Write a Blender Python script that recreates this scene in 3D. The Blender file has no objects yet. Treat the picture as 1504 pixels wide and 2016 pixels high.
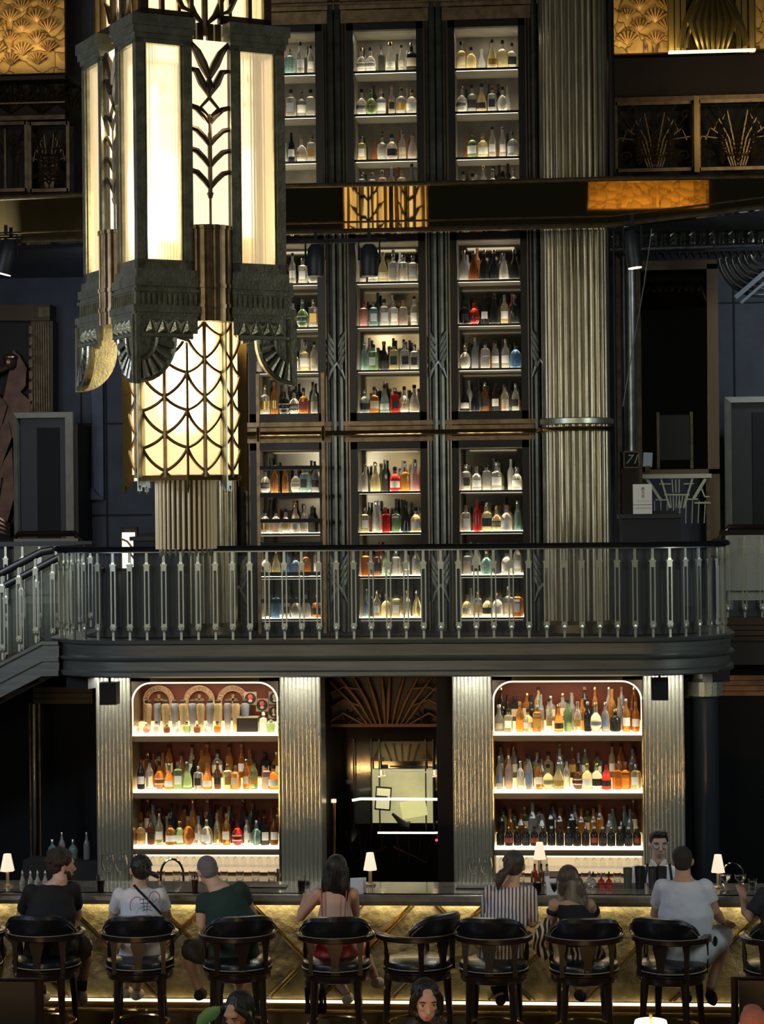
import bpy, bmesh, math, random
from mathutils import Vector, Matrix
R = random.Random(7)
C = bpy.context.scene.collection
SC = bpy.context.scene
PI = math.pi
# ---------------------------------------------------------------- camera
F_PX, EYE = 4300.0, 4.1
YAW, ROLL = 0.086, 0.0105          # wall turned a little from the lens, phone rolled a little
FWD = Vector((-math.sin(YAW), math.cos(YAW), 0))
RT0 = Vector((math.cos(YAW), math.sin(YAW), 0)); UP0 = Vector((0, 0, 1))
RT = RT0*math.cos(ROLL) - UP0*math.sin(ROLL)
UP = RT0*math.sin(ROLL) + UP0*math.cos(ROLL)
cam = bpy.data.cameras.new('camera'); camo = bpy.data.objects.new('camera', cam); C.objects.link(camo)
M = Matrix.Identity(4)
for i in range(3):
    M[i][0] = RT[i]; M[i][1] = UP[i]; M[i][2] = -FWD[i]
M[2][3] = EYE
camo.matrix_world = M
cam.sensor_fit = 'VERTICAL'; cam.sensor_height = 36; cam.lens = F_PX/2016*36
cam.clip_start = 0.5; cam.clip_end = 120
SC.camera = camo
# ---------------------------------------------------------------- world, exposure, lights
w = bpy.data.worlds.new('hall_air'); SC.world = w; w.use_nodes = True
w.node_tree.nodes['Background'].inputs[0].default_value = (0.75, 0.85, 0.8, 1)
w.node_tree.nodes['Background'].inputs[1].default_value = 0.009
SC.view_settings.view_transform = 'Standard'; SC.view_settings.look = 'None'
SC.view_settings.gamma = 1; SC.view_settings.exposure = 0.0
SC.view_settings.use_curve_mapping = False
cy = SC.cycles
cy.use_denoising = True; cy.max_bounces = 7; cy.diffuse_bounces = 3; cy.glossy_bounces = 4
cy.transmission_bounces = 7; cy.transparent_max_bounces = 12
cy.caustics_reflective = False; cy.caustics_refractive = False
cy.sample_clamp_indirect = 3.0; cy.sample_clamp_direct = 0.0
def area(name, loc, target, size, energy, col, size_y=None, spread=None):
    l = bpy.data.lights.new(name, 'AREA'); l.energy = energy; l.color = col; l.size = size
    if size_y: l.shape = 'RECTANGLE'; l.size_y = size_y
    if spread: l.spread = spread
    o = bpy.data.objects.new(name, l); C.objects.link(o); o.location = loc
    o.rotation_euler = (Vector(target)-Vector(loc)).to_track_quat('-Z', 'Y').to_euler()
    o['kind'] = 'helper'
    return o
area('cool_fill_left', (-8.6, 11.5, 5.6), (-2.5, 17.5, 1.3), 1.8, 230, (0.70, 0.80, 1.0))  # added cool fill on the bar and shirts from the left
area('cool_fill_right', (6.3, 13, 5.4), (0.6, 20.5, 2.6), 1.0, 150, (0.88, 0.95, 0.88), 2.5)  # added cool fill on column and tower from the right
area('hall_warm_fill', (-4.5, -3, 5.6), (-1.5, 20, 2.5), 2.5, 170, (1.0, 0.90, 0.68))
area('chandelier_key_left', (-7.5, 6, 8.5), (-2.5, 13.2, 6.0), 1.2, 150, (0.98, 0.97, 0.84))
area('rim_fill_left', (-8.4, 18.2, 4.6), (-4, 18.9, 2.9), .7, 18, (.72, .84, 1.0))  # added, unseen light giving the left rim end its bluish edge
area('rim_fill_right', (6.2, 17.6, 4.8), (1.5, 18.9, 2.9), .7, 22, (.66, .80, 1.0))  # same for the right rim end, an added light rather than a window
area('grille_fill_right', (2.25, 22.6, 8.9), (2.3, 25.4, 8.3), .4, 8, (1, .80, .5))  # added to brighten the right grilles, stands for no fixture
area('grille_fill_left', (-5.0, 22.6, 8.9), (-5.2, 25.4, 8.3), .4, 9, (1, .80, .5))  # likewise added, for the left grilles
area('wall_fill_left', (-5.2, 24.5, 6.9), (-4.6, 28, 4.2), .5, 18, (.72, .82, 1.0))  # added light that lifts the left stone wall out of black
area('wall_fill_right', (3.2, 24.5, 6.9), (2.2, 28, 4.6), .5, 26, (.72, .82, 1.0))  # added light on the right stone wall, set clear of the mirror
def W(px, py, Y):
    """world point on the upright plane y = Y that the photograph shows at pixel px, py"""
    d = FWD + RT*((px-752)/F_PX) + UP*((1008-py)/F_PX)
    t = Y/d.y
    return Vector((d.x*t, Y, EYE + d.z*t))
def WZ(px, py, z):
    d = FWD + RT*((px-752)/F_PX) + UP*((1008-py)/F_PX)
    t = (z-EYE)/d.z
    return Vector((d.x*t, d.y*t, z))
# ---------------------------------------------------------------- materials
MATS = {}
def mat(name, col, metal=0.0, rough=0.5, emit=0.0, ecol=None, trans=0.0, bump=0.0, bscale=40, noise=0.0, nscale=6,
        col2=None, ior=1.45, coat=0.0, stretch=None, alpha=None, spec=None):
    if name in MATS: return MATS[name]
    m = bpy.data.materials.new(name); m.use_nodes = True; nt = m.node_tree
    b = nt.nodes['Principled BSDF']
    b.inputs['Base Color'].default_value = (*col, 1); b.inputs['Metallic'].default_value = metal
    b.inputs['Roughness'].default_value = rough; b.inputs['IOR'].default_value = ior
    b.inputs['Transmission Weight'].default_value = trans
    b.inputs['Coat Weight'].default_value = coat
    if spec is not None: b.inputs['Specular IOR Level'].default_value = spec
    if alpha is not None: b.inputs['Alpha'].default_value = alpha
    if emit:
        b.inputs['Emission Color'].default_value = (*(ecol or col), 1); b.inputs['Emission Strength'].default_value = emit
    if noise or bump:
        tc = nt.nodes.new('ShaderNodeTexCoord'); mp = nt.nodes.new('ShaderNodeMapping')
        if stretch: mp.inputs['Scale'].default_value = stretch
        nt.links.new(tc.outputs['Object'], mp.inputs['Vector'])
    if noise:
        n = nt.nodes.new('ShaderNodeTexNoise'); n.inputs['Scale'].default_value = nscale; n.inputs['Detail'].default_value = 5
        nt.links.new(mp.outputs[0], n.inputs['Vector'])
        r = nt.nodes.new('ShaderNodeValToRGB'); c2 = col2 or tuple(c*(1-noise) for c in col)
        r.color_ramp.elements[0].position = .35; r.color_ramp.elements[1].position = .65
        r.color_ramp.elements[0].color = (*c2, 1); r.color_ramp.elements[1].color = (*col, 1)
        nt.links.new(n.outputs['Fac'], r.inputs[0]); nt.links.new(r.outputs[0], b.inputs['Base Color'])
    if bump:
        n = nt.nodes.new('ShaderNodeTexNoise'); n.inputs['Scale'].default_value = bscale; n.inputs['Detail'].default_value = 4
        nt.links.new(mp.outputs[0], n.inputs['Vector'])
        bp = nt.nodes.new('ShaderNodeBump'); bp.inputs['Strength'].default_value = bump; bp.inputs['Distance'].default_value = .02
        nt.links.new(n.outputs['Fac'], bp.inputs['Height']); nt.links.new(bp.outputs[0], b.inputs['Normal'])
    MATS[name] = m
    return m
def wave_mat(name, colA, colB, scale, distortion, rough=.8, axis='X', detail=2, thin=.5, metal=0):
    """two colour stripes (cloth prints)"""
    if name in MATS: return MATS[name]
    m = mat(name, colA, rough=rough, metal=metal); nt = m.node_tree; b = nt.nodes['Principled BSDF']
    tc = nt.nodes.new('ShaderNodeTexCoord'); wv = nt.nodes.new('ShaderNodeTexWave')
    wv.bands_direction = axis; wv.inputs['Scale'].default_value = scale; wv.inputs['Distortion'].default_value = distortion
    wv.inputs['Detail'].default_value = detail
    r = nt.nodes.new('ShaderNodeValToRGB'); r.color_ramp.elements[0].position = thin-.06; r.color_ramp.elements[1].position = thin+.06
    r.color_ramp.elements[0].color = (*colA, 1); r.color_ramp.elements[1].color = (*colB, 1)
    nt.links.new(tc.outputs['Object'], wv.inputs['Vector']); nt.links.new(wv.outputs['Fac'], r.inputs[0])
    nt.links.new(r.outputs[0], b.inputs['Base Color'])
    return m
bronze = mat('dark_bronze', (.16, .115, .065), .85, .42, noise=.5, nscale=9)
bronze_lt = mat('aged_bronze', (.30, .21, .115), .85, .38, noise=.4, nscale=12)
patina = mat('grey_green_bronze', (.37, .36, .26), .75, .34, noise=.35, nscale=14, bump=.15, bscale=60)
nickel = mat('aged_nickel', (.46, .40, .26), .85, .33, noise=.35, nscale=5, stretch=(6, 6, .6))
nickel_lt = mat('bright_nickel', (.52, .53, .41), .8, .35)
brass = mat('polished_brass', (.62, .42, .17), 1, .22)
mirror_brass = mat('mirror_polished_brass', (.60, .44, .20), 1, .018, bump=.05, bscale=1.6, stretch=(1, 1, .08))
steel_fl = mat('reeded_champagne_metal', (.62, .61, .50), .78, .22)
gold = mat('hammered_gold_leaf', (.62, .43, .16), .55, .48, noise=.45, nscale=5, bump=.5, bscale=22)
fascia_m = mat('brushed_gunmetal', (.20, .22, .21), .7, .34, noise=.25, nscale=4, stretch=(.6, .6, 8))
black = mat('black_lacquer', (.008, .008, .009), 0, .3)
blackm = mat('matt_black', (.012, .012, .013), 0, .7)
stone = mat('blue_grey_stone', (.085, .095, .12), 0, .6, noise=.3, nscale=3, bump=.1, bscale=80)
stone_lt = mat('pale_blue_stone', (.11, .135, .19), 0, .5, noise=.3, nscale=3)
leather = mat('black_leather', (.007, .008, .012), 0, .3, bump=.12, bscale=70, coat=.15)
wood = mat('dark_mahogany', (.020, .009, .006), 0, .32, noise=.5, nscale=5, stretch=(1, 1, .2), coat=.2)
led = mat('warm_white_led', (1, .86, .58), emit=9, ecol=(1, .80, .48))
led_hot = mat('hot_white_led', (1, .9, .7), emit=14, ecol=(1, .86, .6))
glassm = mat('clear_glass', (1, 1, 1), 0, .02, trans=1, ior=1.45)
marble = mat('grey_marble', (.16, .15, .14), 0, .12, noise=.5, nscale=7, coat=.3)
skin_l = mat('fair_skin', (.55, .36, .27), 0, .55); skin_t = mat('tan_skin', (.42, .25, .17), 0, .55)
def bsdf(m): return m.node_tree.nodes['Principled BSDF']
# ---------------------------------------------------------------- mesh builder
class MB:
    def __init__(s): s.v = []; s.f = []; s.m = []
    def add(s, vs, fs, m=0):
        k = len(s.v); s.v += [tuple(p) for p in vs]
        s.f += [tuple(i+k for i in f) for f in fs]; s.m += [m]*len(fs)
        return s
    def box(s, c, d, m=0, rz=0, rx=0, ry=0, taper=1.0):
        hx, hy, hz = d[0]/2, d[1]/2, d[2]/2
        vs = [Vector((x*(taper if z > 0 else 1), y*(taper if z > 0 else 1), z)) for z in (-hz, hz) for x, y in ((-hx, -hy), (hx, -hy), (hx, hy), (-hx, hy))]
        if rx or ry or rz:
            q = (Matrix.Rotation(rz, 3, 'Z') @ Matrix.Rotation(ry, 3, 'Y') @ Matrix.Rotation(rx, 3, 'X'))
            vs = [q @ v for v in vs]
        c = Vector(c)
        return s.add([v+c for v in vs], [(3, 2, 1, 0), (4, 5, 6, 7), (0, 1, 5, 4), (1, 2, 6, 5), (2, 3, 7, 6), (3, 0, 4, 7)], m)
    def bb(s, x0, x1, y0, y1, z0, z1, m=0):
        return s.box(((x0+x1)/2, (y0+y1)/2, (z0+z1)/2), (abs(x1-x0), abs(y1-y0), abs(z1-z0)), m)
    def lathe(s, prof, c=(0, 0, 0), n=16, m=0, a0=0, a1=2*PI, sx=1, sy=1):
        full = abs(a1-a0-2*PI) < 1e-6; k = n if full else n+1
        vs = []; c = Vector(c)
        for r, z in prof:
            for i in range(k):
                a = a0+(a1-a0)*i/n
                vs.append(c+Vector((r*sx*math.cos(a), r*sy*math.sin(a), z)))
        fs = []
        for j in range(len(prof)-1):
            for i in range(n if full else n):
                i2 = (i+1) % k
                fs.append((j*k+i, j*k+i2, (j+1)*k+i2, (j+1)*k+i))
        s.add(vs, fs, m)
        if full:
            if prof[0][0] > 1e-5: s.add(vs[:k], [tuple(range(k))[::-1]], m)
            if prof[-1][0] > 1e-5: s.add(vs[-k:], [tuple(range(k))], m)
        return s
    def ring(s, secs, m=0, cap=True, closed=True):
        """join equal-length rings of points"""
        n = len(secs[0]); vs = [p for r in secs for p in r]; fs = []
        for j in range(len(secs)-1):
            for i in range(n if closed else n-1):
                i2 = (i+1) % n
                fs.append((j*n+i, j*n+i2, (j+1)*n+i2, (j+1)*n+i))
        s.add(vs, fs, m)
        if cap and closed:
            s.add(secs[0], [tuple(range(n))[::-1]], m); s.add(secs[-1], [tuple(range(n))], m)
        return s
    def tube(s, pts, r, n=6, m=0, flat=1.0, cap=True, ref=None):
        """round bar along points; r number or list; flat squashes along the second axis"""
        pts = [Vector(p) for p in pts]; secs = []
        N = len(pts); prev = None
        for i, p in enumerate(pts):
            t = (pts[min(i+1, N-1)]-pts[max(i-1, 0)])
            t = t.normalized() if t.length > 1e-9 else Vector((0, 0, 1))
            if prev is None:
                u = Vector(ref) if ref else (Vector((0, 1, 0)) if abs(t.y) < .8 else Vector((1, 0, 0)))
            else: u = prev
            u = (u-t*u.dot(t)); u = u.normalized() if u.length > 1e-6 else Vector((1, 0, 0)); prev = u
            q = t.cross(u); rr = r[i] if isinstance(r, (list, tuple)) else r
            secs.append([p+u*(rr*flat*math.cos(2*PI*k/n))+q*(rr*math.sin(2*PI*k/n)) for k in range(n)])
        return s.ring(secs, m, cap)
    def sweep(s, pts, prof, m=0, closed_path=False, cap=True, closed_prof=True):
        """profile of (outward, up) along a level path; outward = right of travel"""
        pts = [Vector(p) for p in pts]; N = len(pts); secs = []
        for i, p in enumerate(pts):
            a = pts[(i-1) % N] if (closed_path or i > 0) else p; b = pts[(i+1) % N] if (closed_path or i < N-1) else p
            t = (b-a); t.z = 0; t.normalize(); o = Vector((t.y, -t.x, 0))
            k = 1.0
            if a is not p and b is not p:
                d1 = (p-a); d1.z = 0; d1.normalize(); k = 1/max(.5, math.sqrt(max(0, (1+d1.dot((b-p).normalized()))/2)))
            secs.append([p+o*(u*k)+Vector((0, 0, v)) for u, v in prof])
        if closed_path: secs.append(secs[0])
        return s.ring(secs, m, cap and not closed_path, closed_prof)
    def prism(s, poly, y0, y1, m=0):
        """outline of (x, z) given thickness along y"""
        n = len(poly)
        vs = [(x, y0, z) for x, z in poly]+[(x, y1, z) for x, z in poly]
        fs = [tuple(range(n)), tuple(range(2*n-1, n-1, -1))]+[(i, i+n, (i+1) % n+n, (i+1) % n) for i in range(n)]
        return s.add(vs, fs, m)
    def ell(s, c, r, n=12, m=0, rot=None):
        c = Vector(c); vs = []; k = max(6, n//2+2)
        for j in range(k+1):
            th = PI*j/k
            for i in range(n):
                a = 2*PI*i/n
                p = Vector((r[0]*math.sin(th)*math.cos(a), r[1]*math.sin(th)*math.sin(a), r[2]*math.cos(th)))
                if rot: p = rot @ p
                vs.append(c+p)
        fs = [(j*n+i, (j+1)*n+i, (j+1)*n+(i+1) % n, j*n+(i+1) % n) for j in range(k) for i in range(n)]
        return s.add(vs, fs, m)
    def xf(s, mtx, k0=0):
        for i in range(k0, len(s.v)): s.v[i] = tuple(mtx @ Vector(s.v[i]))
        return s
    def mesh(s, name, sharp=.6):
        me = bpy.data.meshes.new(name); me.from_pydata(s.v, [], s.f)
        me.polygons.foreach_set('material_index', s.m)
        bm = bmesh.new(); bm.from_mesh(me); bmesh.ops.remove_doubles(bm, verts=bm.verts, dist=1e-5)
        bmesh.ops.dissolve_degenerate(bm, dist=1e-6, edges=bm.edges)
        bmesh.ops.recalc_face_normals(bm, faces=bm.faces); bm.to_mesh(me); bm.free()
        for p in me.polygons: p.use_smooth = True
        me.set_sharp_from_angle(angle=sharp)
        return me
    def build(s, name, mats, parent=None, loc=None, rz=0, sharp=.6):
        me = s.mesh(name, sharp)
        for m in (mats if isinstance(mats, (list, tuple)) else [mats]): me.materials.append(m)
        o = bpy.data.objects.new(name, me); C.objects.link(o)
        if parent: o.parent = parent
        if loc is not None: o.location = loc
        if rz: o.rotation_euler = (0, 0, rz)
        return o
def tag(o, label=None, cat=None, group=None, kind=None):
    if label: o['label'] = label
    if cat: o['category'] = cat
    if group: o['group'] = group
    if kind: o['kind'] = kind
    return o
def thing(name, label, cat, loc=(0, 0, 0), rz=0, group=None):
    o = bpy.data.objects.new(name, None); C.objects.link(o); o.location = loc; o.rotation_euler = (0, 0, rz)
    return tag(o, label, cat, group)
def struct(o): o['kind'] = 'structure'; return o
def clone(o, loc=None, rz=None, label=None, group=None, parent=None):
    r = o.copy(); C.objects.link(r)
    if parent: r.parent = parent
    if loc is not None: r.location = loc
    if rz is not None: r.rotation_euler = (0, 0, rz)
    if label: r['label'] = label
    if group: r['group'] = group
    for ch in list(o.children): clone(ch, parent=r)
    return r
ORD = 'first second third fourth fifth sixth seventh eighth ninth tenth eleventh twelfth thirteenth fourteenth fifteenth sixteenth seventeenth eighteenth nineteenth twentieth'.split()
# ================================================================ the hall
b = MB(); b.bb(-9, 6, -6, 19.9, -.1, 0); struct(b.build('floor', mat('dark_stone_floor', (.05, .035, .02), 0, .25, noise=.5, nscale=2)))
# mezzanine back wall, with panel joints, right and left of the tower
YW = 28.0
b = MB(); b.bb(-9, 7, YW, YW+.2, -.1, 16); struct(b.build('wall_back', stone))
b = MB(); b.bb(-9.2, -9, -6, 28.2, -.1, 16); struct(b.build('wall_left', stone))
b = MB(); b.bb(6.8, 7, -6, 28.2, -.1, 16); struct(b.build('wall_right', stone))
# joints and raised blue strips on the left wall
b = MB()
for px in (158, 207, 313-0): 
    a = W(px, 600, YW); c = W(px, 1120, YW); b.bb(a.x-.012, a.x+.012, YW-.012, YW, c.z, a.z)
for py in (835, 1015): 
    a = W(150, py, YW); c = W(300, py, YW); b.bb(a.x, c.x, YW-.011, YW, a.z-.01, a.z+.01)
for px in (1444,):
    a = W(px, 560, YW); c = W(px, 1000, YW); b.bb(a.x-.012, a.x+.012, YW-.012, YW, c.z, a.z)
a = W(1410, 597, YW); c = W(1560, 597, YW); b.bb(a.x, c.x, YW-.011, YW, a.z-.01, a.z+.01)
struct(b.build('trim_1', blackm))
def zpoly(pts, Y): return [(W(x, y, Y).x, W(x, y, Y).z) for x, y in pts]
b = MB()
b.prism(zpoly([(181, 700), (205, 700), (207, 982), (188, 962)], YW), YW-.10, YW)
b.prism(zpoly([(156, 962), (186, 962), (207, 984), (160, 984)], YW), YW-.06, YW)
b.prism(zpoly([(156, 975), (167, 985), (168, 1060), (156, 1060)], YW), YW-.10, YW)
struct(b.build('trim_2', stone_lt))
# mezzanine floor slab behind the bar front and the gallery slabs
ZM = 2.86
b = MB(); b.bb(-9, 7, 20.3, YW, ZM-.2, ZM); b.bb(W(262,1250,20).x-0, W(1290,1250,20).x, 19.0, 20.4, ZM-.12, ZM)
struct(b.build('floor_mezzanine', mat('mezzanine_carpet', (.03, .025, .02), 0, .8)))
_sof = (mat('silver_leaf_soffit', (.16, .17, .18), .8, .4, bump=.9, bscale=6, stretch=(1, .5, 1)))
# dark partitions under the mezzanine, behind the bar
for xa_, xb_ in ((-9, -3.75), (-.1, 7)): struct(MB().bb(xa_, xb_, 21.92, YW, 7.2, 7.32).build('ceiling', _sof))
b = MB(); b.bb(-9, 7, 20.6, 20.75, 0, ZM-.2); struct(b.build('wall_bar', mat('bar_wall_black', (.003, .004, .006), 0, .5, spec=.2)))
# cove of gold relief at the upper left and right (between galleries)
def relief_mat():
    m = mat('gilded_relief', (.50, .32, .11), .35, .5); nt = m.node_tree; bs = bsdf(m)
    tc = nt.nodes.new('ShaderNodeTexCoord'); mp = nt.nodes.new('ShaderNodeMapping')
    vo = nt.nodes.new('ShaderNodeTexVoronoi'); vo.feature = 'DISTANCE_TO_EDGE'; vo.inputs['Scale'].default_value = 3.2
    wv = nt.nodes.new('ShaderNodeTexNoise'); wv.inputs['Scale'].default_value = 3; wv.inputs['Detail'].default_value = 3
    mp.inputs['Scale'].default_value = (1.0, 1, 1.5)
    mx = nt.nodes.new('ShaderNodeVectorMath'); mx.operation = 'MULTIPLY_ADD'
    nt.links.new(tc.outputs['Object'], mp.inputs['Vector'])
    nt.links.new(wv.outputs['Color'], mx.inputs[0]); mx.inputs[1].default_value = (.5, .5, .5); nt.links.new(mp.outputs[0], mx.inputs[2])
    nt.links.new(mx.outputs[0], vo.inputs['Vector'])
    r = nt.nodes.new('ShaderNodeValToRGB'); r.color_ramp.elements[0].color = (.07, .03, .01, 1); r.color_ramp.elements[1].color = (.55, .36, .12, 1)
    r.color_ramp.elements[0].position = .0; r.color_ramp.elements[1].position = .05
    nt.links.new(vo.outputs['Distance'], r.inputs[0]); nt.links.new(r.outputs[0], bs.inputs['Base Color'])
    bp = nt.nodes.new('ShaderNodeBump'); bp.inputs['Strength'].default_value = .6; bp.inputs['Distance'].default_value = .05
    nt.links.new(vo.outputs['Distance'], bp.inputs['Height']); nt.links.new(bp.outputs[0], bs.inputs['Normal'])
    return m
relief = relief_mat()
YU = 27.2
def shells(x0, x1, z0, z1, Y, rows, sc, rnd):
    """raised rows of fan shells with ribs"""
    s = MB(); z = z1; k = 0
    while z > z0-sc*.3:
        x = x0+(k % 2)*sc*.75
        while x < x1+sc*.5:
            zz = z+rnd.uniform(-.06, .06)*sc; w_ = sc*rnd.uniform(.7, .95)
            for q in range(7):
                a = math.radians(-56+112*q/6)
                p0 = (x, Y-.02, zz-w_*.62); p1 = (x+math.sin(a)*w_*.7, Y-.05, zz-w_*.62+math.cos(a)*w_*.72)
                if all(x0 < p[0] < x1 and z0 < p[2] < z1 for p in (p0, p1)):
                    s.tube([p0, ((p0[0]+p1[0])/2, Y-.06, (p0[2]+p1[2])/2), p1], [w_*.02, w_*.05, w_*.075], 5)
            x += sc*1.35
        z -= sc*.55; k += 1
    return s
gold_shell = mat('gilded_shells', (.60, .36, .14), .4, .5, noise=.5, nscale=8)
def mural(px0, px1, pyb, name, label):
    a = W(px0, pyb, YU); c = W(px1, pyb, YU)
    o = MB().bb(a.x, c.x, YU, YU+.1, a.z, a.z+4).build(name, relief)
    tag(o, label, 'wall relief')
    shells(a.x+.02, c.x-.02, a.z+.05, a.z+1.2, YU, 4, .25, random.Random(int(px0)+5)).build('shell_fan', gold_shell, o)
    return a, c
mural(-60, 128, 148, 'gilded_relief_panel', 'gilded wall relief of shell fans at upper left beside the big chandelier')
mural(1203, 1318, 106, 'gilded_relief_panel', 'gilded wall relief of shell fans between the round column and the leaf panel')
mural(1488, 1620, 96, 'gilded_relief_panel', 'sliver of gilded wall relief at the upper right corner')
for px, e in ((30, 330), (1262, 260), (1540, 120)):
    a = W(px, 30, YU); area('cove_lamp', (a.x, YU-.55, a.z-.52), (a.x, YU, a.z+.5), .9, e*.024, (1, .72, .32), .1)
# leaf arch panel, upper right
YL = 26.9
t = thing('leaf_panel', 'tall bronze panel with pointed arch of leaves at the upper right', 'wall panel', W(1403, 100, YL))
o0 = t.location.copy()
def L(px, py, Y=YL): p = W(px, py, Y)-o0; return (p.x, p.z)
b = MB(); (xa, za), (xb, _) = L(1316, 105), L(1489, 105)
b.bb(xa, xb, .05, .2, za, za+3); b.build('backing', mat('olive_bronze', (.11, .085, .03), .7, .45), t)
b = MB()
for px in (1322, 1334, 1346, 1454, 1466, 1480): x, z = L(px, 105); b.bb(x-.03, x+.03, -.03, .06, z, z+3)
b.build('panel_frame', mat('olive_gold', (.30, .22, .07), .8, .4), t)
b = MB()
for sgn in (-1, 1):
    for r0, th in ((.40, .045), (.31, .022)):
        pts = [(sgn*r0*(1-f**1.6), -.04-.03*f, za+.05+(.86+.0*r0)*f) for f in [i/10 for i in range(11)]]
        b.tube(pts, th, 6)
for k in range(-3, 4):
    b.tube([(k*.05, -.03, za), (k*.085, -.07, za+.35), (k*.05, -.05, za+.65), (0, -.02, za+.85)], [.02, .05, .045, .01], 6)
b.build('leaf_relief', mat('gilt_leaf_relief', (.26, .20, .075), .85, .3), t)
a = W(1316, 105, YL-.25); c = W(1487, 96, YL-.25)
o = MB().bb(a.x, c.x, YL-.3, YL-.2, a.z-.0, a.z+.02).build('cove_light', mat('cove_strip', (1, .85, .5), emit=2.2, ecol=(1, .80, .42))); tag(o, 'bright linear light along the foot of the leaf arch panel', 'light strip')
# dark frieze beams below
def beam(px0, px1, py0, py1, Y, m=bronze, dep=.5, kind='trim_3'):
    a = W(px0, py1, Y); c = W(px1, py0, Y); z1 = W((px0+px1)/2, py0, Y).z; z0 = W((px0+px1)/2, py1, Y).z
    return struct(MB().bb(a.x, c.x, Y, Y+dep, z0, z1).build(kind, m))
brown = mat('dark_brown_bronze', (.055, .038, .024), .5, .55)
beam(1200, 1620, 110, 186, 26.2, brown, .6)
beam(1200, 1620, 187, 196, 25.9, bronze_lt, .5)
beam(-80, 128, 150, 158, 26.2, brown, .6)
beam(-80, 128, 228, 237, 25.9, bronze, .5)
beam(-80, 128, 158, 228, 26.5, mat('umber', (.03, .022, .014), .4, .6), .2)
beam(-80, 128, 237, 392, 26.9, mat('umber2', (.02, .015, .01), .4, .6), .2)
# upper left frieze fans
t = thing('frieze_panel', 'dark bronze frieze of triangular fans under the left gilded relief', 'wall panel', W(40, 195, 26.4))
o0 = t.location.copy(); b = MB()
for k in range(-3, 3):
    x0, z0 = L(k*60+20, 222, 26.4); 
    for q in range(-3, 4):
        a = q*.28; b.tube([(x0, 0, z0), (x0+.36*math.sin(a)*1.3, 0, z0+.36*math.cos(a))], .014, 4)
    b.tube([(x0-.2, 0, z0+.2), (x0, 0, z0+.4), (x0+.2, 0, z0+.2)], .02, 4)
b.build('fan_relief', bronze, t)
MB().bb(-1.2, .56, -.02, .02, L(0, 206, 26.4)[1], L(0, 203, 26.4)[1]).build('dividing_rail', bronze_lt, t)
# openwork gallery grilles
def grille(px0, px1, pyt, pyb, Y, label, style, m=bronze_lt):
    c = W((px0+px1)/2, pyb, Y); a = W(px0, pyb, Y); d = W(px1, pyb, Y); w_ = (d.x-a.x); h = W((px0+px1)/2, pyt, Y).z-c.z
    t = thing('gallery_grille', label, 'grille', c, 0, 'openwork bronze grilles of the upper gallery')
    b = MB()
    for x in (-w_/2, w_/2): b.bb(x-.02, x+.02, -.02, .02, 0, h)
    for z in (.02, h-.02): b.bb(-w_/2, w_/2, -.02, .02, z-.02, z+.02)
    b.build('frame', m, t)
    b = MB(); r = random.Random(int(px0))
    def spiral(cx, cz, s, turns, sg, th=.009):
        pts = [(cx+sg*s*(1-i/16)*math.cos(turns*2*PI*i/16), 0, cz+s*(1-i/16)*math.sin(turns*2*PI*i/16)) for i in range(15)]
        b.tube(pts, th, 4)
    if style == 'palm':
        for sg in (-1, 1):
            for k in range(4):
                x1 = sg*w_*(.12+.10*k)
                pts = [(sg*w_*.03*k, 0, .05), (x1*.5, 0, h*.45), (x1*1.1, 0, h*(.85-.12*k)), (x1*1.1+sg*w_*.06, 0, h*(.72-.14*k))]
                b.tube(pts, .013, 5)
                for q in range(5):
                    zx = h*(.2+.1*q); xx = x1*(.3+.13*q)
                    b.tube([(xx, -.01, zx), (xx+sg*.03, -.02, zx+.05)], [.014, .004], 4)
            spiral(sg*w_*.40, h*.80, w_*.07, 1.4, sg); spiral(sg*w_*.38, h*.22, w_*.08, 1.4, -sg); spiral(sg*w_*.2, h*.3, w_*.05, 1.3, sg)
            b.tube([(sg*w_*.5, 0, h*.95), (sg*w_*.3, 0, h*.62), (sg*w_*.46, 0, h*.45), (sg*w_*.5, 0, h*.1)], .01, 4)
            b.tube([(0, 0, h*.55), (sg*w_*.3, 0, h*.98)], .01, 4)
        for sg in (-1, 0, 1):     # wheat ears
            for k in range(7):
                x = sg*w_*.2; z = h*(.1+.06*k)
                for s2 in (-1, 1): b.tube([(x, -.01, z), (x+s2*.035, -.035, z+.06)], [.006, .014], 4)
    else:
        b.tube([(0, 0, 0), (0, 0, h*.9)], .02, 5)
        for sg in (-1, 1):
            b.tube([(0, 0, h*.7), (sg*w_*.2, 0, h*.82), (sg*w_*.42, 0, h*.74)], .012, 4)
            b.tube([(0, 0, h*.5), (sg*w_*.25, 0, h*.95)], .012, 4)
            b.tube([(sg*w_*.3, 0, 0), (sg*w_*.3, 0, h*.35), (sg*w_*.18, 0, h*.5), (sg*w_*.38, 0, h*.55), (sg*w_*.3, 0, h*.35)], .012, 4)
            spiral(sg*w_*.3, h*.62, w_*.08, 1.3, sg)
    b.build('scrollwork', m, t)
    MB().bb(-w_/2, w_/2, .30, .33, 0, h).build('dark_backing', mat('grille_backing', (.016, .012, .008), .2, .6), t)
    return t
grille(1213, 1366, 200, 338, 25.4, 'openwork bronze grille nearest the round column, wheat ears and scrolls', 'palm')
grille(1376, 1530, 195, 335, 25.4, 'openwork bronze grille at the right picture edge, wheat ears and scrolls', 'palm')
grille(-30, 53, 240, 378, 25.4, 'dim bronze grille at the left picture edge with tree shape', 'tree', bronze)
grille(60, 135, 240, 378, 25.4, 'dim bronze grille just left of the chandelier with scroll shape', 'palm', bronze)
b = MB(); a = W(1372, 340, 25.3); c = W(1372, 190, 25.3); b.bb(a.x-.03, a.x+.03, 25.25, 25.35, a.z, c.z); struct(b.build('trim_4', brass))
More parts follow.
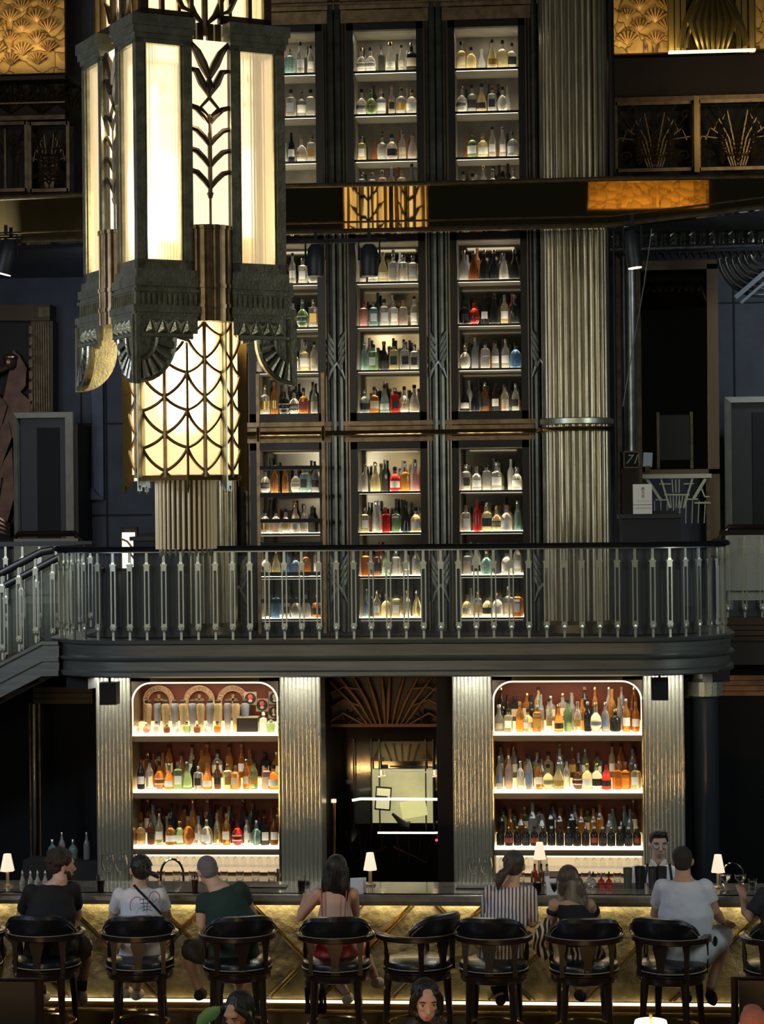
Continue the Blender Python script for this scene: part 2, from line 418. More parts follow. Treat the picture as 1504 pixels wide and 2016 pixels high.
# mirror polished fascia of the gallery that crosses the tower
YF = 21.4
pts = []
for px, py in ((-40, 392), (560, 366), (840, 361), (1060, 356), (1200, 352), (1540, 347)): pts.append(W(px, py, YF))
bot = [W(px, py, YF) for px, py in ((1540, 402), (1400, 420), (1200, 444), (1060, 447), (840, 452), (560, 458), (-40, 478))]
t = thing('gallery_fascia', 'long mirror-polished brass fascia band crossing the bottle tower', 'fascia', (0, YF, 0))
MB().prism([(p.x, p.z) for p in pts]+[(p.x, p.z) for p in bot], 0, .28).build('polished_band', mirror_brass, t)
b = MB(); b.tube([(p.x, -.02, p.z) for p in pts], .022, 6); b.tube([(p.x, -.02, p.z) for p in bot], .026, 6)
b.tube([(p.x, -.01, p.z+.09) for p in bot], .010, 6); b.build('edge_moulding', bronze_lt, t)
MB().bb(-4.6, 1.7, .10, .5, pts[3].z-.02, pts[3].z+.02).build('gallery_deck', brown, t)
# gilded wall opposite, whose light the fascia and mirrors pick up
o = MB().bb(.45, 3.1, -5.9, -5.8, 10.75, 13).bb(.45, 1.1, -5.82, -5.7, 10.75, 13).bb(1.9, 1.98, -5.82, -5.7, 10.75, 13).bb(2.5, 2.75, -5.82, -5.7, 10.75, 13).build('gilded_relief_panel', relief); tag(o, 'gilded wall panel high on the opposite side of the hall', 'wall relief')
area('opposite_cove_lamp', (1.8, -5.1, 10.5), (1.8, -5.85, 12.5), 2.6, 42, (1, .66, .25), .1)
# silver cornice under right gallery
t = thing('silver_cornice', 'silvered leaf cornice with bright rod under the right gallery', 'cornice', W(1350, 500, 24.6)); o0 = t.location.copy()
silver = mat('tarnished_silver', (.32, .31, .26), .9, .3, noise=.4, nscale=10)
x0, z0 = L(1200, 488, 24.6); x1, z1 = L(1640, 432, 24.6)
MB().bb(x0, x1, .1, .5, z0, z1).build('cornice_core', silver, t)
b = MB(); n = 46
for k in range(n):
    x = x0+(x1-x0)*(k+.5)/n; d = (-1) ** k
    b.tube([(x, .06, z0+.02), (x+.02*d, .02, z0+(z1-z0)*.5), (x-.015*d, .09, z1)], [.03, .045, .015], 6)
    if k % 4 == 0:
        for q in range(5): b.tube([(x-.05, 0, z0+.05+.055*q), (x, -.04, z0+.01+.055*q), (x+.05, 0, z0+.05+.055*q)], .012, 4)
b.build('leaf_moulding', silver, t)
MB().tube([(x0, -.06, z0-.02), (x1, -.06, z0+.0)], .032, 8).build('bright_rod', mat('blued_chrome', (.55, .6, .68), 1, .25, bump=.5, bscale=12), t)
b = MB()
for k in range(30):
    x = x0+(x1-x0)*(k+.5)/30; b.tube([(x-.03, .1, z0-.06), (x, .04, z0-.14), (x+.03, .1, z0-.06)], .014, 4)
b.build('drip_leaves', bronze, t)
# swirl at right end
t = thing('ceiling_scroll', 'concentric silvered scroll under the ceiling at the right picture edge', 'ceiling ornament', W(1500, 500, 24.9))
b = MB()
for k, r_ in enumerate((.13, .2, .27, .34, .41, .48)):
    b.tube([(.0-r_*math.cos(a), .02*k, -r_*.95*math.sin(a)) for a in [PI*.02+i*PI*.52/10 for i in range(11)]], .03, 6)
b.build('scroll_ring', mat('dull_silver', (.2, .2, .18), .8, .35), t)
b = MB(); b.box((.04, 0, -.2), (.9, .08, .05), ry=-.7); b.box((.1, 0, -.26), (.9, .08, .03), ry=-.7); b.build('slanting_rib', mat('blue_silver', (.3, .35, .42), .7, .35), t)
# ================================================================ bottle tower
YT = 22.6
xM, xR = W(763, 640, YT).x, W(963, 640, YT).x; xL = xM-(xR-xM)
BW = .80                                       # outer width of a case
def zt(py): return W(763, py, YT).z
secs = {'upper': (45, 440, (137, 222, 312, 386)), 'middle': (462, 828, (553, 640, 727, 812)), 'lower': (870, 1240, (967, 1048, 1134, 1217))}
bays = {'left': xL, 'middle': xM, 'right': xR}
case_black = mat('ebonised_frame', (.006, .006, .006), 0, .35)
inner = mat('case_lining', (.10, .09, .07), .1, .6, noise=.5, nscale=5)
shelf_glow = mat('lit_frosted_shelf', (1, .93, .75), emit=7.5, ecol=(1, .86, .60))
shelf_edge = mat('shelf_edge', (.24, .21, .15), .5, .35)
mirror_dark = mat('smoked_mirror', (.16, .15, .12), 1, .10)
# solid masonry core of the tower
b = MB(); b.bb(xL-.75, xR+.75, YT+.62, YT+1.6, ZM, 11.5); struct(b.build('wall_tower', brown))
shelves = []
def case(bay, sec):
    x = bays[bay]; zt1, zb1, sh = secs[sec]; z1, z0 = zt(zt1), zt(zb1); h = z1-z0
    t = thing('display_case', f'tall backlit bottle case with black frame, {bay} bay, {sec} section of the tower', 'display case', (x, YT, z0), 0, 'backlit bottle cases of the tower')
    hw = BW/2; f = .072
    b = MB()
    for s in (-1, 1): b.bb(s*(hw-f), s*hw, -.02, .06, 0, h)
    b.bb(-hw, hw, -.02, .06, h-f, h); b.bb(-hw, hw, -.02, .06, 0, .085)
    b.build('frame', case_black, t)
    b = MB(); b.bb(-hw, hw, .50, .54, 0, h); b.build('back_panel', mirror_dark if sec != 'upper' else mat('case_back_cloth', (.075, .068, .052), 0, .7, noise=.5, nscale=5), t)
    b = MB()
    for s in (-1, 1): b.bb(s*(hw-f+.004), s*hw, .06, .50, 0, h)
    b.bb(-hw, hw, .06, .5, h-f+.004, h)
    b.build('side_lining', inner, t)
    iw = hw-f
    for k, py in enumerate(sh):
        z = zt(py)-z0
        s = MB().bb(-iw, iw, .05, .495, z-.022, z-.006).build('shelf', mat('shelf_board', (.085, .078, .06), .1, .6), t)
        MB().bb(-iw, iw, .034, .052, z-.024, z+.000).build('front_lip', case_black, s)
        MB().bb(-iw+.005, iw-.005, .054, .49, z-.006, z).build('glass_top', shelf_glow, s)
        MB().bb(-iw+.01, iw-.01, .054, .064, z-.0265, z-.0225).build('led_strip', mat('case_led', (1, .93, .8), emit=2.2, ecol=(1, .90, .70)), s)
        shelves.append((bay, sec, k, x, YT, z0+z, iw))
    if sec == 'upper':
        for k in range(4):
            z = (zt(sh[k])-z0)+ (.30 if k else .35)
    return t
for sec in secs:
    for bay in bays: case(bay, sec)
# soft lamps at the head of every case
for sec in secs:
    for bay in bays:
        l = area('case_lamp', (bays[bay], YT+.26, zt(secs[sec][0])-.08), (bays[bay], YT+.3, 0), .5, 2.2 if sec == 'upper' else 1.2, (1, .88, .66), .2)
# mouldings between sections
def hmould(py0, py1, name):
    b = MB(); z1, z0 = zt(py0), zt(py1); n = 4
    for k in range(n):
        za = z0+(z1-z0)*k/n; b.bb(xL-.7, xR+.62, YT-.03-.02*(k % 2), YT+.5, za+.004, za+(z1-z0)/n-.004)
    return struct(b.build(name, bronze_lt))
hmould(828, 870, 'trim_5'); hmould(440, 462, 'trim_6'); hmould(-60, 45, 'trim_7')
b = MB(); b.bb(xL-.7, xR+.62, YT-.02, YT+.62, ZM, zt(1240)); struct(b.build('trim_8', case_black))
b = MB(); b.tube([(xL-.7, YT-.12, zt(8)), (xR+.5, YT-.12, zt(8))], .016, 6); tag(b.build('picture_rail', bronze_lt), 'thin brass rail across the top of the bottle tower', 'rail')
for bx in (xL, xM, xR):
    MB()
# pilasters with leaf ornaments
def pilaster(x, label):
    t = thing('reeded_pilaster', label, 'pilaster', (x, YT, ZM), 0, 'reeded pilasters between the bottle cases')
    h = 11.0-ZM; b = MB()
    for dx, r, m in ((-.118, .014, 1), (-.085, .02, 0), (-.035, .036, 0), (.035, .036, 0), (.085, .02, 0), (.118, .014, 1)):
        b.lathe([(r, 0), (r, h)], (dx, -.03 if r > .03 else -.01, 0), 8, m)
    b.bb(-.13, .13, -.01, .3, 0, h, 2)
    b.build('reeded_shaft', [mat('dark_patina', (.13, .125, .095), .85, .32, noise=.4, nscale=8), mat('brown_reed', (.17, .115, .06), .85, .35), brown], t)
    for py in (690, 1128, 250-520):
        z = zt(py)-ZM; q = MB()
        for s in (-1, 1):
            for k in range(4):
                zz = z+.13-.075*k
                q.tube([(s*.022, -.07, zz-.09), (s*.06, -.11, zz-.01), (s*.088, -.08, zz+.06)], [.008, .019, .004], 6)
            q.tube([(s*.0, -.07, z-.12), (s*.05, -.095, z-.2), (s*.085, -.07, z-.30)], [.012, .016, .004], 6)
        q.build('leaf_ornament', mat('burnished_nickel', (.75, .78, .68), .7, .35), t)
for i, x in enumerate((xL+(xM-xL)/2, (xM+xR)/2)):
    pilaster(x, ['reeded bronze pilaster between left and middle bottle bays', 'reeded bronze pilaster between middle and right bottle bays'][i])
pilaster(xR+(xR-xM)/2, 'reeded bronze pilaster between right bottle bay and the round column')
pilaster(xL-(xR-xM)/2, 'reeded bronze pilaster left of the left bottle bay behind the chandelier')
# round fluted columns
def column(px, label):
    c = W(px, 1000, YT-.15)
    t = thing('fluted_column', label, 'column', (c.x, c.y, ZM), 0, 'round fluted columns flanking the tower')
    n = 28; rad = .345; prof = []
    for i in range(n):
        for q in range(5):
            a = 2*PI*(i+q/5)/n; r_ = rad*(.915+.085*math.sin(PI*q/5)) if q else rad*.905
            prof.append((r_*math.cos(a), r_*math.sin(a)))
    h = 11.0-ZM
    MB().ring([[Vector((x, y, z)) for x, y in prof] for z in (.12, h)]).build('fluted_shaft', nickel, t, sharp=.9)
    MB().lathe([(.39, 0), (.39, .08), (.36, .12)], n=32).build('base', bronze_lt, t)
    z = zt(838)-ZM; MB().lathe([(.35, z-.03), (.375, z-.02), (.375, z+.03), (.35, z+.04)], n=36).build('collar', nickel_lt, t)
    z = zt(-2)-ZM; MB().lathe([(.35, z-.03), (.375, z-.02), (.375, z+.03), (.35, z+.04)], n=36).build('collar', bronze_lt, t)
    return c
cR = column(1137, 'tall round fluted metal column right of the bottle tower')
cL = column(401, 'round fluted metal column left of the tower, partly behind the chandelier')
# ladder rail round the right column
YR_ = YT-.22
pts = [(xL-.7, YR_, zt(852))]
pts += [(cR.x-.42, YR_, zt(852))]
for i in range(0, 9):
    a = PI+PI*i/8; pts.append((cR.x+.42*math.cos(a), cR.y+.02+.42*math.sin(a)*1.0, zt(852)))
pts = pts[:1]+[p for p in pts[2:] ]
o = MB().tube(pts, .022, 8, ref=(0, 0, 1)).build('ladder_rail', brass); tag(o, 'gold rolling-ladder rail running across the tower and round the column', 'rail')
# ladder
a = W(509, 850, YT-.25); c = W(637, 850, YT-.25)
t = thing('library_ladder', 'tall bronze library ladder leaning on the rail before the left bay', 'ladder', ((a.x+c.x)/2, YT-.27, ZM))
hw = (c.x-a.x)/2; top = W(573, 735, YT-.27).z-ZM
for s in (-1, 1): MB().bb(s*hw-.017, s*hw+.017, -.03, .03, 0, top).build('side_rail', bronze_lt, t)
for py in (921, 975, 1025, 1071, 1130, 1183, 1228):
    z = W(573, py, YT-.27).z-ZM; MB().bb(-hw+.018, hw-.018, -.05, .05, z-.02, z+.02).build('tread', blackm, t)
for s in (-1, 1): MB().tube([(s*hw, 0, zt(852)-ZM-.12), (s*hw, -.06, zt(852)-ZM), (s*hw, .0, zt(852)-ZM+.1)], .014, 6).build('hook', brass, t)

# ================================================================ bottles
def glass(name, col, tr=.75, rough=.12):
    m = mat(name, col, 0, rough, trans=tr, ior=1.36); return m
G = {'clear': glass('clear_spirit_glass', (.98, .96, .88), .78, .10), 'pale yellow': glass('pale_yellow_glass', (.98, .87, .50), .75, .10), 'amber': glass('amber_glass', (.85, .36, .07)),
     'green': glass('green_glass', (.34, .52, .26)), 'blue': glass('blue_glass', (.20, .38, .62)), 'red': glass('red_glass', (.85, .06, .04)),
     'pink': glass('pink_glass', (.90, .45, .40)), 'dark': glass('dark_bottle_glass', (.03, .03, .03), .3), 'brown': glass('brown_glass', (.25, .09, .03), .5),
     'teal': glass('teal_glass', (.42, .68, .66)), 'smoky': glass('smoky_glass', (.42, .43, .42), .6), 'orange': glass('orange_glass', (.95, .34, .05))}
def prof_to(shape):
    # (radius, height) profile, section kind, cap radius
    return {
        'round': ([(.030, 0), (.036, .006), (.036, .150), (.030, .175), (.014, .205), (.012, .25)], 16, .014, (.05, .12)),
        'slender': ([(.026, 0), (.031, .006), (.031, .180), (.024, .215), (.013, .24), (.012, .305)], 16, .0145, (.06, .14)),
        'squat': ([(.042, 0), (.050, .010), (.050, .095), (.040, .125), (.016, .145), (.014, .18)], 16, .019, (.03, .085)),
        'square': ([(.045, 0), (.050, .006), (.050, .140), (.044, .155), (.017, .165), (.016, .20)], 4, .018, (.04, .11)),
        'bell': ([(.040, 0), (.048, .010), (.045, .080), (.034, .130), (.017, .165), (.013, .22)], 16, .018, (.03, .08)),
        'flask': ([(.042, 0), (.048, .006), (.052, .100), (.044, .145), (.015, .165), (.013, .215)], 8, .016, (.04, .11)),
        'tall': ([(.030, 0), (.034, .006), (.038, .200), (.026, .235), (.013, .26), (.013, .32)], 16, .016, (.05, .15)),
        'decanter': ([(.022, 0), (.026, .01), (.046, .24), (.048, .285), (.040, .31), (.018, .322), (.018, .33)], 16, .030, None),
        'round-bellied': ([(.028, 0), (.046, .02), (.056, .065), (.046, .115), (.018, .145), (.014, .20)], 16, .017, (.04, .09)),
    }[shape]
BM = {}
def bmeshes(shape):
    if shape in BM: return BM[shape]
    prof, n, cr, lab = prof_to(shape); k = 1.0
    if n == 4:
        b = MB(); secs_ = []
        for r_, z in prof:
            ring_ = []
            if r_ > .03:
                q = r_*.82; c_ = .008
                for sx, sy in ((1, 1), (-1, 1), (-1, -1), (1, -1)):
                    ring_ += [(sx*q, sy*(q-c_), z), (sx*(q-c_), sy*q, z)] if sx*sy > 0 else [(sx*(q-c_), sy*q, z), (sx*q, sy*(q-c_), z)]
            else:
                for i in range(8):
                    a = PI/8+2*PI*i/8; ring_.append((r_*math.cos(a), r_*math.sin(a), z))
            secs_.append([Vector(p) for p in ring_])
        b.ring(secs_)
    else:
        b = MB().lathe(prof, n=n, sy=.62 if shape == 'flask' else 1)
    body = b.mesh('bottle_body'); top = prof[-1][1]
    cap = MB().lathe([(cr, top-.008), (cr, top+.018), (cr*.8, top+.024), (0, top+.024)], n=10).mesh('cap') if shape != 'decanter' else \
        MB().lathe([(.03, top-.005), (.034, top+.012), (.02, top+.03), (0, top+.034)], n=12).mesh('stopper')
    label = None
    if lab:
        z0, z1 = lab; f = MB(); rr = None
        for (ra, za), (rb, zb) in zip(prof, prof[1:]):
            if za <= z0 <= zb: r0 = ra+(rb-ra)*(z0-za)/(zb-za)
            if za <= z1 <= zb: r1 = ra+(rb-ra)*(z1-za)/(zb-za)
        if n == 4: q = .05*.82+.0015; f.bb(-q*.72, q*.72, -q, -q+.001, z0, z1)
        else:
            sy = .62 if shape == 'flask' else 1; e = .0015
            f.lathe([(r0+e, z0), (max(r0, r1)+e, (z0+z1)/2), (r1+e, z1)], n=8, a0=-PI/2-1.05, a1=-PI/2+1.05, sy=sy)
        label = f.mesh('paper_label')
    BM[shape] = (body, cap, label, top+.024)
    return BM[shape]
LM = {'white': mat('white_paper', (.85, .82, .72), 0, .6), 'cream': mat('cream_paper', (.62, .52, .34), 0, .6), 'black': mat('black_paper', (.02, .02, .02), 0, .5),
      'gold': mat('gold_foil', (.7, .45, .12), .8, .35), 'blue': mat('blue_paper', (.16, .22, .34), 0, .5), 'red': mat('red_paper', (.22, .03, .025), 0, .5)}
CMt = {'black': blackm, 'silver': mat('silver_cap', (.7, .7, .66), 1, .25), 'gold': mat('gold_cap', (.75, .5, .18), 1, .25), 'wood': mat('cork_cap', (.30, .18, .09), 0, .6), 'white': LM['white'], 'red': LM['red']}
def slotobj(name, me, m, parent=None):
    if not me.materials: me.materials.append(None)
    o = bpy.data.objects.new(name, me); C.objects.link(o)
    o.material_slots[0].link = 'OBJECT'; o.material_slots[0].material = m
    if parent: o.parent = parent
    return o
NB = 0
def bottle(x, y, z, shape, col, lab, capc, sc, label, group, rz=0, name='spirit_bottle', cat='bottle'):
    global NB; NB += 1
    body, cap, lb, top = bmeshes(shape)
    o = slotobj(name, body, G[col]); o.location = (x, y, z); o.scale = (sc[0], sc[0], sc[1]); o.rotation_euler = (0, 0, rz)
    slotobj('bottle_cap' if shape != 'decanter' else 'stopper', cap, CMt[capc], o)
    if lb and lab: slotobj('paper_label', lb, LM[lab], o)
    tag(o, label, cat, group); return o
SH = ['round', 'slender', 'squat', 'square', 'bell', 'flask', 'round-bellied']
def rand_look(r, pal):
    col = r.choice(pal); shape = r.choice(SH)
    lab = r.choice(['white', 'white', 'cream', 'black', 'gold', 'white', None, None]); cap_ = r.choice(['black', 'silver', 'gold', 'wood', 'black'])
    return shape, col, lab, cap_
def look_words(shape, col, lab):
    s = f'{col} {shape} bottle'
    if lab: s += f' with {lab} label'
    return s
PT = ['clear']*15+['pale yellow']*4+['smoky']*2+['dark']*2+['green', 'teal', 'amber']
special = {  # (bay, sec, shelf): {index: (shape, colour, label, cap)}
 ('middle', 'middle', 1): {0: ('square', 'pink', None, 'red'), 1: ('square', 'teal', 'white', 'silver'), 2: ('square', 'clear', 'white', 'black'), 3: ('square', 'clear', 'white', 'silver'), 5: ('tall', 'clear', 'white', 'black')},
 ('right', 'middle', 1): {1: ('round-bellied', 'red', 'black', 'black'), 3: ('bell', 'dark', None, 'black'), 4: ('round', 'pale yellow', 'white', 'silver')},
 ('middle', 'middle', 2): {0: ('slender', 'teal', None, 'silver'), 1: ('square', 'green', 'white', 'black'), 4: ('square', 'clear', 'black', 'silver'), 5: ('square', 'clear', 'black', 'silver'), 3: ('square', 'pale yellow', 'black', 'black')},
 ('right', 'middle', 2): {5: ('squat', 'blue', None, 'black'), 3: ('round', 'smoky', 'white', 'black')},
 ('right', 'middle', 0): {i: ('bell', c, None, 'silver') for i, c in enumerate(['smoky', 'brown', 'dark', 'dark', 'clear', 'dark'])},
 ('middle', 'middle', 0): {3: ('square', 'clear', 'cream', 'silver'), 4: ('square', 'clear', 'cream', 'silver'), 5: ('square', 'clear', 'white', 'silver')},
 ('right', 'middle', 3): {0: ('bell', 'dark', 'white', 'black'), 1: ('bell', 'dark', None, 'black'), 2: ('round', 'brown', 'black', 'silver'), 3: ('round', 'dark', 'white', 'black'), 4: ('round', 'clear', 'cream', 'black'), 5: ('round', 'clear', 'black', 'silver')},
 ('middle', 'middle', 3): {1: ('flask', 'amber', 'cream', 'black'), 3: ('square', 'red', 'black', 'silver'), 0: ('squat', 'smoky', 'black', 'silver')},
 ('left', 'middle', 3): {4: ('flask', 'amber', 'red', 'black')},
 ('middle', 'lower', 0): {1: ('bell', 'pale yellow', None, 'gold'), 3: ('squat', 'red', 'white', 'black'), 4: ('flask', 'amber', None, 'white'), 5: ('round', 'pink', None, 'white')},
 ('middle', 'lower', 1): {2: ('square', 'red', None, 'red'), 3: ('square', 'green', None, 'black'), 0: ('square', 'pale yellow', 'white', 'silver')},
 ('right', 'lower', 1): {1: ('round', 'red', None, 'red'), 5: ('slender', 'teal', None, 'silver'), 2: ('flask', 'pale yellow', 'black', 'silver'), 3: ('round-bellied', 'pale yellow', 'black', 'gold')},
 ('middle', 'lower', 2): {0: ('square', 'orange', None, 'wood'), 1: ('flask', 'brown', 'black', 'gold'), 2: ('bell', 'green', 'white', 'silver')},
 ('middle', 'lower', 3): {0: ('slender', 'teal', 'blue', 'silver'), 1: ('round', 'pale yellow', 'white', 'gold'), 2: ('squat', 'pale yellow', None, 'silver')},
 ('left', 'lower', 2): {2: ('bell', 'blue', None, 'white'), 3: ('squat', 'blue', None, 'black'), 4: ('flask', 'amber', None, 'gold')},
 ('left', 'lower', 3): {1: ('square', 'blue', None, 'blue' if False else 'black')},
 ('right', 'lower', 3): {5: ('square', 'amber', 'white', 'black')},
}
tower_rest = []
for bay, sec, k, x, y, z, iw in shelves:
    r = random.Random(f'{bay}{sec}{k}')
    if bay == 'left' and sec == 'upper' and k == 3: continue
    if sec == 'upper' and k == 3: n = 6
    else: n = 6
    # the run of bottles visible on this shelf
    skip = set()
    if bay == 'left' and sec in ('upper', 'middle') and k < 3: skip = {0, 1} if sec == 'upper' else {0, 1}
    for i in range(n):
        if i in skip: continue
        shape, col, lab, cp = rand_look(r, PT)
        sp = special.get((bay, sec, k), {}).get(i)
        if sp: shape, col, lab, cp = sp
        s = r.uniform(1.02, 1.18)
        top = bmeshes(shape)[3]; sz = s*min(1.12, .272/top*r.uniform(.92, 1.12))
        if r.random() < .08 and not sp: continue
        xx = x-iw+.065+(2*iw-.13)*i/(n-1)+r.uniform(-.006, .006)
        bottle(xx, y+.11+r.uniform(0, .05), z, shape, col, lab, cp, (s*1.0, sz),
               f'{col} {shape} bottle, {ORD[i]} from left, {ORD[k]} shelf of the {sec} {bay} tower case',
               f'bottles on the {ORD[k]} shelf, {sec} {bay} tower case', r.uniform(-.3, .3))
    for i in range(6):
        if (bay == 'left' and sec != 'lower' and i < 2) or r.random() < .25: continue
        tower_rest.append((x-iw+.09+(2*iw-.16)*i/5.5+r.uniform(-.02, .02), y+.34, z, r.choice(['slender', 'round', 'tall', 'bell']), r.choice([0, 0, 1, 2]), r.uniform(.95, 1.1)))
# ================================================================ chandelier
DN = 13.0; TH = math.radians(27)+YAW
A0 = W(270, 400, DN); LS = .985
ax = Vector((math.cos(TH), math.sin(TH), 0)); ay = Vector((-math.sin(TH), math.cos(TH), 0))
CEN = A0+ax*(LS/2)+ay*(LS/2); CEN.z = 0
def zc(py): return W(270, py, DN).z
ZB = zc(945)
t = thing('grand_chandelier', 'huge square glowing bronze and glass lantern chandelier with leaf panels, hanging at left', 'chandelier', (CEN.x, CEN.y, ZB), TH)
pane_glow = mat('ribbed_opal_glass', (1, .88, .62), 0, .42, emit=.38, ecol=(1, .76, .44), trans=.72, ior=1.1)
pane_hot = mat('backlit_opal_glass', (1, .95, .8), 0, .4, emit=1.15, ecol=(1, .84, .56))
pane_core = mat('glowing_core_glass', (1, .97, .85), 0, .4, emit=2.4, ecol=(1, .90, .68))
def Z(py): return zc(py)-ZB
PW = .37*LS; H = LS/2
corners = ((-1, -1), (1, -1), (-1, 1), (1, 1))
def at_corner(b, sx, sy, k0=0):
    """built for the corner (-1,-1); mirrored to the other corners"""
    for i in range(k0, len(b.v)):
        x, y, z = b.v[i]; b.v[i] = (x*-sx, y*-sy, z)
def Lsolid(b, off, th, z0, z1, m=0, w_=PW):
    """L shaped band round an outer corner at (-H,-H); off pushes outwards"""
    x0 = -H-off; x1 = -H+w_+off*.5
    poly = [(x0, x0), (x1, x0), (x1, x0+th), (x0+th, x0+th), (x0+th, x1), (x0, x1)]
    b.ring([[Vector((x, y, z)) for x, y in poly] for z in (z0, z1)], m)
def tier(z0, z1, main=True):
    """corner pier of panes between z0 and z1"""
    out = []
    for sx, sy in corners:
        b = MB(); e = .055; m = .035
        # frame posts
        for (x, y) in ((-H, -H),):
            b.bb(x, x+e, y, y+e, z0, z1)
        b.bb(-H+PW-e, -H+PW, -H, -H+e, z0, z1); b.bb(-H, -H+e, -H+PW-e, -H+PW, z0, z1)
        b.bb(-H+PW-.02, -H+PW, -H+e, -H+.09, z0, z1); b.bb(-H+e, -H+.09, -H+PW-.02, -H+PW, z0, z1)
        for z in (z0, z1-.06): Lsolid(b, 0, e, z, z+.06)
        # inner beads
        for q in (.0, ):
            b.bb(-H+e, -H+e+.016, -H+.012, -H+.04, z0+.05, z1-.05); b.bb(-H+PW-e-.016, -H+PW-e, -H+.012, -H+.04, z0+.05, z1-.05)
            b.bb(-H+.012, -H+.04, -H+e, -H+e+.016, z0+.05, z1-.05); b.bb(-H+.012, -H+.04, -H+PW-e-.016, -H+PW-e, z0+.05, z1-.05)
        at_corner(b, sx, sy); b.build('pier_frame', patina, t)
        for face in (0, 1):
            g = MB(); n = 26; pts0 = []
            for i in range(n+1):
                u = e+(PW-2*e)*i/n; d = .030+(.004 if i % 2 else 0); pts0.append((u, d))
            if face == 0: vs = [(-H+u, -H+d, z) for z in (z0+.05, z1-.05) for u, d in pts0]
            else: vs = [(-H+d, -H+u, z) for z in (z0+.05, z1-.05) for u, d in pts0]
            g.add(vs, [(i, i+1, i+n+2, i+n+1) for i in range(n)])
            at_corner(g, sx, sy)
            o = g.build('glass_pane', pane_glow, t, sharp=.1)
    return
zt0, zt1 = Z(528), Z(62)
tier(zt0, zt1)
for sx, sy in corners:
    q_ = H-PW*.5
    if (sx, sy) == (-1, -1): MB().lathe([(.010, zt0+.12), (.022, zt0+.16), (.022, zt1-.3), (.010, zt1-.26)], (sx*q_, sy*q_, 0), 12).build('lamp_tube', mat('lamp_tube_white', (1, .95, .8), emit=2.6, ecol=(1, .86, .55)), t)
# cap mouldings
for sx, sy in corners:
    b = MB()
    for off, th, za, zb in ((.03, .2, Z(48), Z(26)), (.02, .2, Z(62), Z(48)), (.008, .2, Z(72), Z(62))): Lsolid(b, off, th, za, zb)
    at_corner(b, sx, sy); b.build('cap_moulding', patina, t)
# stepped lower mouldings and dentils
for sx, sy in corners:
    b = MB()
    for off, pa, pb in ((.012, 545, 528), (.03, 562, 545), (.018, 567, 562), (.035, 573, 567), (.022, 600, 573), (.045, 614, 600), (.035, 620, 614)):
        Lsolid(b, off, .2, Z(pa), Z(pb))
    for k in range(11):
        u = -H+.02+k*.034
        b.bb(u, u+.009, -H-.031, -H-.02, Z(598), Z(576)); b.bb(-H-.031, -H-.02, u, u+.009, Z(598), Z(576))
    at_corner(b, sx, sy); b.build('base_moulding', patina, t)
# skirts: ziggurat plates with triangles and fan quadrant consoles
def skirt(axis):
    """plate on the face y=-H next to the corner, in local x from -H"""
    b = MB(); zz = [Z(p) for p in (620, 638, 655, 672, 690)]
    x0 = -H-.03; x1 = -H+PW+.01
    poly = [(x0, Z(752)), (x0+.022, Z(752))]
    # quadrant arc from corner bottom up to right
    rad = Z(664)-Z(752)
    for i in range(9):
        a = i*PI/2/8; poly.append((x0+.022+(.235)*math.sin(a), Z(752)+rad*(1-math.cos(a))))
    poly += [(x1-.06, Z(672)), (x1-.06, Z(666)), (x1-.03, Z(666)), (x1-.03, Z(655)), (x1, Z(655)), (x1, Z(620)), (x0, Z(620))]
    b.prism(poly, -H-.03, -H-.005)
    # triangles
    for k in range(4):
        u = -H+.03+k*.08
        pts = [(u, -H-.032, Z(655)), (u+.07, -H-.032, Z(655)), (u+.035, -H-.032, Z(628)), (u+.035, -H-.055, Z(648))]
        b.add(pts, [(0, 1, 3), (1, 2, 3), (2, 0, 3), (0, 2, 1)])
        pts = [(u+.04, -H-.032, Z(628)), (u+.105, -H-.032, Z(628)), (u+.072, -H-.032, Z(655)), (u+.072, -H-.045, Z(636))]
        if k < 3: b.add(pts, [(0, 1, 3), (1, 2, 3), (2, 0, 3), (0, 2, 1)])
    b.bb(-H+.0, -H+PW-.03, -H-.045, -H-.02, Z(662), Z(657))
    # fan console ribs
    cx, cz = -H-.008, Z(664)
    arc = [(cx+.225*math.sin(a), -H-.042, cz-(rad*.97)*math.cos(a)) for a in [i*PI/2/9 for i in range(10)]]
    b.tube(arc, .016, 6)
    arc2 = [(cx+.11*math.sin(a), -H-.04, cz-(rad*.5)*math.cos(a)) for a in [i*PI/2/9 for i in range(10)]]
    b.tube(arc2, .010, 6)
    for i in range(5):
        a = .18+i*.30
        p0 = (cx+.12*math.sin(a), -H-.04, cz-rad*.53*math.cos(a)); p1 = (cx+.215*math.sin(a), -H-.05, cz-rad*.93*math.cos(a))
        b.tube([p0, p1], [.012, .026], 6, flat=.6)
    b.bb(x0-.004, x0+.026, -H-.05, -H-.004, Z(755), Z(620))
    return b
for sx, sy in corners:
    b = skirt(0)
    n0 = len(b.v); c2 = skirt(0)
    for i in range(len(c2.v)): x, y, z = c2.v[i]; c2.v[i] = (y, x, z)
    b.add(c2.v, c2.f)
    at_corner(b, sx, sy); b.build('fan_skirt', patina, t)
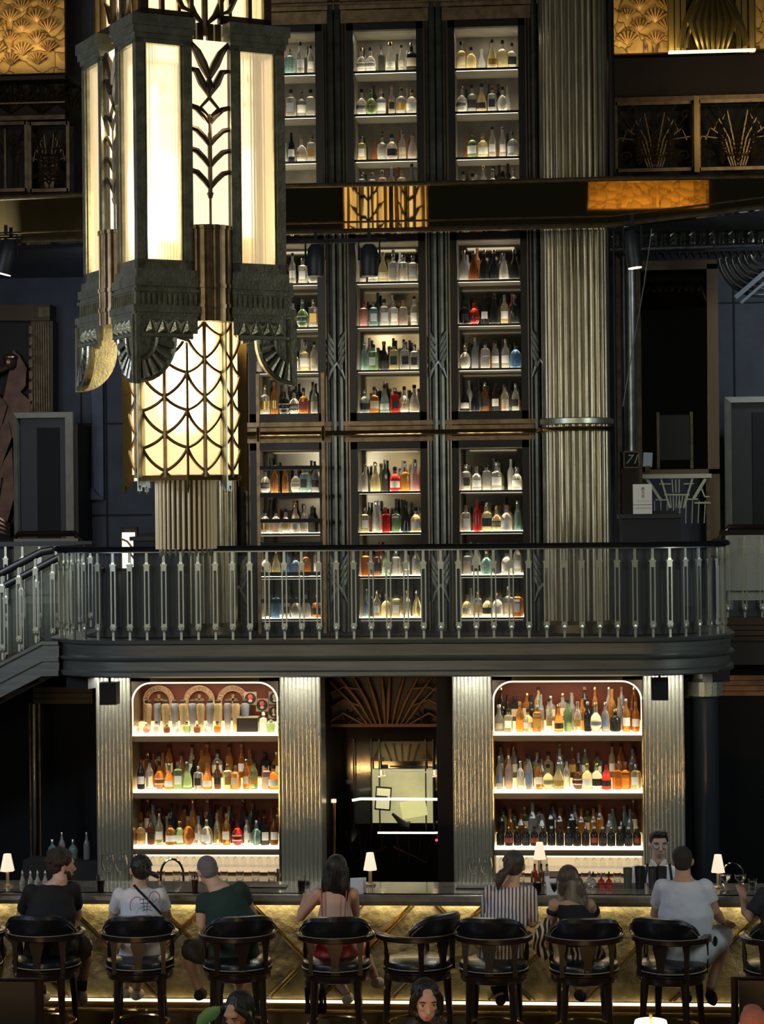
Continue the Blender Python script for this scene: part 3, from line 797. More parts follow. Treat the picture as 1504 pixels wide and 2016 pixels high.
# recessed leaf panels between the piers
def leafpanel(side, z0, z1, full=True):
    hw = (LS-2*PW)/2+.012; q = Matrix.Rotation(side*PI/2, 4, 'Z'); d = -H+.025
    g = MB().bb(-hw, hw, d+.03, d+.035, z0, z1); g.xf(q); g.build('leaf_glass', pane_hot, t)
    b = MB(); h = z1-z0
    for s in (-1, 1): b.bb(s*hw-.012, s*hw+.012, d-.01, d+.03, z0, z1)
    y = d+.012
    b.tube([(0, y, z0), (0, y, z0+h*.17)], .008, 6); b.tube([(0, y, z0+h*.15), (0, y, z0+h*.18)], [.012, .022], 6)
    b.tube([(0, y, z0+h*.17), (0, y, z0+h*.60)], .014, 6)
    nb = 4
    for k in range(nb):
        zz = z0+h*(.20+.115*k)
        for s in (-1, 1):
            b.tube([(0, y, zz), (s*hw*.25, y, zz+h*.045), (s*hw*.6, y, zz+h*.085), (s*hw, y, zz+h*.10)], [.010, .018, .019, .014], 6)
    for s in (-1, 1):   # bud
        b.tube([(0, y, z0+h*.58), (s*hw*.42, y, z0+h*.635), (0, y, z0+h*.69)], .012, 6)
    # tulip
    b.tube([(0, y, z0+h*.69), (0, y, z0+h*.74), (0, y, z0+h*.80)], [.012, .035, .012], 8)
    for s in (-1, 1):
        b.tube([(0, y, z0+h*.70), (s*hw*.35, y, z0+h*.77), (s*hw*.6, y, z0+h*.83), (s*hw, y, z0+h*.845)], [.012, .026, .022, .008], 6)
        b.tube([(0, y, z0+h*.80), (s*hw*.3, y, z0+h*.87), (s*hw*.55, y, z0+h*.93), (s*hw*.95, y, z0+h*.99)], [.02, .030, .026, .012], 6)
    b.xf(q); b.build('leaf_tracery', bronze, t)
    # reeded half round below
    f = MB(); zb = Z(628); n = 9; r_ = hw*.98
    pr = []
    for i in range(n*4+1):
        a = PI*i/(n*4); rr = r_*(1.0 if i % 4 in (1, 2, 3) else .9); pr.append((-rr*math.cos(a), d+.03-rr*.85*math.sin(a)))
    f.ring([[Vector((x, yy, z)) for x, yy in pr] for z in (zb, z0)], cap=True)
    for pz in (440, 558, 598): f.ring([[Vector((x*1.06, (yy-d-.03)*1.06+d+.03, z)) for x, yy in pr] for z in (Z(pz)-.012, Z(pz)+.012)])
    f.xf(q); f.build('reeded_bracket', bronze_lt, t)
for side in range(4): leafpanel(side, Z(436), Z(62))
# upper tier, mostly above the frame
for sx, sy in corners:
    b = MB(); k = .88; e = .05; z0, z1 = Z(24), Z(-620)
    hh = H*k; w2 = PW*.95
    b.bb(-hh, -hh+e, -hh, -hh+e, z0, z1)
    for u in (w2*.45, w2):
        b.bb(-hh+u-e*.5, -hh+u, -hh, -hh+e*.8, z0, z1); b.bb(-hh, -hh+e*.8, -hh+u-e*.5, -hh+u, z0, z1)
    for zz in (z0, z1-.05): b.bb(-hh, -hh+w2, -hh, -hh+e, zz, zz+.05); b.bb(-hh, -hh+e, -hh, -hh+w2, zz, zz+.05)
    for j in range(7):
        zz = z0+.06+j*.28
        b.tube([(-hh+w2*.5, -hh+.02, zz+.16), (-hh+w2*.66, -hh+.02, zz+.12), (-hh+w2*.8, -hh+.02, zz+.02), (-hh+w2*.96, -hh+.02, zz)], [.008, .018, .018, .008], 6)
        b.tube([(-hh+.02, -hh+w2*.5, zz+.16), (-hh+.02, -hh+w2*.66, zz+.12), (-hh+.02, -hh+w2*.8, zz+.02), (-hh+.02, -hh+w2*.96, zz)], [.008, .018, .018, .008], 6)
    at_corner(b, sx, sy); b.build('upper_tracery', bronze, t)
    g = MB(); g.bb(-hh+.03, -hh+w2, -hh+.035, -hh+.04, z0, z1); g.bb(-hh+.035, -hh+.04, -hh+.03, -hh+w2, z0, z1)
    at_corner(g, sx, sy); g.build('upper_glass', pane_glow, t)
for side in range(4):
    q = Matrix.Rotation(side*PI/2, 4, 'Z'); b = MB()
    hw = .17
    b.tube([(0, -H*.8, Z(50)), (0, -H*.8, Z(-600))], .02, 6)
    for s in (-1, 1):
        b.tube([(0, -H*.8, Z(30)), (s*.07, -H*.8, Z(8)), (s*.12, -H*.8, Z(-30)), (s*.14, -H*.8, Z(-60))], [.008, .022, .018, .01], 6)
        for j in range(1, 6): b.tube([(0, -H*.8, Z(30-90*j)), (s*.07, -H*.8, Z(8-90*j)), (s*.15, -H*.8, Z(-10-90*j))], [.01, .022, .014], 6)
        b.bb(s*hw-.01, s*hw+.01, -H*.8-.01, -H*.8+.03, Z(55), Z(-600))
    for s in (-.5, -.2, .2, .5): b.bb(s*hw-.02, s*hw+.02, -H*.8-.01, -H*.8+.02, Z(62), Z(25))
    b.xf(q); b.build('finial_tracery', bronze, t)
    g = MB().bb(-hw, hw, -H*.8+.03, -H*.8+.035, Z(60), Z(-600)); g.xf(q); g.build('finial_glass', pane_hot, t)
b = MB().bb(-H*.9, H*.9, -H*.9, H*.9, Z(-640), Z(-620)); b.tube([(0, 0, Z(-620)), (0, 0, 15.9-ZB)], .06, 10); b.build('suspension_stem', bronze, t)
# closing plates above the lantern and inside
b = MB(); b.ring([[Vector((x, y, z)) for x, y in ((-H+.08, -H+.08), (H-.08, -H+.08), (H-.08, H-.08), (-H+.08, H-.08))] for z in (Z(618), Z(614))]); b.build('inner_plate', brass, t)
# lower octagonal lantern, wide faces on the diagonals
AP = .316; ra = math.radians
verts8 = []
for kf in range(4):
    base = -PI/4*3+kf*PI/2      # diagonal directions
    for s in (-1, 1): verts8.append(base+s*ra(25.6))
rr8 = AP/math.cos(ra(25.6))
P8 = [(rr8*math.cos(a), rr8*math.sin(a)) for a in verts8]
zl0, zl1 = Z(938)+.0, Z(612)
g = MB(); k = .955
g.ring([[Vector((x*k, y*k, z)) for x, y in P8] for z in (zl0+.02, zl1)], cap=False); g.build('lantern_glass', mat('opal_lantern_glass', (1, .93, .75), 0, .5, emit=.55, ecol=(1, .74, .36), trans=.75), t)
MB().ell((0, 0, (zl0+zl1)/2+.22), (.15, .15, .42), 12).build('lamp_globe', mat('lamp_globe_white', (1, .95, .85), emit=8, ecol=(1, .84, .53)), t)
for i in range(8):
    x, y = P8[i]; d = Vector((x, y, 0)).normalized()
    b = MB(); c0 = Vector((x, y, 0))
    b.box((x, y, (zl0+zl1)/2-.02), (.03, .016, zl1-zl0+.08), rz=math.atan2(y, x))
    b.box((x*1.08, y*1.08, (zl0+zl1)/2-.03), (.03, .01, zl1-zl0+.11), rz=math.atan2(y, x))
    b.tube([(x*1.08, y*1.08, zl0-.05), (x*1.08, y*1.08, zl0-.10)], [.012, .003], 5)
    b.build('lantern_fin', brass if i % 2 else nickel_lt, t)
for i in range(8):
    p, q = Vector((*P8[i], 0)), Vector((*P8[(i+1) % 8], 0)); mid = (p+q)/2; hh = (q-p)/2
    b = MB(); b.tube([mid+Vector((0, 0, zl0)), mid+Vector((0, 0, zl1))], .013, 6)
    per = .232; z = Z(890)+0
    def S(u, zz): return mid+hh*u+Vector((0, 0, zz))
    zc0 = Z(926)
    for row in range(-1, 5):
        zc_ = zc0+per*row; ze = zc_+per*.62   # centre node, edge node above it
        for s in (-1, 1):
            for (a_, b_) in (((s, ze), (0, zc_)), ((0, zc_+per), (s, ze))):
                u0, z0_ = a_; u1, z1_ = b_; pts = []
                for j in range(7):
                    f = j/6; uu = u0+(u1-u0)*(1-math.cos(f*PI/2)); zz = z0_+(z1_-z0_)*math.sin(f*PI/2)
                    uu = u0+(u1-u0)*(f*.55+.45*(1-math.cos(f*PI/2))); zz = z0_+(z1_-z0_)*(f*.55+.45*math.sin(f*PI/2))
                    if zl0 <= zz <= zl1: pts.append(S(uu, zz))
                if len(pts) > 2: b.tube(pts, .0105, 5)
    b.build('scale_tracery', bronze_lt, t)
b = MB()
b.ring([[Vector((x*1.02, y*1.02, z)) for x, y in P8] for z in (zl0-.02, zl0+.012)]); b.build('lantern_ring', brass, t)
# tassel of glass rods
b = MB(); n = 34
for i in range(n):
    a = 2*PI*i/n; b.lathe([(.0085, Z(1085)), (.0085, zl0-.02)], (.186*math.cos(a), .186*math.sin(a), 0), 6)
b.build('glass_rod_drum', mat('fluted_glass_rods', (.85, .74, .50), .25, .2, emit=.10, ecol=(1, .75, .4), coat=.5), t)
b = MB(); b.lathe([(.172, Z(1083)), (.172, zl0-.02)], n=24); b.build('inner_drum', mat('amber_drum', (.06, .045, .02), .5, .4, emit=.01, ecol=(1, .7, .3)), t)
b = MB()
for i in range(24):
    a = 2*PI*i/24; b.lathe([(.006, Z(1100)), (.010, Z(1094)), (.006, Z(1083))], (.165*math.cos(a), .165*math.sin(a), 0), 5)
b.build('bead_fringe', nickel_lt, t)
# light thrown by the chandelier's own lamps
l = bpy.data.lights.new('chandelier_lamp', 'POINT'); l.energy = 60; l.color = (1, .78, .45); l.shadow_soft_size = .1
for face in range(4):
    a = TH+PI/2*face
    p = CEN+Vector((math.sin(a), -math.cos(a), 0))*(H-.10)
    area('chandelier_tube', (p.x, p.y, ZB+(zt0+zt1)/2), (p.x+math.sin(a), p.y-math.cos(a), ZB+(zt0+zt1)/2-.3), .2, 22, (1, .80, .5), 1.2)
# ================================================================ balcony over the bar
YRL = 18.55
zr0, zr1, zrail = W(760, 1333, YRL).z, W(760, 1258, YRL).z, W(760, 1077, YRL).z
xl, xr = W(112, 1290, YRL+.85).x, W(1440, 1280, YRL+.85).x
RC = .85
def bpath(off=0.0, n=12, y_end=20.5):
    r_ = RC+off; pts = [(xl-off, y_end)]
    for i in range(n+1):
        a = PI+PI/2*i/n; pts.append((xl+RC+r_*math.cos(a), YRL+RC+r_*math.sin(a)))
    for i in range(n+1):
        a = -PI/2+PI/2*i/n; pts.append((xr-RC+r_*math.cos(a), YRL+RC+r_*math.sin(a)))
    pts.append((xr+off, y_end)); return pts
h = zr1-zr0
prof = [(-.25, 0), (.0, 0), (.02, .012), (.02, .045), (-.01, .06), (-.01, h*.42), (.018, h*.45), (.03, h*.50), (.018, h*.54), (-.012, h*.57), (-.004, h*.86), (.022, h*.90), (.03, h*.985), (.02, h), (-.25, h)]
t = thing('balcony', 'curved grey metal balcony with moulded rim above the back bar', 'balcony', (0, 0, zr0))
MB().sweep([(x, y, 0) for x, y in bpath()], prof).build('moulded_rim', fascia_m, t, sharp=.5)
pl = bpath(-.1, y_end=20.3)
MB().ring([[Vector((x, y, z)) for x, y in pl] for z in (.05, .2)]).build('deck', brown, t)
# balustrade
def baluster_mesh(H_, wdt=.030):
    b = MB(); s = H_
    b.box((0, 0, s*.045), (.020, .02, s*.09)); b.lathe([(.010, s*.08), (.020, s*.10), (.020, s*.13), (.014, s*.15)], n=8)
    b.box((0, 0, s*.145), (.052, .03, .018)); b.box((0, 0, s*.125), (.042, .03, .022))
    for sg in (-1, 1): b.box((sg*.018, 0, s*.475), (.010, .016, s*.66))
    b.box((0, 0, s*.81), (.046, .022, .05)); b.box((0, 0, s*.845), (.056, .03, .016)); b.box((0, 0, s*.865), (.036, .026, .03), taper=.6)
    b.box((0, 0, s*.94), (.022, .018, s*.14))
    b.box((0, 0, s*.16), (.046, .022, .03))
    return b
def along(pts, step, start=0):
    """points at equal steps along a polyline, with heading"""
    out = []; acc = -start; 
    for (a, b_) in zip(pts, pts[1:]):
        a, b_ = Vector(a), Vector(b_); L_ = (b_-a).length; d = (b_-a)/L_ if L_ else None
        while acc <= L_:
            if acc >= 0: out.append((a+d*acc, math.atan2(d.y, d.x)))
            acc += step
        acc -= L_
    return out
balm = baluster_mesh(zrail-zr1-.02).mesh('baluster'); balm.materials.append(nickel_lt)
t = thing('balustrade', 'long balustrade with dark rail and pale slotted balusters round the balcony', 'railing', (0, 0, zr1))
hz = zrail-zr1
MB().sweep([(x, y, 0) for x, y in bpath(-.05)], [(-.045, hz-.02), (.045, hz-.02), (.05, hz), (.03, hz+.022), (-.03, hz+.022), (-.05, hz)]).build('handrail', black, t)
MB().sweep([(x, y, 0) for x, y in bpath(-.05)], [(-.02, hz-.032), (.02, hz-.032), (.02, hz-.02), (-.02, hz-.02)]).build('rail_bracket', mat('rail_steel', (.4, .42, .4), 1, .3), t)
for p, a in along([(x, y, 0) for x, y in bpath(-.05)], .1495, .05):
    o = bpy.data.objects.new('baluster', balm); C.objects.link(o); o.parent = t; o.location = (p.x, p.y, 0); o.rotation_euler = (0, 0, a)
pane = mat('balustrade_glass', (.75, .85, .8), 0, .03, alpha=.035, spec=.9)
MB().sweep([(x, y, 0) for x, y in bpath(-.13, 16)], [(-.004, .02), (.004, .02), (.004, hz-.04), (-.004, hz-.04)]).build('glass_panel', pane, t)
# stair down to the left
t = thing('staircase', 'stair descending left from the balcony with moulded grey stringer', 'staircase', (xl, 0, 0))
sl = -(W(0, 1318, YRL+.6).z-W(112, 1260, YRL+.6).z)/(W(112, 1260, YRL+.6).x-W(0, 1318, YRL+.6).x)*-1
slope = (W(112, 1260, YRL+.6).z-W(0, 1318, YRL+.6).z)/(W(112, 1260, YRL+.6).x-W(0, 1318, YRL+.6).x)
ys0, ys1 = YRL+.30, YRL+1.55
def sy_(x): return slope*x
for y in (ys0, ys1):
    b = MB(); l_ = -4.2; hh = zr1-zr0-.02
    for (za, zb, d) in ((0, hh, 0), (hh*.9, hh, .03), (hh*.42, hh*.54, .025), (0, .05, .03)):
        poly = [(.15, zr0+za), (.15, zr0+zb), (0, zr0+zb), (l_, max(0, zr0+zb+sy_(l_))), (l_, max(0, zr0+za+sy_(l_)-.0)), (0, zr0+za)]
        b.prism(poly, y-d, y+.07)
    b.build('stringer', fascia_m, t)
n = 12
for k in range(n):
    x = -.33*(k+.5); z = zr1-.06+sy_(x)
    if z > .1: MB().bb(x-.18, x+.16, ys0+.07, ys1, z-.17, z).build('tread', brown, t)
t = thing('stair_railing', 'sloping stair railing with dark handrail and pale balusters at left', 'railing', (xl, 0, 0))
for y in (ys0+.03, ys1+.04):
    MB().tube([(.1, y, zrail-.005), (0, y, zrail-.02), (-2.6, y, zrail-.02+sy_(-2.6))], .034, 8, flat=.6).build('handrail', black, t)
    for k in range(16):
        x = -.06-.15*k
        o = bpy.data.objects.new('baluster', balm); C.objects.link(o); o.parent = t; o.location = (x, y, zr1+sy_(x)-.005)
MB().bb(-.85, .0, 0, .01, 0, 0.01)
a = MB(); y = ys1+.1
a.prism([(0, zr1+.02), (-2.6, zr1+.02+sy_(-2.6)), (-2.6, zrail-.06+sy_(-2.6)), (0, zrail-.06)], y, y+.008); a.build('glass_panel', mat('hazy_glass', (.55, .62, .5), 0, .12, alpha=.22), t)
# gallery rails at the back, left and right
def backrail(px0, px1, pyt, pyb, Y, label, px_first, step):
    a = W(px0, pyb, Y); c = W(px1, pyb, Y); z0 = W((px0+px1)/2, pyb, Y).z; z1 = W((px0+px1)/2, pyt, Y).z
    t = thing('gallery_railing', label, 'railing', (a.x, Y, z0))
    MB().bb(0, c.x-a.x, -.03, .03, z1-z0-.02, z1-z0+.025).build('handrail', black, t)
    me = baluster_mesh(z1-z0-.02).mesh('baluster'); me.materials.append(nickel_lt); x = px_first
    while x < c.x-a.x-.02:
        o = bpy.data.objects.new('baluster', me); C.objects.link(o); o.parent = t; o.location = (x, 0, 0); x += step
    MB().bb(0, c.x-a.x, .05, .058, .02, z1-z0-.05).build('glass_panel', pane, t)
backrail(-40, 184, 1071, 1235, 21.2, 'level railing of the left gallery, behind the stair rail', .1, .17)
backrail(1418, 1560, 1049, 1218, 21.2, 'level railing of the right gallery at the picture edge', .07, .165)
# back seats
def armchair(px, pyb, Y, w_, label, m):
    c = W(px, pyb, Y); t = thing('lounge_chair', label, 'armchair', (c.x, Y, ZM))
    h = 1.05
    b = MB(); b.bb(-w_/2+.06, w_/2-.06, -.03, .06, .42, h-.05); b.bb(-w_/2+.08, w_/2-.08, .06, .55, .32, .46); b.build('cushion', m, t)
    b = MB(); b.tube([(-w_/2, 0, 0), (-w_/2, 0, h-.12), (-w_/2+.1, 0, h), (w_/2-.1, 0, h), (w_/2, 0, h-.12), (w_/2, 0, 0)], .03, 8); b.build('frame', wood, t)
armchair(1492, 1215, 22.0, .75, 'pale upholstered armchair with wooden frame behind the right gallery railing', mat('silver_velvet', (.42, .42, .34), 0, .45, bump=.3, bscale=18))
armchair(93, 1200, 22.4, .8, 'pale upholstered armchair behind the stair railing at left', mat('olive_velvet', (.26, .25, .16), 0, .6, bump=.3, bscale=18))
# ================================================================ flanks of the mezzanine
def doorcase(px0, px1, pyt, Y, label, n):
    a = W(px0, pyt, Y); c = W(px1, pyt, Y); z1 = W((px0+px1)/2, pyt, Y).z-ZM; w_ = c.x-a.x
    t = thing('door_%d' % n, label, 'doorway', ((a.x+c.x)/2, Y, ZM)); t['kind'] = 'structure'
    b = MB(); f = .075
    for s in (-1, 1): b.add([(s*w_/2, -.06, 0), (s*(w_/2-f), -.16, 0), (s*(w_/2-f), -.16, z1-f), (s*w_/2, -.06, z1), (s*w_/2, .02, 0), (s*(w_/2-f), .02, 0), (s*(w_/2-f), .02, z1-f), (s*w_/2, .02, z1)],
                            [(0, 1, 2, 3), (4, 7, 6, 5), (1, 5, 6, 2), (0, 3, 7, 4), (0, 4, 5, 1), (3, 2, 6, 7)])
    b.add([(-w_/2, -.06, z1), (w_/2, -.06, z1), (w_/2-f, -.16, z1-f), (-w_/2+f, -.16, z1-f), (-w_/2, .02, z1), (w_/2, .02, z1), (w_/2-f, .02, z1-f), (-w_/2+f, .02, z1-f)],
          [(0, 1, 2, 3), (4, 7, 6, 5), (0, 4, 5, 1), (3, 2, 6, 7), (0, 3, 7, 4), (1, 5, 6, 2)])
    b.build('architrave', mat('satin_champagne', (.85, .80, .62), .2, .45, noise=.2), t)
    MB().bb(-w_/2+f, w_/2-f, -.04, -.01, 0, z1-f).build('dark_panel', mat('charcoal_panel', (.015, .015, .017), 0, .4), t)
    MB().bb(-.08, w_/2-f-.10, -.06, -.042, 0, z1-f-.12).build('door_leaf', mat('inky_panel', (.003, .003, .003), 0, .6), t)
doorcase(28, 145, 812, 27.2, 'dark doorway in champagne metal frame', 1)
doorcase(1425, 1560, 781, 27.2, 'dark doorway in champagne metal frame at right', 2)
a = W(145, 830, 27.3); c = W(156, 830, 27.3); struct(MB().bb(a.x, c.x, 27.2, 28, ZM, W(150, 835, 27.3).z).build('trim_9', brown))
# bronze relief of a figure, left
YB = 27.6
t = thing('bronze_relief', 'bronze stepped relief of a robed figure in ribbed frame at left', 'wall relief', W(50, 1060, YB)); o0 = t.location.copy()
b = MB(); b.prism([L(-60, 600, YB), L(100, 600, YB), L(100, 632, YB), L(-60, 632, YB)], -.05, .3); b.prism([L(60, 632, YB), L(104, 632, YB), L(104, 830, YB), L(60, 830, YB)], 0, .3)
b.build('pilaster_frame', mat('umber_bronze', (.085, .06, .035), .6, .5), t)
b = MB()
for k in range(7): x, z = L(70+k*4.6, 830, YB); z2 = L(70, 634, YB)[1]; b.bb(x-.009, x+.009, -.03, 0, z, z2)
for k in range(9): x, z = L(63, 650+k*22, YB); b.bb(x-.03, x+.02, -.04, 0, z-.05, z+.05)
b.bb(*[L(72, 0, YB)[0], L(94, 0, YB)[0]], -.08, -.05, L(0, 627, YB)[1], L(0, 608, YB)[1]); b.build('fluting', bronze, t)
MB().prism([L(-60, 632, YB), L(60, 632, YB), L(60, 1070, YB), L(-60, 1070, YB)], .1, .3).build('backing', mat('dark_umber', (.02, .015, .012), .4, .5), t)
red_br = mat('reddish_bronze', (.14, .075, .05), .75, .38, noise=.4)
def plate(pts, y, y2=.12): MB().prism([L(x, yy, YB) for x, yy in pts], y, y2).build('robe_plate', red_br, t)
plate([(28, 690), (40, 700), (54, 725), (52, 760), (42, 772), (62, 790), (60, 825), (20, 870), (-20, 850), (10, 780)], -.05)
plate([(-20, 760), (12, 790), (18, 800), (0, 860), (-30, 880)], -.10)
plate([(-30, 850), (20, 830), (26, 862), (-10, 960), (-30, 960)], -.08)
plate([(0, 925), (26, 880), (30, 980), (16, 1030), (-20, 990)], -.06)
plate([(-30, 960), (8, 940), (2, 980), (-30, 1010)], -.12)
b = MB(); p0, p1 = L(-15, 738, YB), L(22, 722, YB)
b.tube([(p0[0]-.3, -.14, p0[1]), (p0[0], -.15, p0[1]), (p1[0], -.14, p1[1])], [.07, .06, .045], 8); b.build('arm_relief', mat('pale_copper', (.42, .24, .17), .85, .3), t)  # lighter copper, used for arm, head and drapery folds
x, z = L(24, 714, YB); b = MB(); b.ell((x, -.12, z), (.075, .09, .105), 10); b.ell((x-.0, -.14, z+.06), (.09, .07, .05), 10)
b.build('head_relief', MATS['pale_copper'], t)
b = MB()
for k in range(4): p = L(-30, 985+k*12, YB); q = L(24, 1034+k*7, YB); b.tube([(p[0], -.1, p[1]), ((p[0]+q[0])/2, -.12, (p[1]+q[1])/2-.05), (q[0], -.1, q[1])], .028, 6)
b.build('drapery_folds', MATS['pale_copper'], t)
# big smoked mirror, right
YMR = 26.4
t = thing('wall_mirror', 'tall smoked mirror in bronze frame on the right wall', 'mirror', W(1330, 928, YMR)); o0 = t.location.copy()
b = MB(); (x0, z0), (x1, z1) = L(1253, 930, YMR), L(1412, 520, YMR)
b.bb(x0, x0+.05, -.05, .05, z0, z1); b.bb(x1-.13, x1, -.05, .05, z0-1, z1); b.bb(x0, x1, -.05, .05, z1-.06, z1+.05); b.bb(x0, x1, -.05, .05, z0-.03, z0+.03); b.build('frame', mat('brown_bronze', (.14, .095, .055), .8, .4), t)
MB().bb(x0+.05, x1-.13, .0, .02, z0+.03, z1-.06).build('smoked_glass', mat('smoked_mirror_dark', (.20, .18, .13), 1, .05, bump=.04, bscale=3), t)
MB().bb(L(1290, 0, YMR)[0], L(1350, 0, YMR)[0], -.03, -.002, L(0, 922, YMR)[1], L(0, 836, YMR)[1]).build('black_panel', black, t)
b = MB(); xa, xb = L(1284, 0, YMR)[0], L(1355, 0, YMR)[0]; zt_ = L(0, 830, YMR)[1]
for x in (xa, xb-.03): b.bb(x, x+.03, -.04, -.001, z0+.04, zt_)
b.build('inner_frame', bronze, t)
b = MB()
for px, p0, p1 in ((1371, 728, 750), (1383, 730, 775)): b.bb(L(px, 0, YMR)[0], L(px+7, 0, YMR)[0], -.04, -.02, L(0, p1+38, YMR)[1], L(0, p0+38, YMR)[1])
# slender silver half column with number plaque
c = W(1240, 895, 25.2); z1 = W(1240, 500, 25.2).z-c.z
t = thing('slender_column', 'slender silvered half column left of the smoked mirror', 'column', c)
MB().lathe([(.075, 0), (.078, z1*.5), (.075, z1)], n=20).build('shaft', mat('dull_silver_col', (.34, .34, .30), .85, .35, noise=.4, nscale=6), t)
b = MB(); b.bb(-.14, -.09, -.02, .1, 0-.9, z1); b.bb(.09, .14, -.02, .1, -.9, z1); b.build('side_strip', bronze, t)
MB().bb(-.10, .10, -.05, .12, ZM-c.z, -.0).build('pedestal', brown, t)
c = W(1243, 905, 25.13); t = thing('number_plaque', 'small square black plaque with script numerals under the slender column', 'sign', c)
MB().bb(-.085, .085, -.01, .02, -.09, .09).build('plate', blackm, t)
b = MB()
for x in (-.085, .085): b.bb(x-.008, x+.008, -.02, .02, -.095, .095)
for z in (-.09, .09): b.bb(-.09, .09, -.02, .02, z-.008, z+.008)
b.build('plaque_frame', bronze_lt, t)
def text(s, loc, size, m, parent=None, name='lettering', font_rot=(PI/2, 0, 0), shear=0, ext=.001):
    cu = bpy.data.curves.new(name, 'FONT'); cu.body = s; cu.size = size; cu.align_x = 'CENTER'; cu.align_y = 'CENTER'; cu.extrude = ext; cu.shear = shear
    oc = bpy.data.objects.new(name, cu); C.objects.link(oc)
    dg = bpy.context.evaluated_depsgraph_get(); dg.update(); me = bpy.data.meshes.new_from_object(oc.evaluated_get(dg))
    bpy.data.objects.remove(oc); me.materials.clear(); me.materials.append(m)
    o = bpy.data.objects.new(name, me); C.objects.link(o); o.location = loc; o.rotation_euler = font_rot
    if parent: o.parent = parent
    return o
text('71', (0, -.014, .0), .15, nickel_lt, t, shear=.35)
# art deco fountain console under the mirror
YC = 26.0
t = thing('console_grille', 'fan shaped silver metal console grille beneath the smoked mirror', 'console', W(1335, 1060, YC)); o0 = t.location.copy()
b = MB(); xa, za = L(1258, 938, YC); xb, _ = L(1398, 936, YC); b.bb(xa, xb, -.25, .1, za-.03, za+.02); b.build('console_top', nickel_lt, t)
b = MB()
def ln(p, q, r_=.014): (x0, z0), (x1, z1) = L(*p, YC), L(*q, YC); b.tube([(x0, -.1, z0), (x1, -.1, z1)], r_, 5)
for p, q, r_ in (((1272, 942), (1300, 985), .03), ((1300, 942), (1318, 1000), .02), ((1362, 942), (1345, 1000), .02), ((1388, 942), (1364, 982), .03),
                 ((1297, 953), (1320, 953), .012), ((1345, 953), (1365, 952), .012), ((1307, 974), (1356, 974), .016), ((1290, 984), (1313, 984), .014), ((1350, 983), (1373, 983), .014),
                 ((1366, 990), (1398, 990), .014), ((1380, 962), (1386, 978), .012), ((1386, 978), (1396, 978), .012)): ln(p, q, r_)
for k in range(7): ln((1312+k*6.2, 976), (1316+k*4.6, 1000), .010)
for k in range(10): ln((1275+k*12.5, 986), (1277+k*12, 1030), .008)
for k in range(3): ln((1322+k*7, 944), (1324+k*6, 970), .011)
b.build('fan_bars', nickel_lt, t)
b = MB()
for x in (xa+.03, xb-.03): b.bb(x-.02, x+.02, -.02, .06, ZM-o0.z, za)
b.build('leg', bronze, t)
# reception desk, card, fire extinguisher
def desk(px0, px1, pyt, Y, label, dep=.6):
    a = W(px0, pyt, Y); c = W(px1, pyt, Y); z = W((px0+px1)/2, pyt, Y).z
    t = thing('host_desk', label, 'desk', ((a.x+c.x)/2, Y, ZM)); w_ = c.x-a.x
    MB().bb(-w_/2, w_/2, 0, dep, 0, z-ZM-.04).build('carcass', blackm, t)
    MB().bb(-w_/2-.03, w_/2+.03, -.03, dep+.03, z-ZM-.04, z-ZM).build('desk_top', mat('soft_black', (.02, .02, .017), 0, .6), t)
    MB().bb(-w_/2+.03, w_/2-.03, .1, dep-.05, z-ZM, z-ZM+.03).build('ledger_ledge', blackm, t)
    return t, z
td, zd = desk(1224, 1340, 1012, 20.4, 'matt black host desk on the balcony right of the round column')
desk(262, 352, 1056, 20.6, 'matt black host desk on the balcony behind the glass rod tassel')
c = W(1264, 1010, 20.5)
t = thing('menu_card', 'white printed card standing on the host desk', 'card', (c.x, 20.35, zd+.0))
MB().box((0, .0, .140), (.175, .006, .275)).build('card_stock', mat('card_white', (.72, .68, .58), 0, .6, emit=.0), t)
ink = mat('ink', (.06, .05, .04), 0, .6)
b = MB(); b.bb(-.085, .085, -.006, -.004, .085, .089); b.bb(-.07, .085, -.006, -.004, .055, .058); b.bb(-.04, .06, -.006, -.004, .122, .1235); b.build('printed_rule', ink, t)
for ch, z in (('和', .232), ('与', .20), ('会', .165)): text(ch, (.005, -.0045, z), .034, ink, t, 'printed_character')
text('Menu' if False else '·', (0, -.0045, .03), .03, ink, t, 'printed_character')
area('desk_lamp', (c.x-.3, 19.6, zd+1.6), (c.x, 20.35, zd+.1), .2, 3, (1, .9, .75))
c = W(1238, 1005, 20.9); t = thing('fire_extinguisher', 'red fire extinguisher with black hose behind the host desk', 'fire extinguisher', (c.x, 21.2, ZM+.45))
MB().lathe([(.06, 0), (.075, .03), (.075, .55), (.05, .62), (.02, .65)], n=16).build('cylinder_body', mat('extinguisher_red', (.35, .02, .03), 0, .35), t)
MB().tube([(0, 0, .65), (0, -.02, .72), (.05, -.04, .75), (.09, -.05, .70), (.1, -.05, .4)], .016, 6).build('hose', black, t)
MB().bb(-.1, .1, .06, .3, -.45, .0).build('stand', blackm, t)
c = W(1275, 905, 26.2); t = thing('leaflet', 'tilted pale sheet propped in front of the smoked mirror', 'paper', (c.x, 26.2, c.z))
MB().box((0, 0, 0), (.11, .01, .17), ry=.06, rz=.1).build('sheet', mat('pale_blue_paper', (.5, .58, .58), 0, .5), t)
MB().bb(-.03, .03, -.01, .2, -.14, -.075).build('clip', bronze, t)
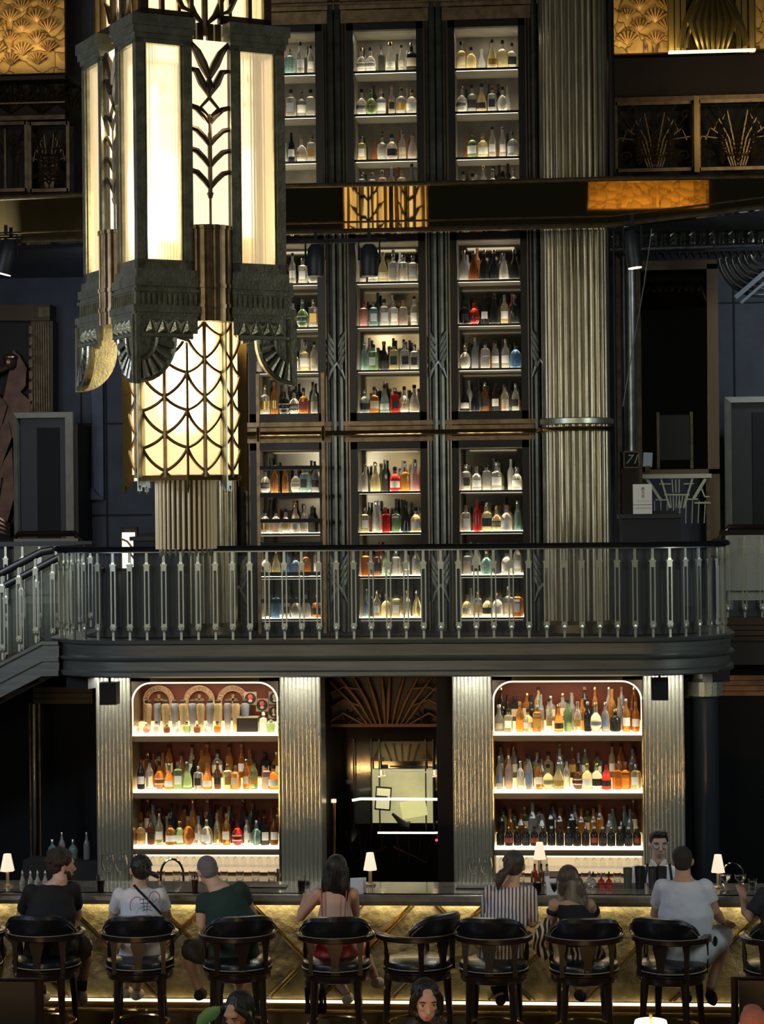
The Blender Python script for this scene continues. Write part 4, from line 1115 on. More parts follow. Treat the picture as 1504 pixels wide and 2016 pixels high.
# lanterns and dark seats on the left
c = W(252, 1135, 24.5); t = thing('wall_lantern', 'bright little wall lantern with dark tracery behind left balusters', 'lamp', c)
MB().bb(-.06, .075, -.02, .05, 0, .5).build('glass_pane', mat('lantern_pane', (1, .9, .7), emit=2.2, ecol=(1, .8, .5)), t)
b = MB(); b.tube([(-.07, -.03, .43), (.0, -.03, .40), (.08, -.03, .30)], .014, 5); b.tube([(-.07, -.03, .30), (.02, -.03, .28), (.08, -.03, .2)], .014, 5); b.tube([(-.07, -.03, .06), (.02, -.03, .06), (.02, -.03, .10), (.08, -.03, .10)], .012, 5)
b.build('tracery', bronze, t); MB().bb(-.09, .1, .05, .12, -.06, .56).build('housing', blackm, t)
c = W(243, 1195, 23.6); t = thing('black_tub_chair', 'black tub chair seen through the left balusters', 'armchair', (c.x, 23.6, ZM))
MB().lathe([(.20, .0), (.24, .12), (.27, .62), (.25, .66), (.18, .6), (.16, .40)], n=24, a0=PI*.9, a1=PI*2.1).build('backrest', black, t); MB().lathe([(.20, .02), (.21, .38), (.17, .42), (0, .42)], n=20).build('seat', leather, t)
# vertical dark conduit and slack cable by the column
a = W(1206, 352, 21.9); z1 = W(1206, -60, 21.9).z
o = MB().lathe([(.028, 0), (.028, z1-a.z)], n=8).build('conduit_pole', black, loc=a); tag(o, 'dark vertical pole beside the round column above the brass fascia', 'pole')
a = W(1214, 1062, 21.8); z1 = W(1214, 445, 21.8).z
o = MB().lathe([(.011, 0), (.011, z1-a.z)], n=6).build('conduit_pole', blackm, loc=a); tag(o, 'thin dark vertical pole between the round column and host desk', 'pole')
pts = [W(px, py, 21.2) for px, py in ((1283, 450), (1268, 560), (1252, 650), (1238, 730), (1226, 800))]
o = MB().tube(pts, .006, 5).build('slack_cable', mat('grey_cable', (.12, .12, .12), 0, .6)); tag(o, 'thin grey cable hanging slantwise from the right spotlight', 'cable')
# cornices under the mezzanine, right and left
def cornice(px0, px1, py0, py1, Y, n, name, m=bronze_lt):
    a = W(px0, py1, Y); c = W(px1, py0, Y); z0 = W((px0+px1)/2, py1, Y).z; z1 = W((px0+px1)/2, py0, Y).z; b = MB()
    for k in range(n):
        za = z0+(z1-z0)*k/n; b.bb(a.x, c.x, Y-.03-.035*(k/n)-.015*(k % 2), Y+.4, za+.004, za+(z1-z0)/n-.002)
    return struct(b.build(name, m))
cornice(1418, 1600, 1219, 1262, 20.6, 4, 'trim_10', brown); cornice(1405, 1600, 1328, 1370, 20.6, 4, 'trim_11', mat('copper_brown', (.26, .16, .10), .8, .4, noise=.4)); cornice(1348, 1372, 1335, 1375, 20.4, 3, 'trim_12', brown)
cornice(68, 184, 1352, 1386, 20.5, 3, 'trim_13', mat('olive_brown_trim', (.10, .08, .045), .7, .5)); 
for px in (1461, 1493, 1525):
    a = W(px, 1328, 20.7); z1 = W(px, 1263, 20.7).z-a.z
    o = MB().lathe([(.065, 0), (.065, z1)], n=16).build('dwarf_column', nickel, loc=a)
    tag(o, 'short round silvered column between the right cornices, ' + ('nearest the balcony' if px == 1461 else 'at the picture edge' if px == 1493 else 'just past the picture edge'), 'column')
a = W(1390, 1740, 19.6); zc0 = W(1390, 1372, 19.6).z; zc1 = W(1390, 1318, 19.6).z
t = thing('dark_column', 'dark blue-black round column with bright capital at right below the balcony', 'column', (a.x, 19.6, 0))
MB().lathe([(.125, 0), (.125, zc0)], n=24).build('shaft', mat('blue_black_lacquer', (.02, .026, .035), 0, .28), t)
b = MB(); b.lathe([(.13, zc0), (.16, zc0+.02), (.16, zc0+.14), (.13, zc0+.155), (.12, zc0+.17), (.13, zr0+.05)], n=28)
for k in range(18):
    a_ = 2*PI*k/18
    for j in range(4): b.box((.162*math.cos(a_), .162*math.sin(a_), zc0+.03+j*.033), (.012, .045, .026), rz=a_)
b.build('capital', nickel_lt, t)
a = W(70, 1712, 19.9); z1 = W(70, 1386, 19.9).z-a.z
t = thing('slim_post', 'slim polished metal post against the dark wall at left', 'post', (a.x, 19.9, 0)); MB().lathe([(.032, 0), (.032, a.z+z1)], n=16).build('post_shaft', mat('polished_post', (.42, .40, .32), 1, .22), t)
for s in (-1, 1): MB().bb(s*.045-.008, s*.045+.008, .02, .05, 0, a.z+z1).build('edge_strip', bronze, t)
# loudspeakers and lights
def speaker(px0, px1, py0, py1, Y, label, rz=0):
    a = W((px0+px1)/2, py1, Y); w_ = W(px1, py0, Y).x-W(px0, py0, Y).x; h_ = W(px0, py0, Y).z-W(px0, py1, Y).z
    t = thing('loudspeaker', label, 'loudspeaker', a, rz)
    MB().bb(-w_/2, w_/2, 0, .16, 0, h_).build('cabinet', blackm, t); MB().bb(-w_/2+.008, w_/2-.008, -.006, .0, .008, h_-.008).build('front_grille', mat('speaker_cloth', (.01, .01, .011), 0, .9), t)
    MB().tube([(0, .08, h_), (0, .08, zr0+.05-a.z if h_+a.z < zr0+.04 else h_+.02)], .012, 6).build('bracket', black, t)
speaker(196, 229, 1344, 1388, 18.72, 'small black loudspeaker under the balcony over the left reeded pier')
speaker(1283, 1316, 1336, 1379, 18.72, 'small black loudspeaker under the balcony over the right reeded pier')
speaker(1400, 1440, 1318, 1343, 18.9, 'black wedge loudspeaker tucked under the right end of the balcony', .5)
speaker(128, 176, 1334, 1356, 18.9, 'black wedge loudspeaker tucked under the left end of the balcony', -.3)
def canlight(px, py, w_, h_, Y, label, tilt=.0, lit=False, zt_=None):
    c = W(px, py, Y); s = 4300/Y; rw = w_/2/s; hh = h_/s; t = thing('stage_spotlight', label, 'spotlight', c)
    q = Matrix.Rotation(tilt, 4, 'Y'); b = MB().lathe([(rw*.55, hh*.5), (rw*.9, hh*.35), (rw, 0), (rw*.96, -hh*.42), (rw*.9, -hh*.5)], n=20); b.xf(q); b.build('lamp_housing', mat('spot_black', (.02, .022, .025), 0, .45), t)
    b = MB(); zt2 = hh*.9
    b.tube([(-rw*1.15, 0, 0), (-rw*1.15, 0, hh*.62), (rw*1.15, 0, hh*.62), (rw*1.15, 0, 0)], .012, 6); b.tube([(0, 0, hh*.62), (0, 0, zt2)], .018, 6); b.build('yoke', blackm, t)
    b = MB().lathe([(0, -hh*.52), (rw*.86, -hh*.52), (rw*.88, -hh*.48), (0, -hh*.48)], n=20); b.xf(q); b.build('lens', mat('lit_lens', (1, .95, .8), emit=6, ecol=(1, .9, .7)) if lit else black, t)
canlight(1245, 490, 30, 74, 21.3, 'dark spotlight with lit lens hanging under the brass fascia at right', -.12, True)
canlight(622, 512, 36, 62, 21.3, 'dark oval spotlight before the left bottle bay', .0)
canlight(727, 512, 36, 62, 21.3, 'dark oval spotlight before the middle bottle bay', .0)
canlight(12, 505, 40, 70, 21.3, 'dark spotlight with lit lens at the left picture edge', .25, True)
o = MB().bb(W(590, 470, 21.4).x, W(760, 470, 21.4).x, 21.38, 21.42, W(680, 478, 21.4).z, W(680, 470, 21.4).z).build('lighting_bar', blackm); tag(o, 'black bar carrying the two spotlights before the tower', 'bar')
for px in (601, 640, 748-40, 748):
    a = W(px, 478, 21.4)
# ================================================================ back bar
YBB = 19.2
def zb(py): return W(760, py, YBB).z
zcounter = zb(1736)
def reeded(px0, px1, n, label):
    a = W(px0, 1540, YBB); c = W(px1, 1540, YBB); w_ = c.x-a.x; z0 = zcounter-.03; h = zr0+.04-z0
    t = thing('reeded_pier', label, 'pier', ((a.x+c.x)/2, YBB, z0), 0, 'reeded metal piers of the back bar')
    b = MB(); r_ = w_/n/2
    for i in range(n): b.lathe([(r_*.97, 0), (r_*.97, h)], (-w_/2+r_*(2*i+1), 0, 0), 10, 0, PI, 2*PI, sy=.62)
    b.bb(-w_/2, w_/2, 0, .35, 0, h); b.build('reeds', steel_fl, t)
    MB().bb(-w_/2, w_/2, -.02, .36, -z0, 0).build('plinth', marble, t)
    area('pier_downlight', (a.x+w_/2, YBB-.16, zr0-.02), (a.x+w_/2, YBB-.03, 1.2), w_*.8, 7, (1, .97, .85), .08)
    return t
reeded(190, 259, 9, 'reeded metal pier left of the left bottle niche')
reeded(552, 633, 10, 'reeded metal pier right of the left bottle niche')
reeded(892, 970, 10, 'reeded metal pier left of the right bottle niche')
reeded(1267, 1348, 10, 'reeded metal pier right of the right bottle niche')
burg = mat('burgundy_lining', (.17, .035, .02), 0, .5, noise=.3)
niche_edge = mat('niche_shelf_edge', (.16, .13, .09), .6, .4)
strip_m = mat('led_edge', (1, .92, .7), emit=1.5, ecol=(1, .84, .55))
BS = []
def niche(px0, px1, side):
    a = W(px0, 1540, YBB); c = W(px1, 1540, YBB); w_ = c.x-a.x; x = (a.x+c.x)/2; z0 = zcounter; top = zb(1340)-z0; hw = w_/2
    t = thing('bottle_niche', f'lit {side} back bar niche with burgundy lining, rounded top corners and three shelves', 'display niche', (x, YBB, z0))
    MB().bb(-hw, hw, .40, .43, 0, top).build('back_lining', burg, t)
    b = MB()
    for s in (-1, 1): b.bb(s*hw, s*(hw-.006), 0, .4, 0, top)
    b.bb(-hw, hw, 0, .4, top, top+.03); b.build('side_lining', mat('niche_metal', (.3, .24, .15), .8, .4), t)
    rc = .17; path = [(-hw+.008, 0, zb(1445)-z0)]
    for i in range(9): q = PI-PI/2*i/8; path.append((-hw+.008+rc+rc*math.cos(q), 0, top-rc-.012+rc*math.sin(q)))
    for i in range(9): q = PI/2-PI/2*i/8; path.append((hw-.008-rc+rc*math.cos(q), 0, top-rc-.012+rc*math.sin(q)))
    path.append((hw-.008, 0, zb(1445)-z0))
    MB().tube([(p[0], -.010, p[2]) for p in path], .0075, 6).build('arch_light', strip_m, t)
    # spandrels
    for s in (-1, 1):
        poly = [(s*hw, top+.12), (s*hw, top-rc)]+[(s*(hw-rc+rc*math.cos(q)), top-rc+rc*math.sin(q)) for q in [PI/2*i/6 for i in range(1, 7)]]+[(s*(hw-rc), top+.12)]
        MB().prism(poly, -.008, .05).build('spandrel', brown, t)
    MB().bb(-hw, hw, -.008, .05, top, top+.12).build('header', brown, t)
    for s in (-1, 1): MB().bb(s*hw-.006, s*hw+.006, -.02, .01, .04, top-rc).build('edge_light' if False else 'edge_trim', mat('polished_edge', (.75, .68, .5), 1, .2), t)
    for k, py in enumerate((1443, 1556, 1667)):
        z = zb(py)-z0
        s = MB().bb(-hw+.006, hw-.006, .0, .4, z-.075, z-.024).build('shelf', niche_edge, t)
        MB().bb(-hw+.006, hw-.006, -.012, .39, z-.022, z).build('lit_top', mat('niche_shelf_glow', (1, .92, .7), emit=3.2, ecol=(1, .84, .52)), s)
        MB().bb(-hw+.006, hw-.006, .27, .385, z, z+.075).build('riser', mat('lit_riser', (1, .85, .55), emit=.45, ecol=(1, .74, .36)), s)
        BS.append((side, k, x, YBB, z0+z, hw))
    # splashback under the lowest shelf, the shelf light put in as its own glow
    MB().bb(-hw+.006, hw-.006, .36, .398, .02, zb(1667)-z0-.09).build('lit_splashback', mat('splash_glow', (.8, .6, .35), 0, .5, emit=.6, ecol=(1, .78, .45), noise=.3, nscale=14), t)
    area('niche_lamp', (x, YBB+.1, z0+top-.03), (x, YBB+.2, z0), w_*.8, 5, (1, .84, .58), .1)
    for k in (1556, 1667): pass
    MB().bb(-hw+.02, hw-.02, .02, .05, zb(1667)-z0-.092, zb(1667)-z0-.076).build('under_shelf_light', strip_m, t)
    return x, hw
xnl, hwl = niche(261, 550, 'left'); xnr, hwr = niche(971, 1266, 'right')
# counters below the niches
def backcounter(px0, px1, label, curve):
    a = W(px0, 1736, YBB-.55); c = W(px1, 1736, YBB-.55); w_ = c.x-a.x
    t = thing('back_counter', label, 'counter', ((a.x+c.x)/2, 0, 0))
    x0, x1 = -w_/2, w_/2; y0, y1 = YBB-.55, YBB+.38
    if curve < 0: poly = [(x0+.22, y0), (x1, y0), (x1, y1), (x0, y1), (x0, y0+.30), (x0+.03, y0+.12), (x0+.10, y0+.03)]
    else: poly = [(x0, y0), (x1-.22, y0), (x1-.1, y0+.03), (x1-.03, y0+.12), (x1, y0+.3), (x1, y1), (x0, y1)]
    MB().ring([[Vector((x, y, z)) for x, y in poly] for z in (zcounter-.035, zcounter-.001)]).build('marble_top', marble, t)
    poly2 = [(x*.97, y+.04 if y < YBB else y) for x, y in poly]
    MB().ring([[Vector((x, y, z)) for x, y in poly2] for z in (0, zcounter-.037)]).build('cabinet_body', brown, t)
    MB().bb(x0+.3, x1-.3, y0-.01, y0+.03, zcounter-.16, zcounter-.04).build('speed_rail', niche_edge, t)
backcounter(172, 628, 'grey marble back counter below the left niche with rounded end', -1)
backcounter(892, 1350, 'grey marble back counter below the right niche', -1)
# ---------------- bottles in the niches
PB = {('left', 1): ['amber']*5+['orange']*3+['pale yellow', 'clear', 'clear', 'brown', 'green', 'dark'],
      ('left', 2): ['pale yellow']*4+['amber']*3+['clear']*2+['brown', 'green', 'red'],
      ('right', 0): ['pale yellow']*3+['clear']*3+['amber']*2+['dark']*2+['orange'],
      ('right', 1): ['clear']*5+['pale yellow']*2+['amber', 'green'],
      ('right', 2): ['clear']*4+['smoky', 'pale yellow', 'green', 'teal']}
FRONT = {('left', 2): {12: ('round-bellied', 'teal', None, 'silver'), 13: ('square', 'dark', 'white', 'black'), 14: ('round', 'brown', 'white', 'black'), 1: ('round', 'brown', 'black', 'red')},
         ('left', 1): {0: ('round', 'dark', 'white', 'red'), 13: ('square', 'pink', 'cream', 'black'), 6: ('square', 'clear', 'black', 'silver')},
         ('right', 1): {0: ('slender', 'clear', 'blue', 'silver'), 1: ('tall', 'clear', None, 'silver'), 2: ('tall', 'clear', 'cream', 'silver'), 3: ('round', 'clear', 'blue', 'black'), 8: ('round-bellied', 'brown', 'white', 'black'), 11: ('bell', 'red', 'black', 'black'), 13: ('flask', 'orange', None, 'wood'), 12: ('square', 'amber', None, 'wood')},
         ('right', 0): {0: ('bell', 'clear', 'cream', 'silver'), 7: ('tall', 'green', None, 'black'), 9: ('round', 'dark', 'black', 'silver'), 11: ('round', 'smoky', 'blue', 'silver')}}
rest_nb = []
for side, k, x, y, z, hw in BS:
    r = random.Random(f'n{side}{k}')
    grp = f'front row on the {ORD[k]} shelf of the {side} niche'
    if (side, k) == ('left', 0): continue
    small = (side, k) == ('right', 2); n = 17 if small else 15
    for i in range(n):
        shape, col, lab, cp = rand_look(r, PB[(side, k)])
        sp = FRONT.get((side, k), {}).get(i)
        if sp: shape, col, lab, cp = sp
        top = bmeshes(shape)[3]
        xx = x-hw+.055+(2*hw-.11)*i/(n-1)+(0 if small else r.uniform(-.012, .012)); yy = y+.075+r.uniform(0, .03)
        if small: s = .80; shape = 'round'; col = 'dark'; lab = r.choice([None, 'red', 'black']); cp = r.choice(['white', 'black', 'gold']); sz = .62; s = 1.0
        else: s = r.uniform(1.0, 1.14); sz = min(s, .285/top)*r.uniform(.88, 1.06)
        bottle(xx, yy, z, shape, col, lab, cp, (s*(1 if small else .92), sz),
               (f'small dark bottle, {ORD[i]} from left in front row of the right niche bottom shelf' if small else
                f'{col} {shape} bottle, {ORD[i]} from left, front row, {ORD[k]} shelf of {side} niche'), grp, r.uniform(-.3, .3))
    n2 = 12; zz = z+.076; grp2 = f'raised back row on the {ORD[k]} shelf of the {side} niche'
    for i in range(n2):
        shape, col, lab, cp = rand_look(r, PB[(side, k)]+['dark', 'brown'])
        if shape in ('squat', 'round-bellied'): shape = 'tall'
        if (side, k) == ('right', 2) and i in (7, 8): shape, col, lab = 'square', 'green', 'white'
        if (side, k) == ('right', 2) and i in (9, 10): shape, col, lab = 'bell', 'teal', None
        if (side, k) == ('left', 2) and i == 9: shape, col, lab = 'round', 'green', None
        if (side, k) == ('left', 2) and i in (10, 11): shape, col, lab = 'square', r.choice(['orange', 'red']), None
        s = r.uniform(.9, 1.04); top = bmeshes(shape)[3]; sz = min(s, .30/top)
        bottle(x-hw+.07+(2*hw-.14)*i/(n2-1)+r.uniform(-.02, .02), y+.325, zz, shape, col, lab, cp, (s, sz),
               f'{col} {shape} bottle, {ORD[i]} from left, raised back row, {ORD[k]} shelf, {side} niche', grp2, r.uniform(-.3, .3))
    for i in range(14):
        if small or k == 2 or r.random() < .5: rest_nb.append((x-hw+.05+(2*hw-.10)*i/13.5+r.uniform(-.02, .02), y+.20, z, r.choice(['slender', 'tall', 'round']), r.choice([0, 1, 2, 3]), r.uniform(.9, 1.08)))
print('individual bottles', NB)
# the remaining, mostly hidden bottles
b = MB()
for (x, y, z, shape, mi, s) in tower_rest+rest_nb:
    prof, n, cr, lab = prof_to(shape); top = prof[-1][1]
    b.lathe([(a*s, c*s) for a, c in prof]+[(cr*s*.9, top*s), (cr*s*.9, (top+.02)*s)], (x, y, z), 8, mi)
o = b.build('bottles_behind', [G['dark'], G['smoky'], G['brown'], G['amber']]); tag(o, 'dim second rows of bottles behind the front rows on all shelves', 'bottles', kind='stuff')
# ---------------- top shelf of the left niche: decanters, plates, badges
side, k, x, y, z, hw = BS[0]
G['steel blue'] = glass('steel_blue_glass', (.55, .60, .66), .6, .2); G['honey'] = glass('honey_glass', (.85, .68, .35), .65, .15)
for i in range(12):
    px = 292+i*17.3; p = W(px, 1440, y+.14)
    bottle(p.x, y+.13+.03*(i % 2), z, 'decanter', 'steel blue' if i % 2 else 'honey', None, 'black', (.82, .80), f'tapering {"blue-grey" if i % 2 else "honey"} decanter with dark stopper, {ORD[i]} from left, top shelf of left niche',
           'tapering decanters on the top shelf of the left niche', name='decanter', cat='decanter')
plate_m = mat('engraved_pewter', (.36, .25, .17), .5, .4, bump=.8, bscale=40)
for i, px in enumerate((312, 392, 458)):
    c = W(px, 1381, y+.34); t = thing('arched_plaque', f'round-topped engraved plaque with a cross, {ORD[i]} from left behind the decanters', 'plaque', (c.x, y+.36, z+.076), 0, 'arched plaques behind the decanters')
    hc = c.z-z-.076; Ro, Ri = .142, .098
    poly = [(Ro*math.cos(a), hc+Ro*math.sin(a)) for a in [PI*j/14 for j in range(15)]]+[(Ri*math.cos(a), hc+Ri*math.sin(a)) for a in [PI-PI*j/14 for j in range(15)]]
    b = MB(); 
    for j in range(14):
        a0, a1 = PI*j/14, PI*(j+1)/14
        b.prism([(Ro*math.cos(a0), hc+Ro*math.sin(a0)), (Ro*math.cos(a1), hc+Ro*math.sin(a1)), (Ri*math.cos(a1), hc+Ri*math.sin(a1)), (Ri*math.cos(a0), hc+Ri*math.sin(a0))], -.008, .008)
    for s in (-1, 1): b.bb(min(s*Ri, s*Ro), max(s*Ri, s*Ro), -.008, .008, 0, hc)
    b.build('engraved_arch', plate_m, t)
    b = MB().tube([(Ri*math.cos(a), -.012, hc+Ri*math.sin(a)) for a in [PI*j/14 for j in range(15)]], .004, 5); b.tube([(Ro*math.cos(a), -.012, hc+Ro*math.sin(a)) for a in [PI*j/14 for j in range(15)]], .004, 5)
    for j in range(13):
        a = PI*(j+.5)/13; m_ = (Ro+Ri)/2; b.tube([((m_-.012)*math.cos(a-.04), -.011, hc+(m_-.012)*math.sin(a-.04)), ((m_+.012)*math.cos(a+.04), -.011, hc+(m_+.012)*math.sin(a+.04))], .003, 4)
    b.build('raised_rim', mat('rosy_brass', (.75, .48, .32), .8, .3), t)
    b = MB().bb(-.012, .012, -.004, .004, hc-.08, hc+.062); b.bb(-.04, .04, -.004, .004, hc+.005, hc+.025); b.build('cross_relief', mat('dull_gold_relief', (.42, .3, .14), .7, .4), t)
for i, (px, py, lab, m) in enumerate(((467, 1400, 'badge card nearest the decanters', 'red'), (493, 1375, 'badge card highest in the cluster', 'red'), (516, 1388, 'badge card right of centre in the cluster', 'red'), (541, 1374, 'badge card touching the right edge light, upper', 'gold'), (540, 1402, 'badge card touching the right edge light, lower', 'gold'))):
    c = W(px, py, y+.24+.01*i); t = thing('badge_card', 'square card with round black badge, ' + lab, 'card', (c.x, y+.24+.012*i, c.z), 0, 'badge cards on the top shelf of the left niche')
    MB().bb(-.056, .056, -.003, .003, -.058, .058).build('card', mat('kraft_card', (.30, .24, .18), 0, .6), t)
    MB().bb(-.006, .006, .0, .01, -(c.z-z-.077), -.05).build('stand', blackm, t)
    q = Matrix.Rotation(PI/2, 4, 'X'); b = MB().lathe([(.05, 0), (.05, .004), (0, .004)], n=24); b.xf(q); b.build('round_badge', blackm, t, loc=(0, -.004, 0))
    b = MB().ell((0, -.009, .012), (.022, .003, .024), 10); b.build('painted_mark', mat('badge_red', (.55, .05, .06), 0, .5) if m == 'red' else mat('badge_gold', (.4, .3, .12), .3, .5), t)
    b = MB().ell((0, -.0095, -.022), (.018, .003, .014), 10); b.build('painted_chin', mat('badge_grey', (.4, .36, .34), 0, .5), t)
c = W(487, 1442, y+.1); t = thing('black_box', 'black rectangular box on the top shelf of the left niche', 'box', (c.x, y+.1, z)); MB().bb(-.095, .095, 0, .12, 0, .125).build('carton', black, t); MB().bb(-.096, .096, -.001, .121, .125, .135).build('lid', mat('box_lid', (.4, .33, .2), 0, .5), t)
r = random.Random(3)
for i in range(9):
    px = 268+i*20; p = W(px, 1440, y+.04)
    bottle(p.x, y+.045, z, ['squat', 'round-bellied', 'flask'][i % 3], ['clear', 'pink', 'clear', 'brown', 'clear', 'green', 'brown', 'clear', 'amber'][i], None, ['gold', 'white', 'black'][i % 3], (.62, .42), f'tiny {["squat","round","flat"][i%3]} bottle, {ORD[i]} from left at the foot of the decanters', 'tiny bottles before the decanters', name='miniature_bottle', cat='miniature bottle')
for i, px in enumerate((519, 534)):
    p = W(px, 1440, y+.08); bottle(p.x, y+.08, z, 'square', ['clear', 'green'][i], ['white', None][i], 'white', (.8, [.8, .5][i]), f'{["clear square bottle with white label","short green square bottle"][i]} right of the black box in the left niche', 'bottles right of the black box')
# ---------------- glassware on the back counters
def goblet_mesh(s=1.0, up=True):
    pr = [(.033, 0), (.034, .003), (.006, .010), (.0045, .02), (.0045, .085), (.012, .098), (.034, .125), (.041, .155), (.038, .20), (.033, .225), (.0315, .225), (.0365, .198), (.0395, .155), (.032, .128), (.010, .102), (0, .10)]
    if not up: pr = [(a, .225-z) for a, z in reversed(pr)]
    return MB().lathe([(a*s, z*s) for a, z in pr], n=16).mesh('goblet')
gl_up = goblet_mesh(1.12); gl_up.materials.append(glassm)
gl_dn = goblet_mesh(.62, False); gl_dn.materials.append(glassm)
tum = MB().lathe([(.030, 0), (.034, .004), (.036, .085), (.034, .085), (.031, .01), (0, .008)], n=14).mesh('tumbler'); tum.materials.append(glassm)
big = MB().lathe([(.045, 0), (.046, .003), (.008, .012), (.005, .02), (.005, .11), (.02, .125), (.052, .165), (.060, .205), (.055, .25), (.047, .28), (.0455, .28), (.053, .248), (.058, .205), (.050, .168), (.018, .129), (0, .127)], n=20).mesh('balloon_glass'); big.materials.append(glassm)
def put(me, name, x, y, z, label, cat, group=None, sc=1):
    o = bpy.data.objects.new(name, me); C.objects.link(o); o.location = (x, y, z); o.scale = (sc, sc, sc); return tag(o, label, cat, group)
for i, (px, Y) in enumerate(((213, 18.9), (238, 18.9))): p = W(px, 1728, Y); put(big, 'balloon_glass', p.x, Y, zcounter, f'large balloon wine glass, {["left","right"][i]} one of the pair by the left pier', 'wine glass', 'balloon glasses by the left pier', 1.0)
for i, (px, Y) in enumerate(((934, 18.9), (957, 18.9))): p = W(px, 1728, Y); put(big, 'balloon_glass', p.x, Y, zcounter, f'large balloon wine glass, {["left","right"][i]} one of the pair left of the right niche', 'wine glass', 'balloon glasses left of the right niche', .95)
for side, xc, hw, n, x_from in (('left', xnl, hwl, 17, 0), ('right', xnr, hwr, 17, 0)):
    for i in range(n):
        x = xc-hw+.06+(2*hw-.12)*i/(n-1)
        if side == 'right' and 4 < i < 9: continue
        put(gl_dn, 'stemmed_glass', x, YBB+.22, zcounter+.10, f'upturned stemmed glass, {ORD[i]} from left on the glass rack of the {side} niche', 'stemmed glass', f'upturned glasses on the rack, {side} niche')
    for i in range(n):
        if i % 2 == 0: put(tum, 'tumbler', xc-hw+.09+(2*hw-.18)*i/(n-1), YBB+.08, zcounter, f'clear tumbler, {ORD[i//2]} from left on the {side} back counter', 'tumbler', f'tumblers on the {side} back counter', .95)
    t = thing('glass_rack', f'low lit glass rack at the foot of the {side} niche', 'rack', (xc, YBB+.22, zcounter)); MB().bb(-hw+.03, hw-.03, -.06, .10, .085, .098).build('rack_shelf', mat('rack_glow', (1, .85, .6), emit=.35, ecol=(1, .8, .5)), t)
    b = MB()
    for q in (-1, 0, 1): b.bb(q*(hw-.05)-.008, q*(hw-.05)+.008, -.05, .09, 0, .085)
    b.build('rack_leg', niche_edge, t)
c = W(1092, 1722, YBB+.1); t = thing('ice_carafe', 'pale square lit jug in front of the right niche glass rack', 'jug', (c.x-.12, YBB+.02, zcounter)); MB().box((0, 0, .11), (.14, .10, .22), taper=.85).build('jug_body', mat('frosted_jug', (.75, .62, .4), 0, .4, trans=.3, emit=.12, ecol=(1, .8, .45)), t)  # faint glow put into the jug's own material
MB().box((0, 0, .225), (.10, .08, .015)).build('jug_lid', nickel_lt, t)
# ================================================================ centre recess: bronze doors with a lit window
YD = 20.2
a = W(640, 1740, YD); c = W(888, 1740, YD); xc = (a.x+c.x)/2; w_ = c.x-a.x
t = thing('door_3', 'dark glossy recess with bronze panels and lit window between the niches', 'doorway', (xc, YD, 0)); t['kind'] = 'structure'; o0 = t.location.copy()
gloss = mat('black_glass_panel', (.006, .005, .005), 0, .06)
MB().bb(-w_/2, w_/2, .3, .36, 0, ZM-.1).build('back_panel', gloss, t)
b = MB(); 
for s in (-1, 1): b.bb(s*w_/2-.07, s*w_/2+.07, -.8, .36, 0, ZM-.1)
b.build('jamb', mat('jamb_black', (.006, .004, .004), 0, .5, spec=.2), t)
dk = mat('dark_relief_bronze', (.10, .055, .028), .8, .4)
def zl(py): return W(765, py, YD).z
b = MB(); zA, zBt = zl(1425), zl(1338); b.bb(-w_/2+.07, w_/2-.07, .0, .1, zA-.03, zA)
for s in (-1, 1):
    for k in range(5):
        x0 = s*(.02+.07*k); b.tube([(x0*.6, 0, zA), (x0*1.1, 0, zA+.2), (x0*1.9, 0, zBt+.03)], [.012, .026-.002*k, .014], 5)
    for k in range(3): b.tube([(s*(.52), 0, zA+.02+.13*k), (s*.40, 0, zA+.10+.12*k), (s*.22, 0, zA-.0+.16*k)], .014, 5)
    for q in range(5): aa = -1+.5*q; b.tube([(s*.36, 0, zA), (s*.36+.12*math.sin(aa), 0, zA+.02+.12*math.cos(aa))], .008, 4)
b.build('relief_tracery', dk, t)
MB().bb(-w_/2+.07, w_/2-.07, .12, .14, zA, zBt+.1).build('relief_backing', mat('oxblood_panel', (.02, .005, .004), 0, .3), t)
b = MB(); zk = zl(1640)
for s in (-1, 1):
    for k in range(4): b.tube([(s*.03, .28, .95), (s*(.10+.08*k), .28, zk-.32), (s*(.06+.12*k), .28, zk-.02)], .008, 4)
b.build('lower_tracery', dk, t)
# lit window
x0, x1 = W(728, 1600, YD).x-xc, W(849, 1600, YD).x-xc; z0, z1 = zl(1632), zl(1468)
MB().bb(x0, x1, .26, .29, zl(1628), zl(1521)).build('lit_stone_panel', mat('lit_stone', (.45, .42, .22), 0, .6, emit=.42, ecol=(.85, .80, .40), noise=.45, nscale=5), t)  # window light put into the stone panel as emission
b = MB(); zq = zl(1505)
for xx, s in ((x0+.06, 1), (x1-.06, -1)):
    for k in range(4): b.tube([(xx-.05, .25, zq), (xx, .25, zq+.03+.03*k), (xx+.05, .25, zq)], .006, 4)
    b.tube([(xx-.06, .25, zl(1500)), (xx+.06, .25, zl(1500))], .007, 4)
for k in range(5): b.tube([((x0+x1)/2-.1+.05*k, .25, zq), ((x0+x1)/2-.16+.08*k, .25, zl(1470))], .008, 4)
b.build('window_tracery', mat('amber_tracery', (.35, .2, .08), .6, .4), t)
MB().bb(x0, x1, .27, .295, zl(1505), zl(1466)).build('window_head', mat('head_olive', (.07, .06, .03), .3, .4), t)
b = MB()
for px in (692, 727, 743, 835, 850): x = W(px, 1500, YD).x-xc; b.bb(x-.006, x+.006, .18, .22, zl(1640), zl(1460))
b.build('window_mullion', black, t)
MB().bb(W(693, 1600, YD).x-xc, x0, .2, .205, zl(1628), zl(1465)).build('side_glass', pane, t)
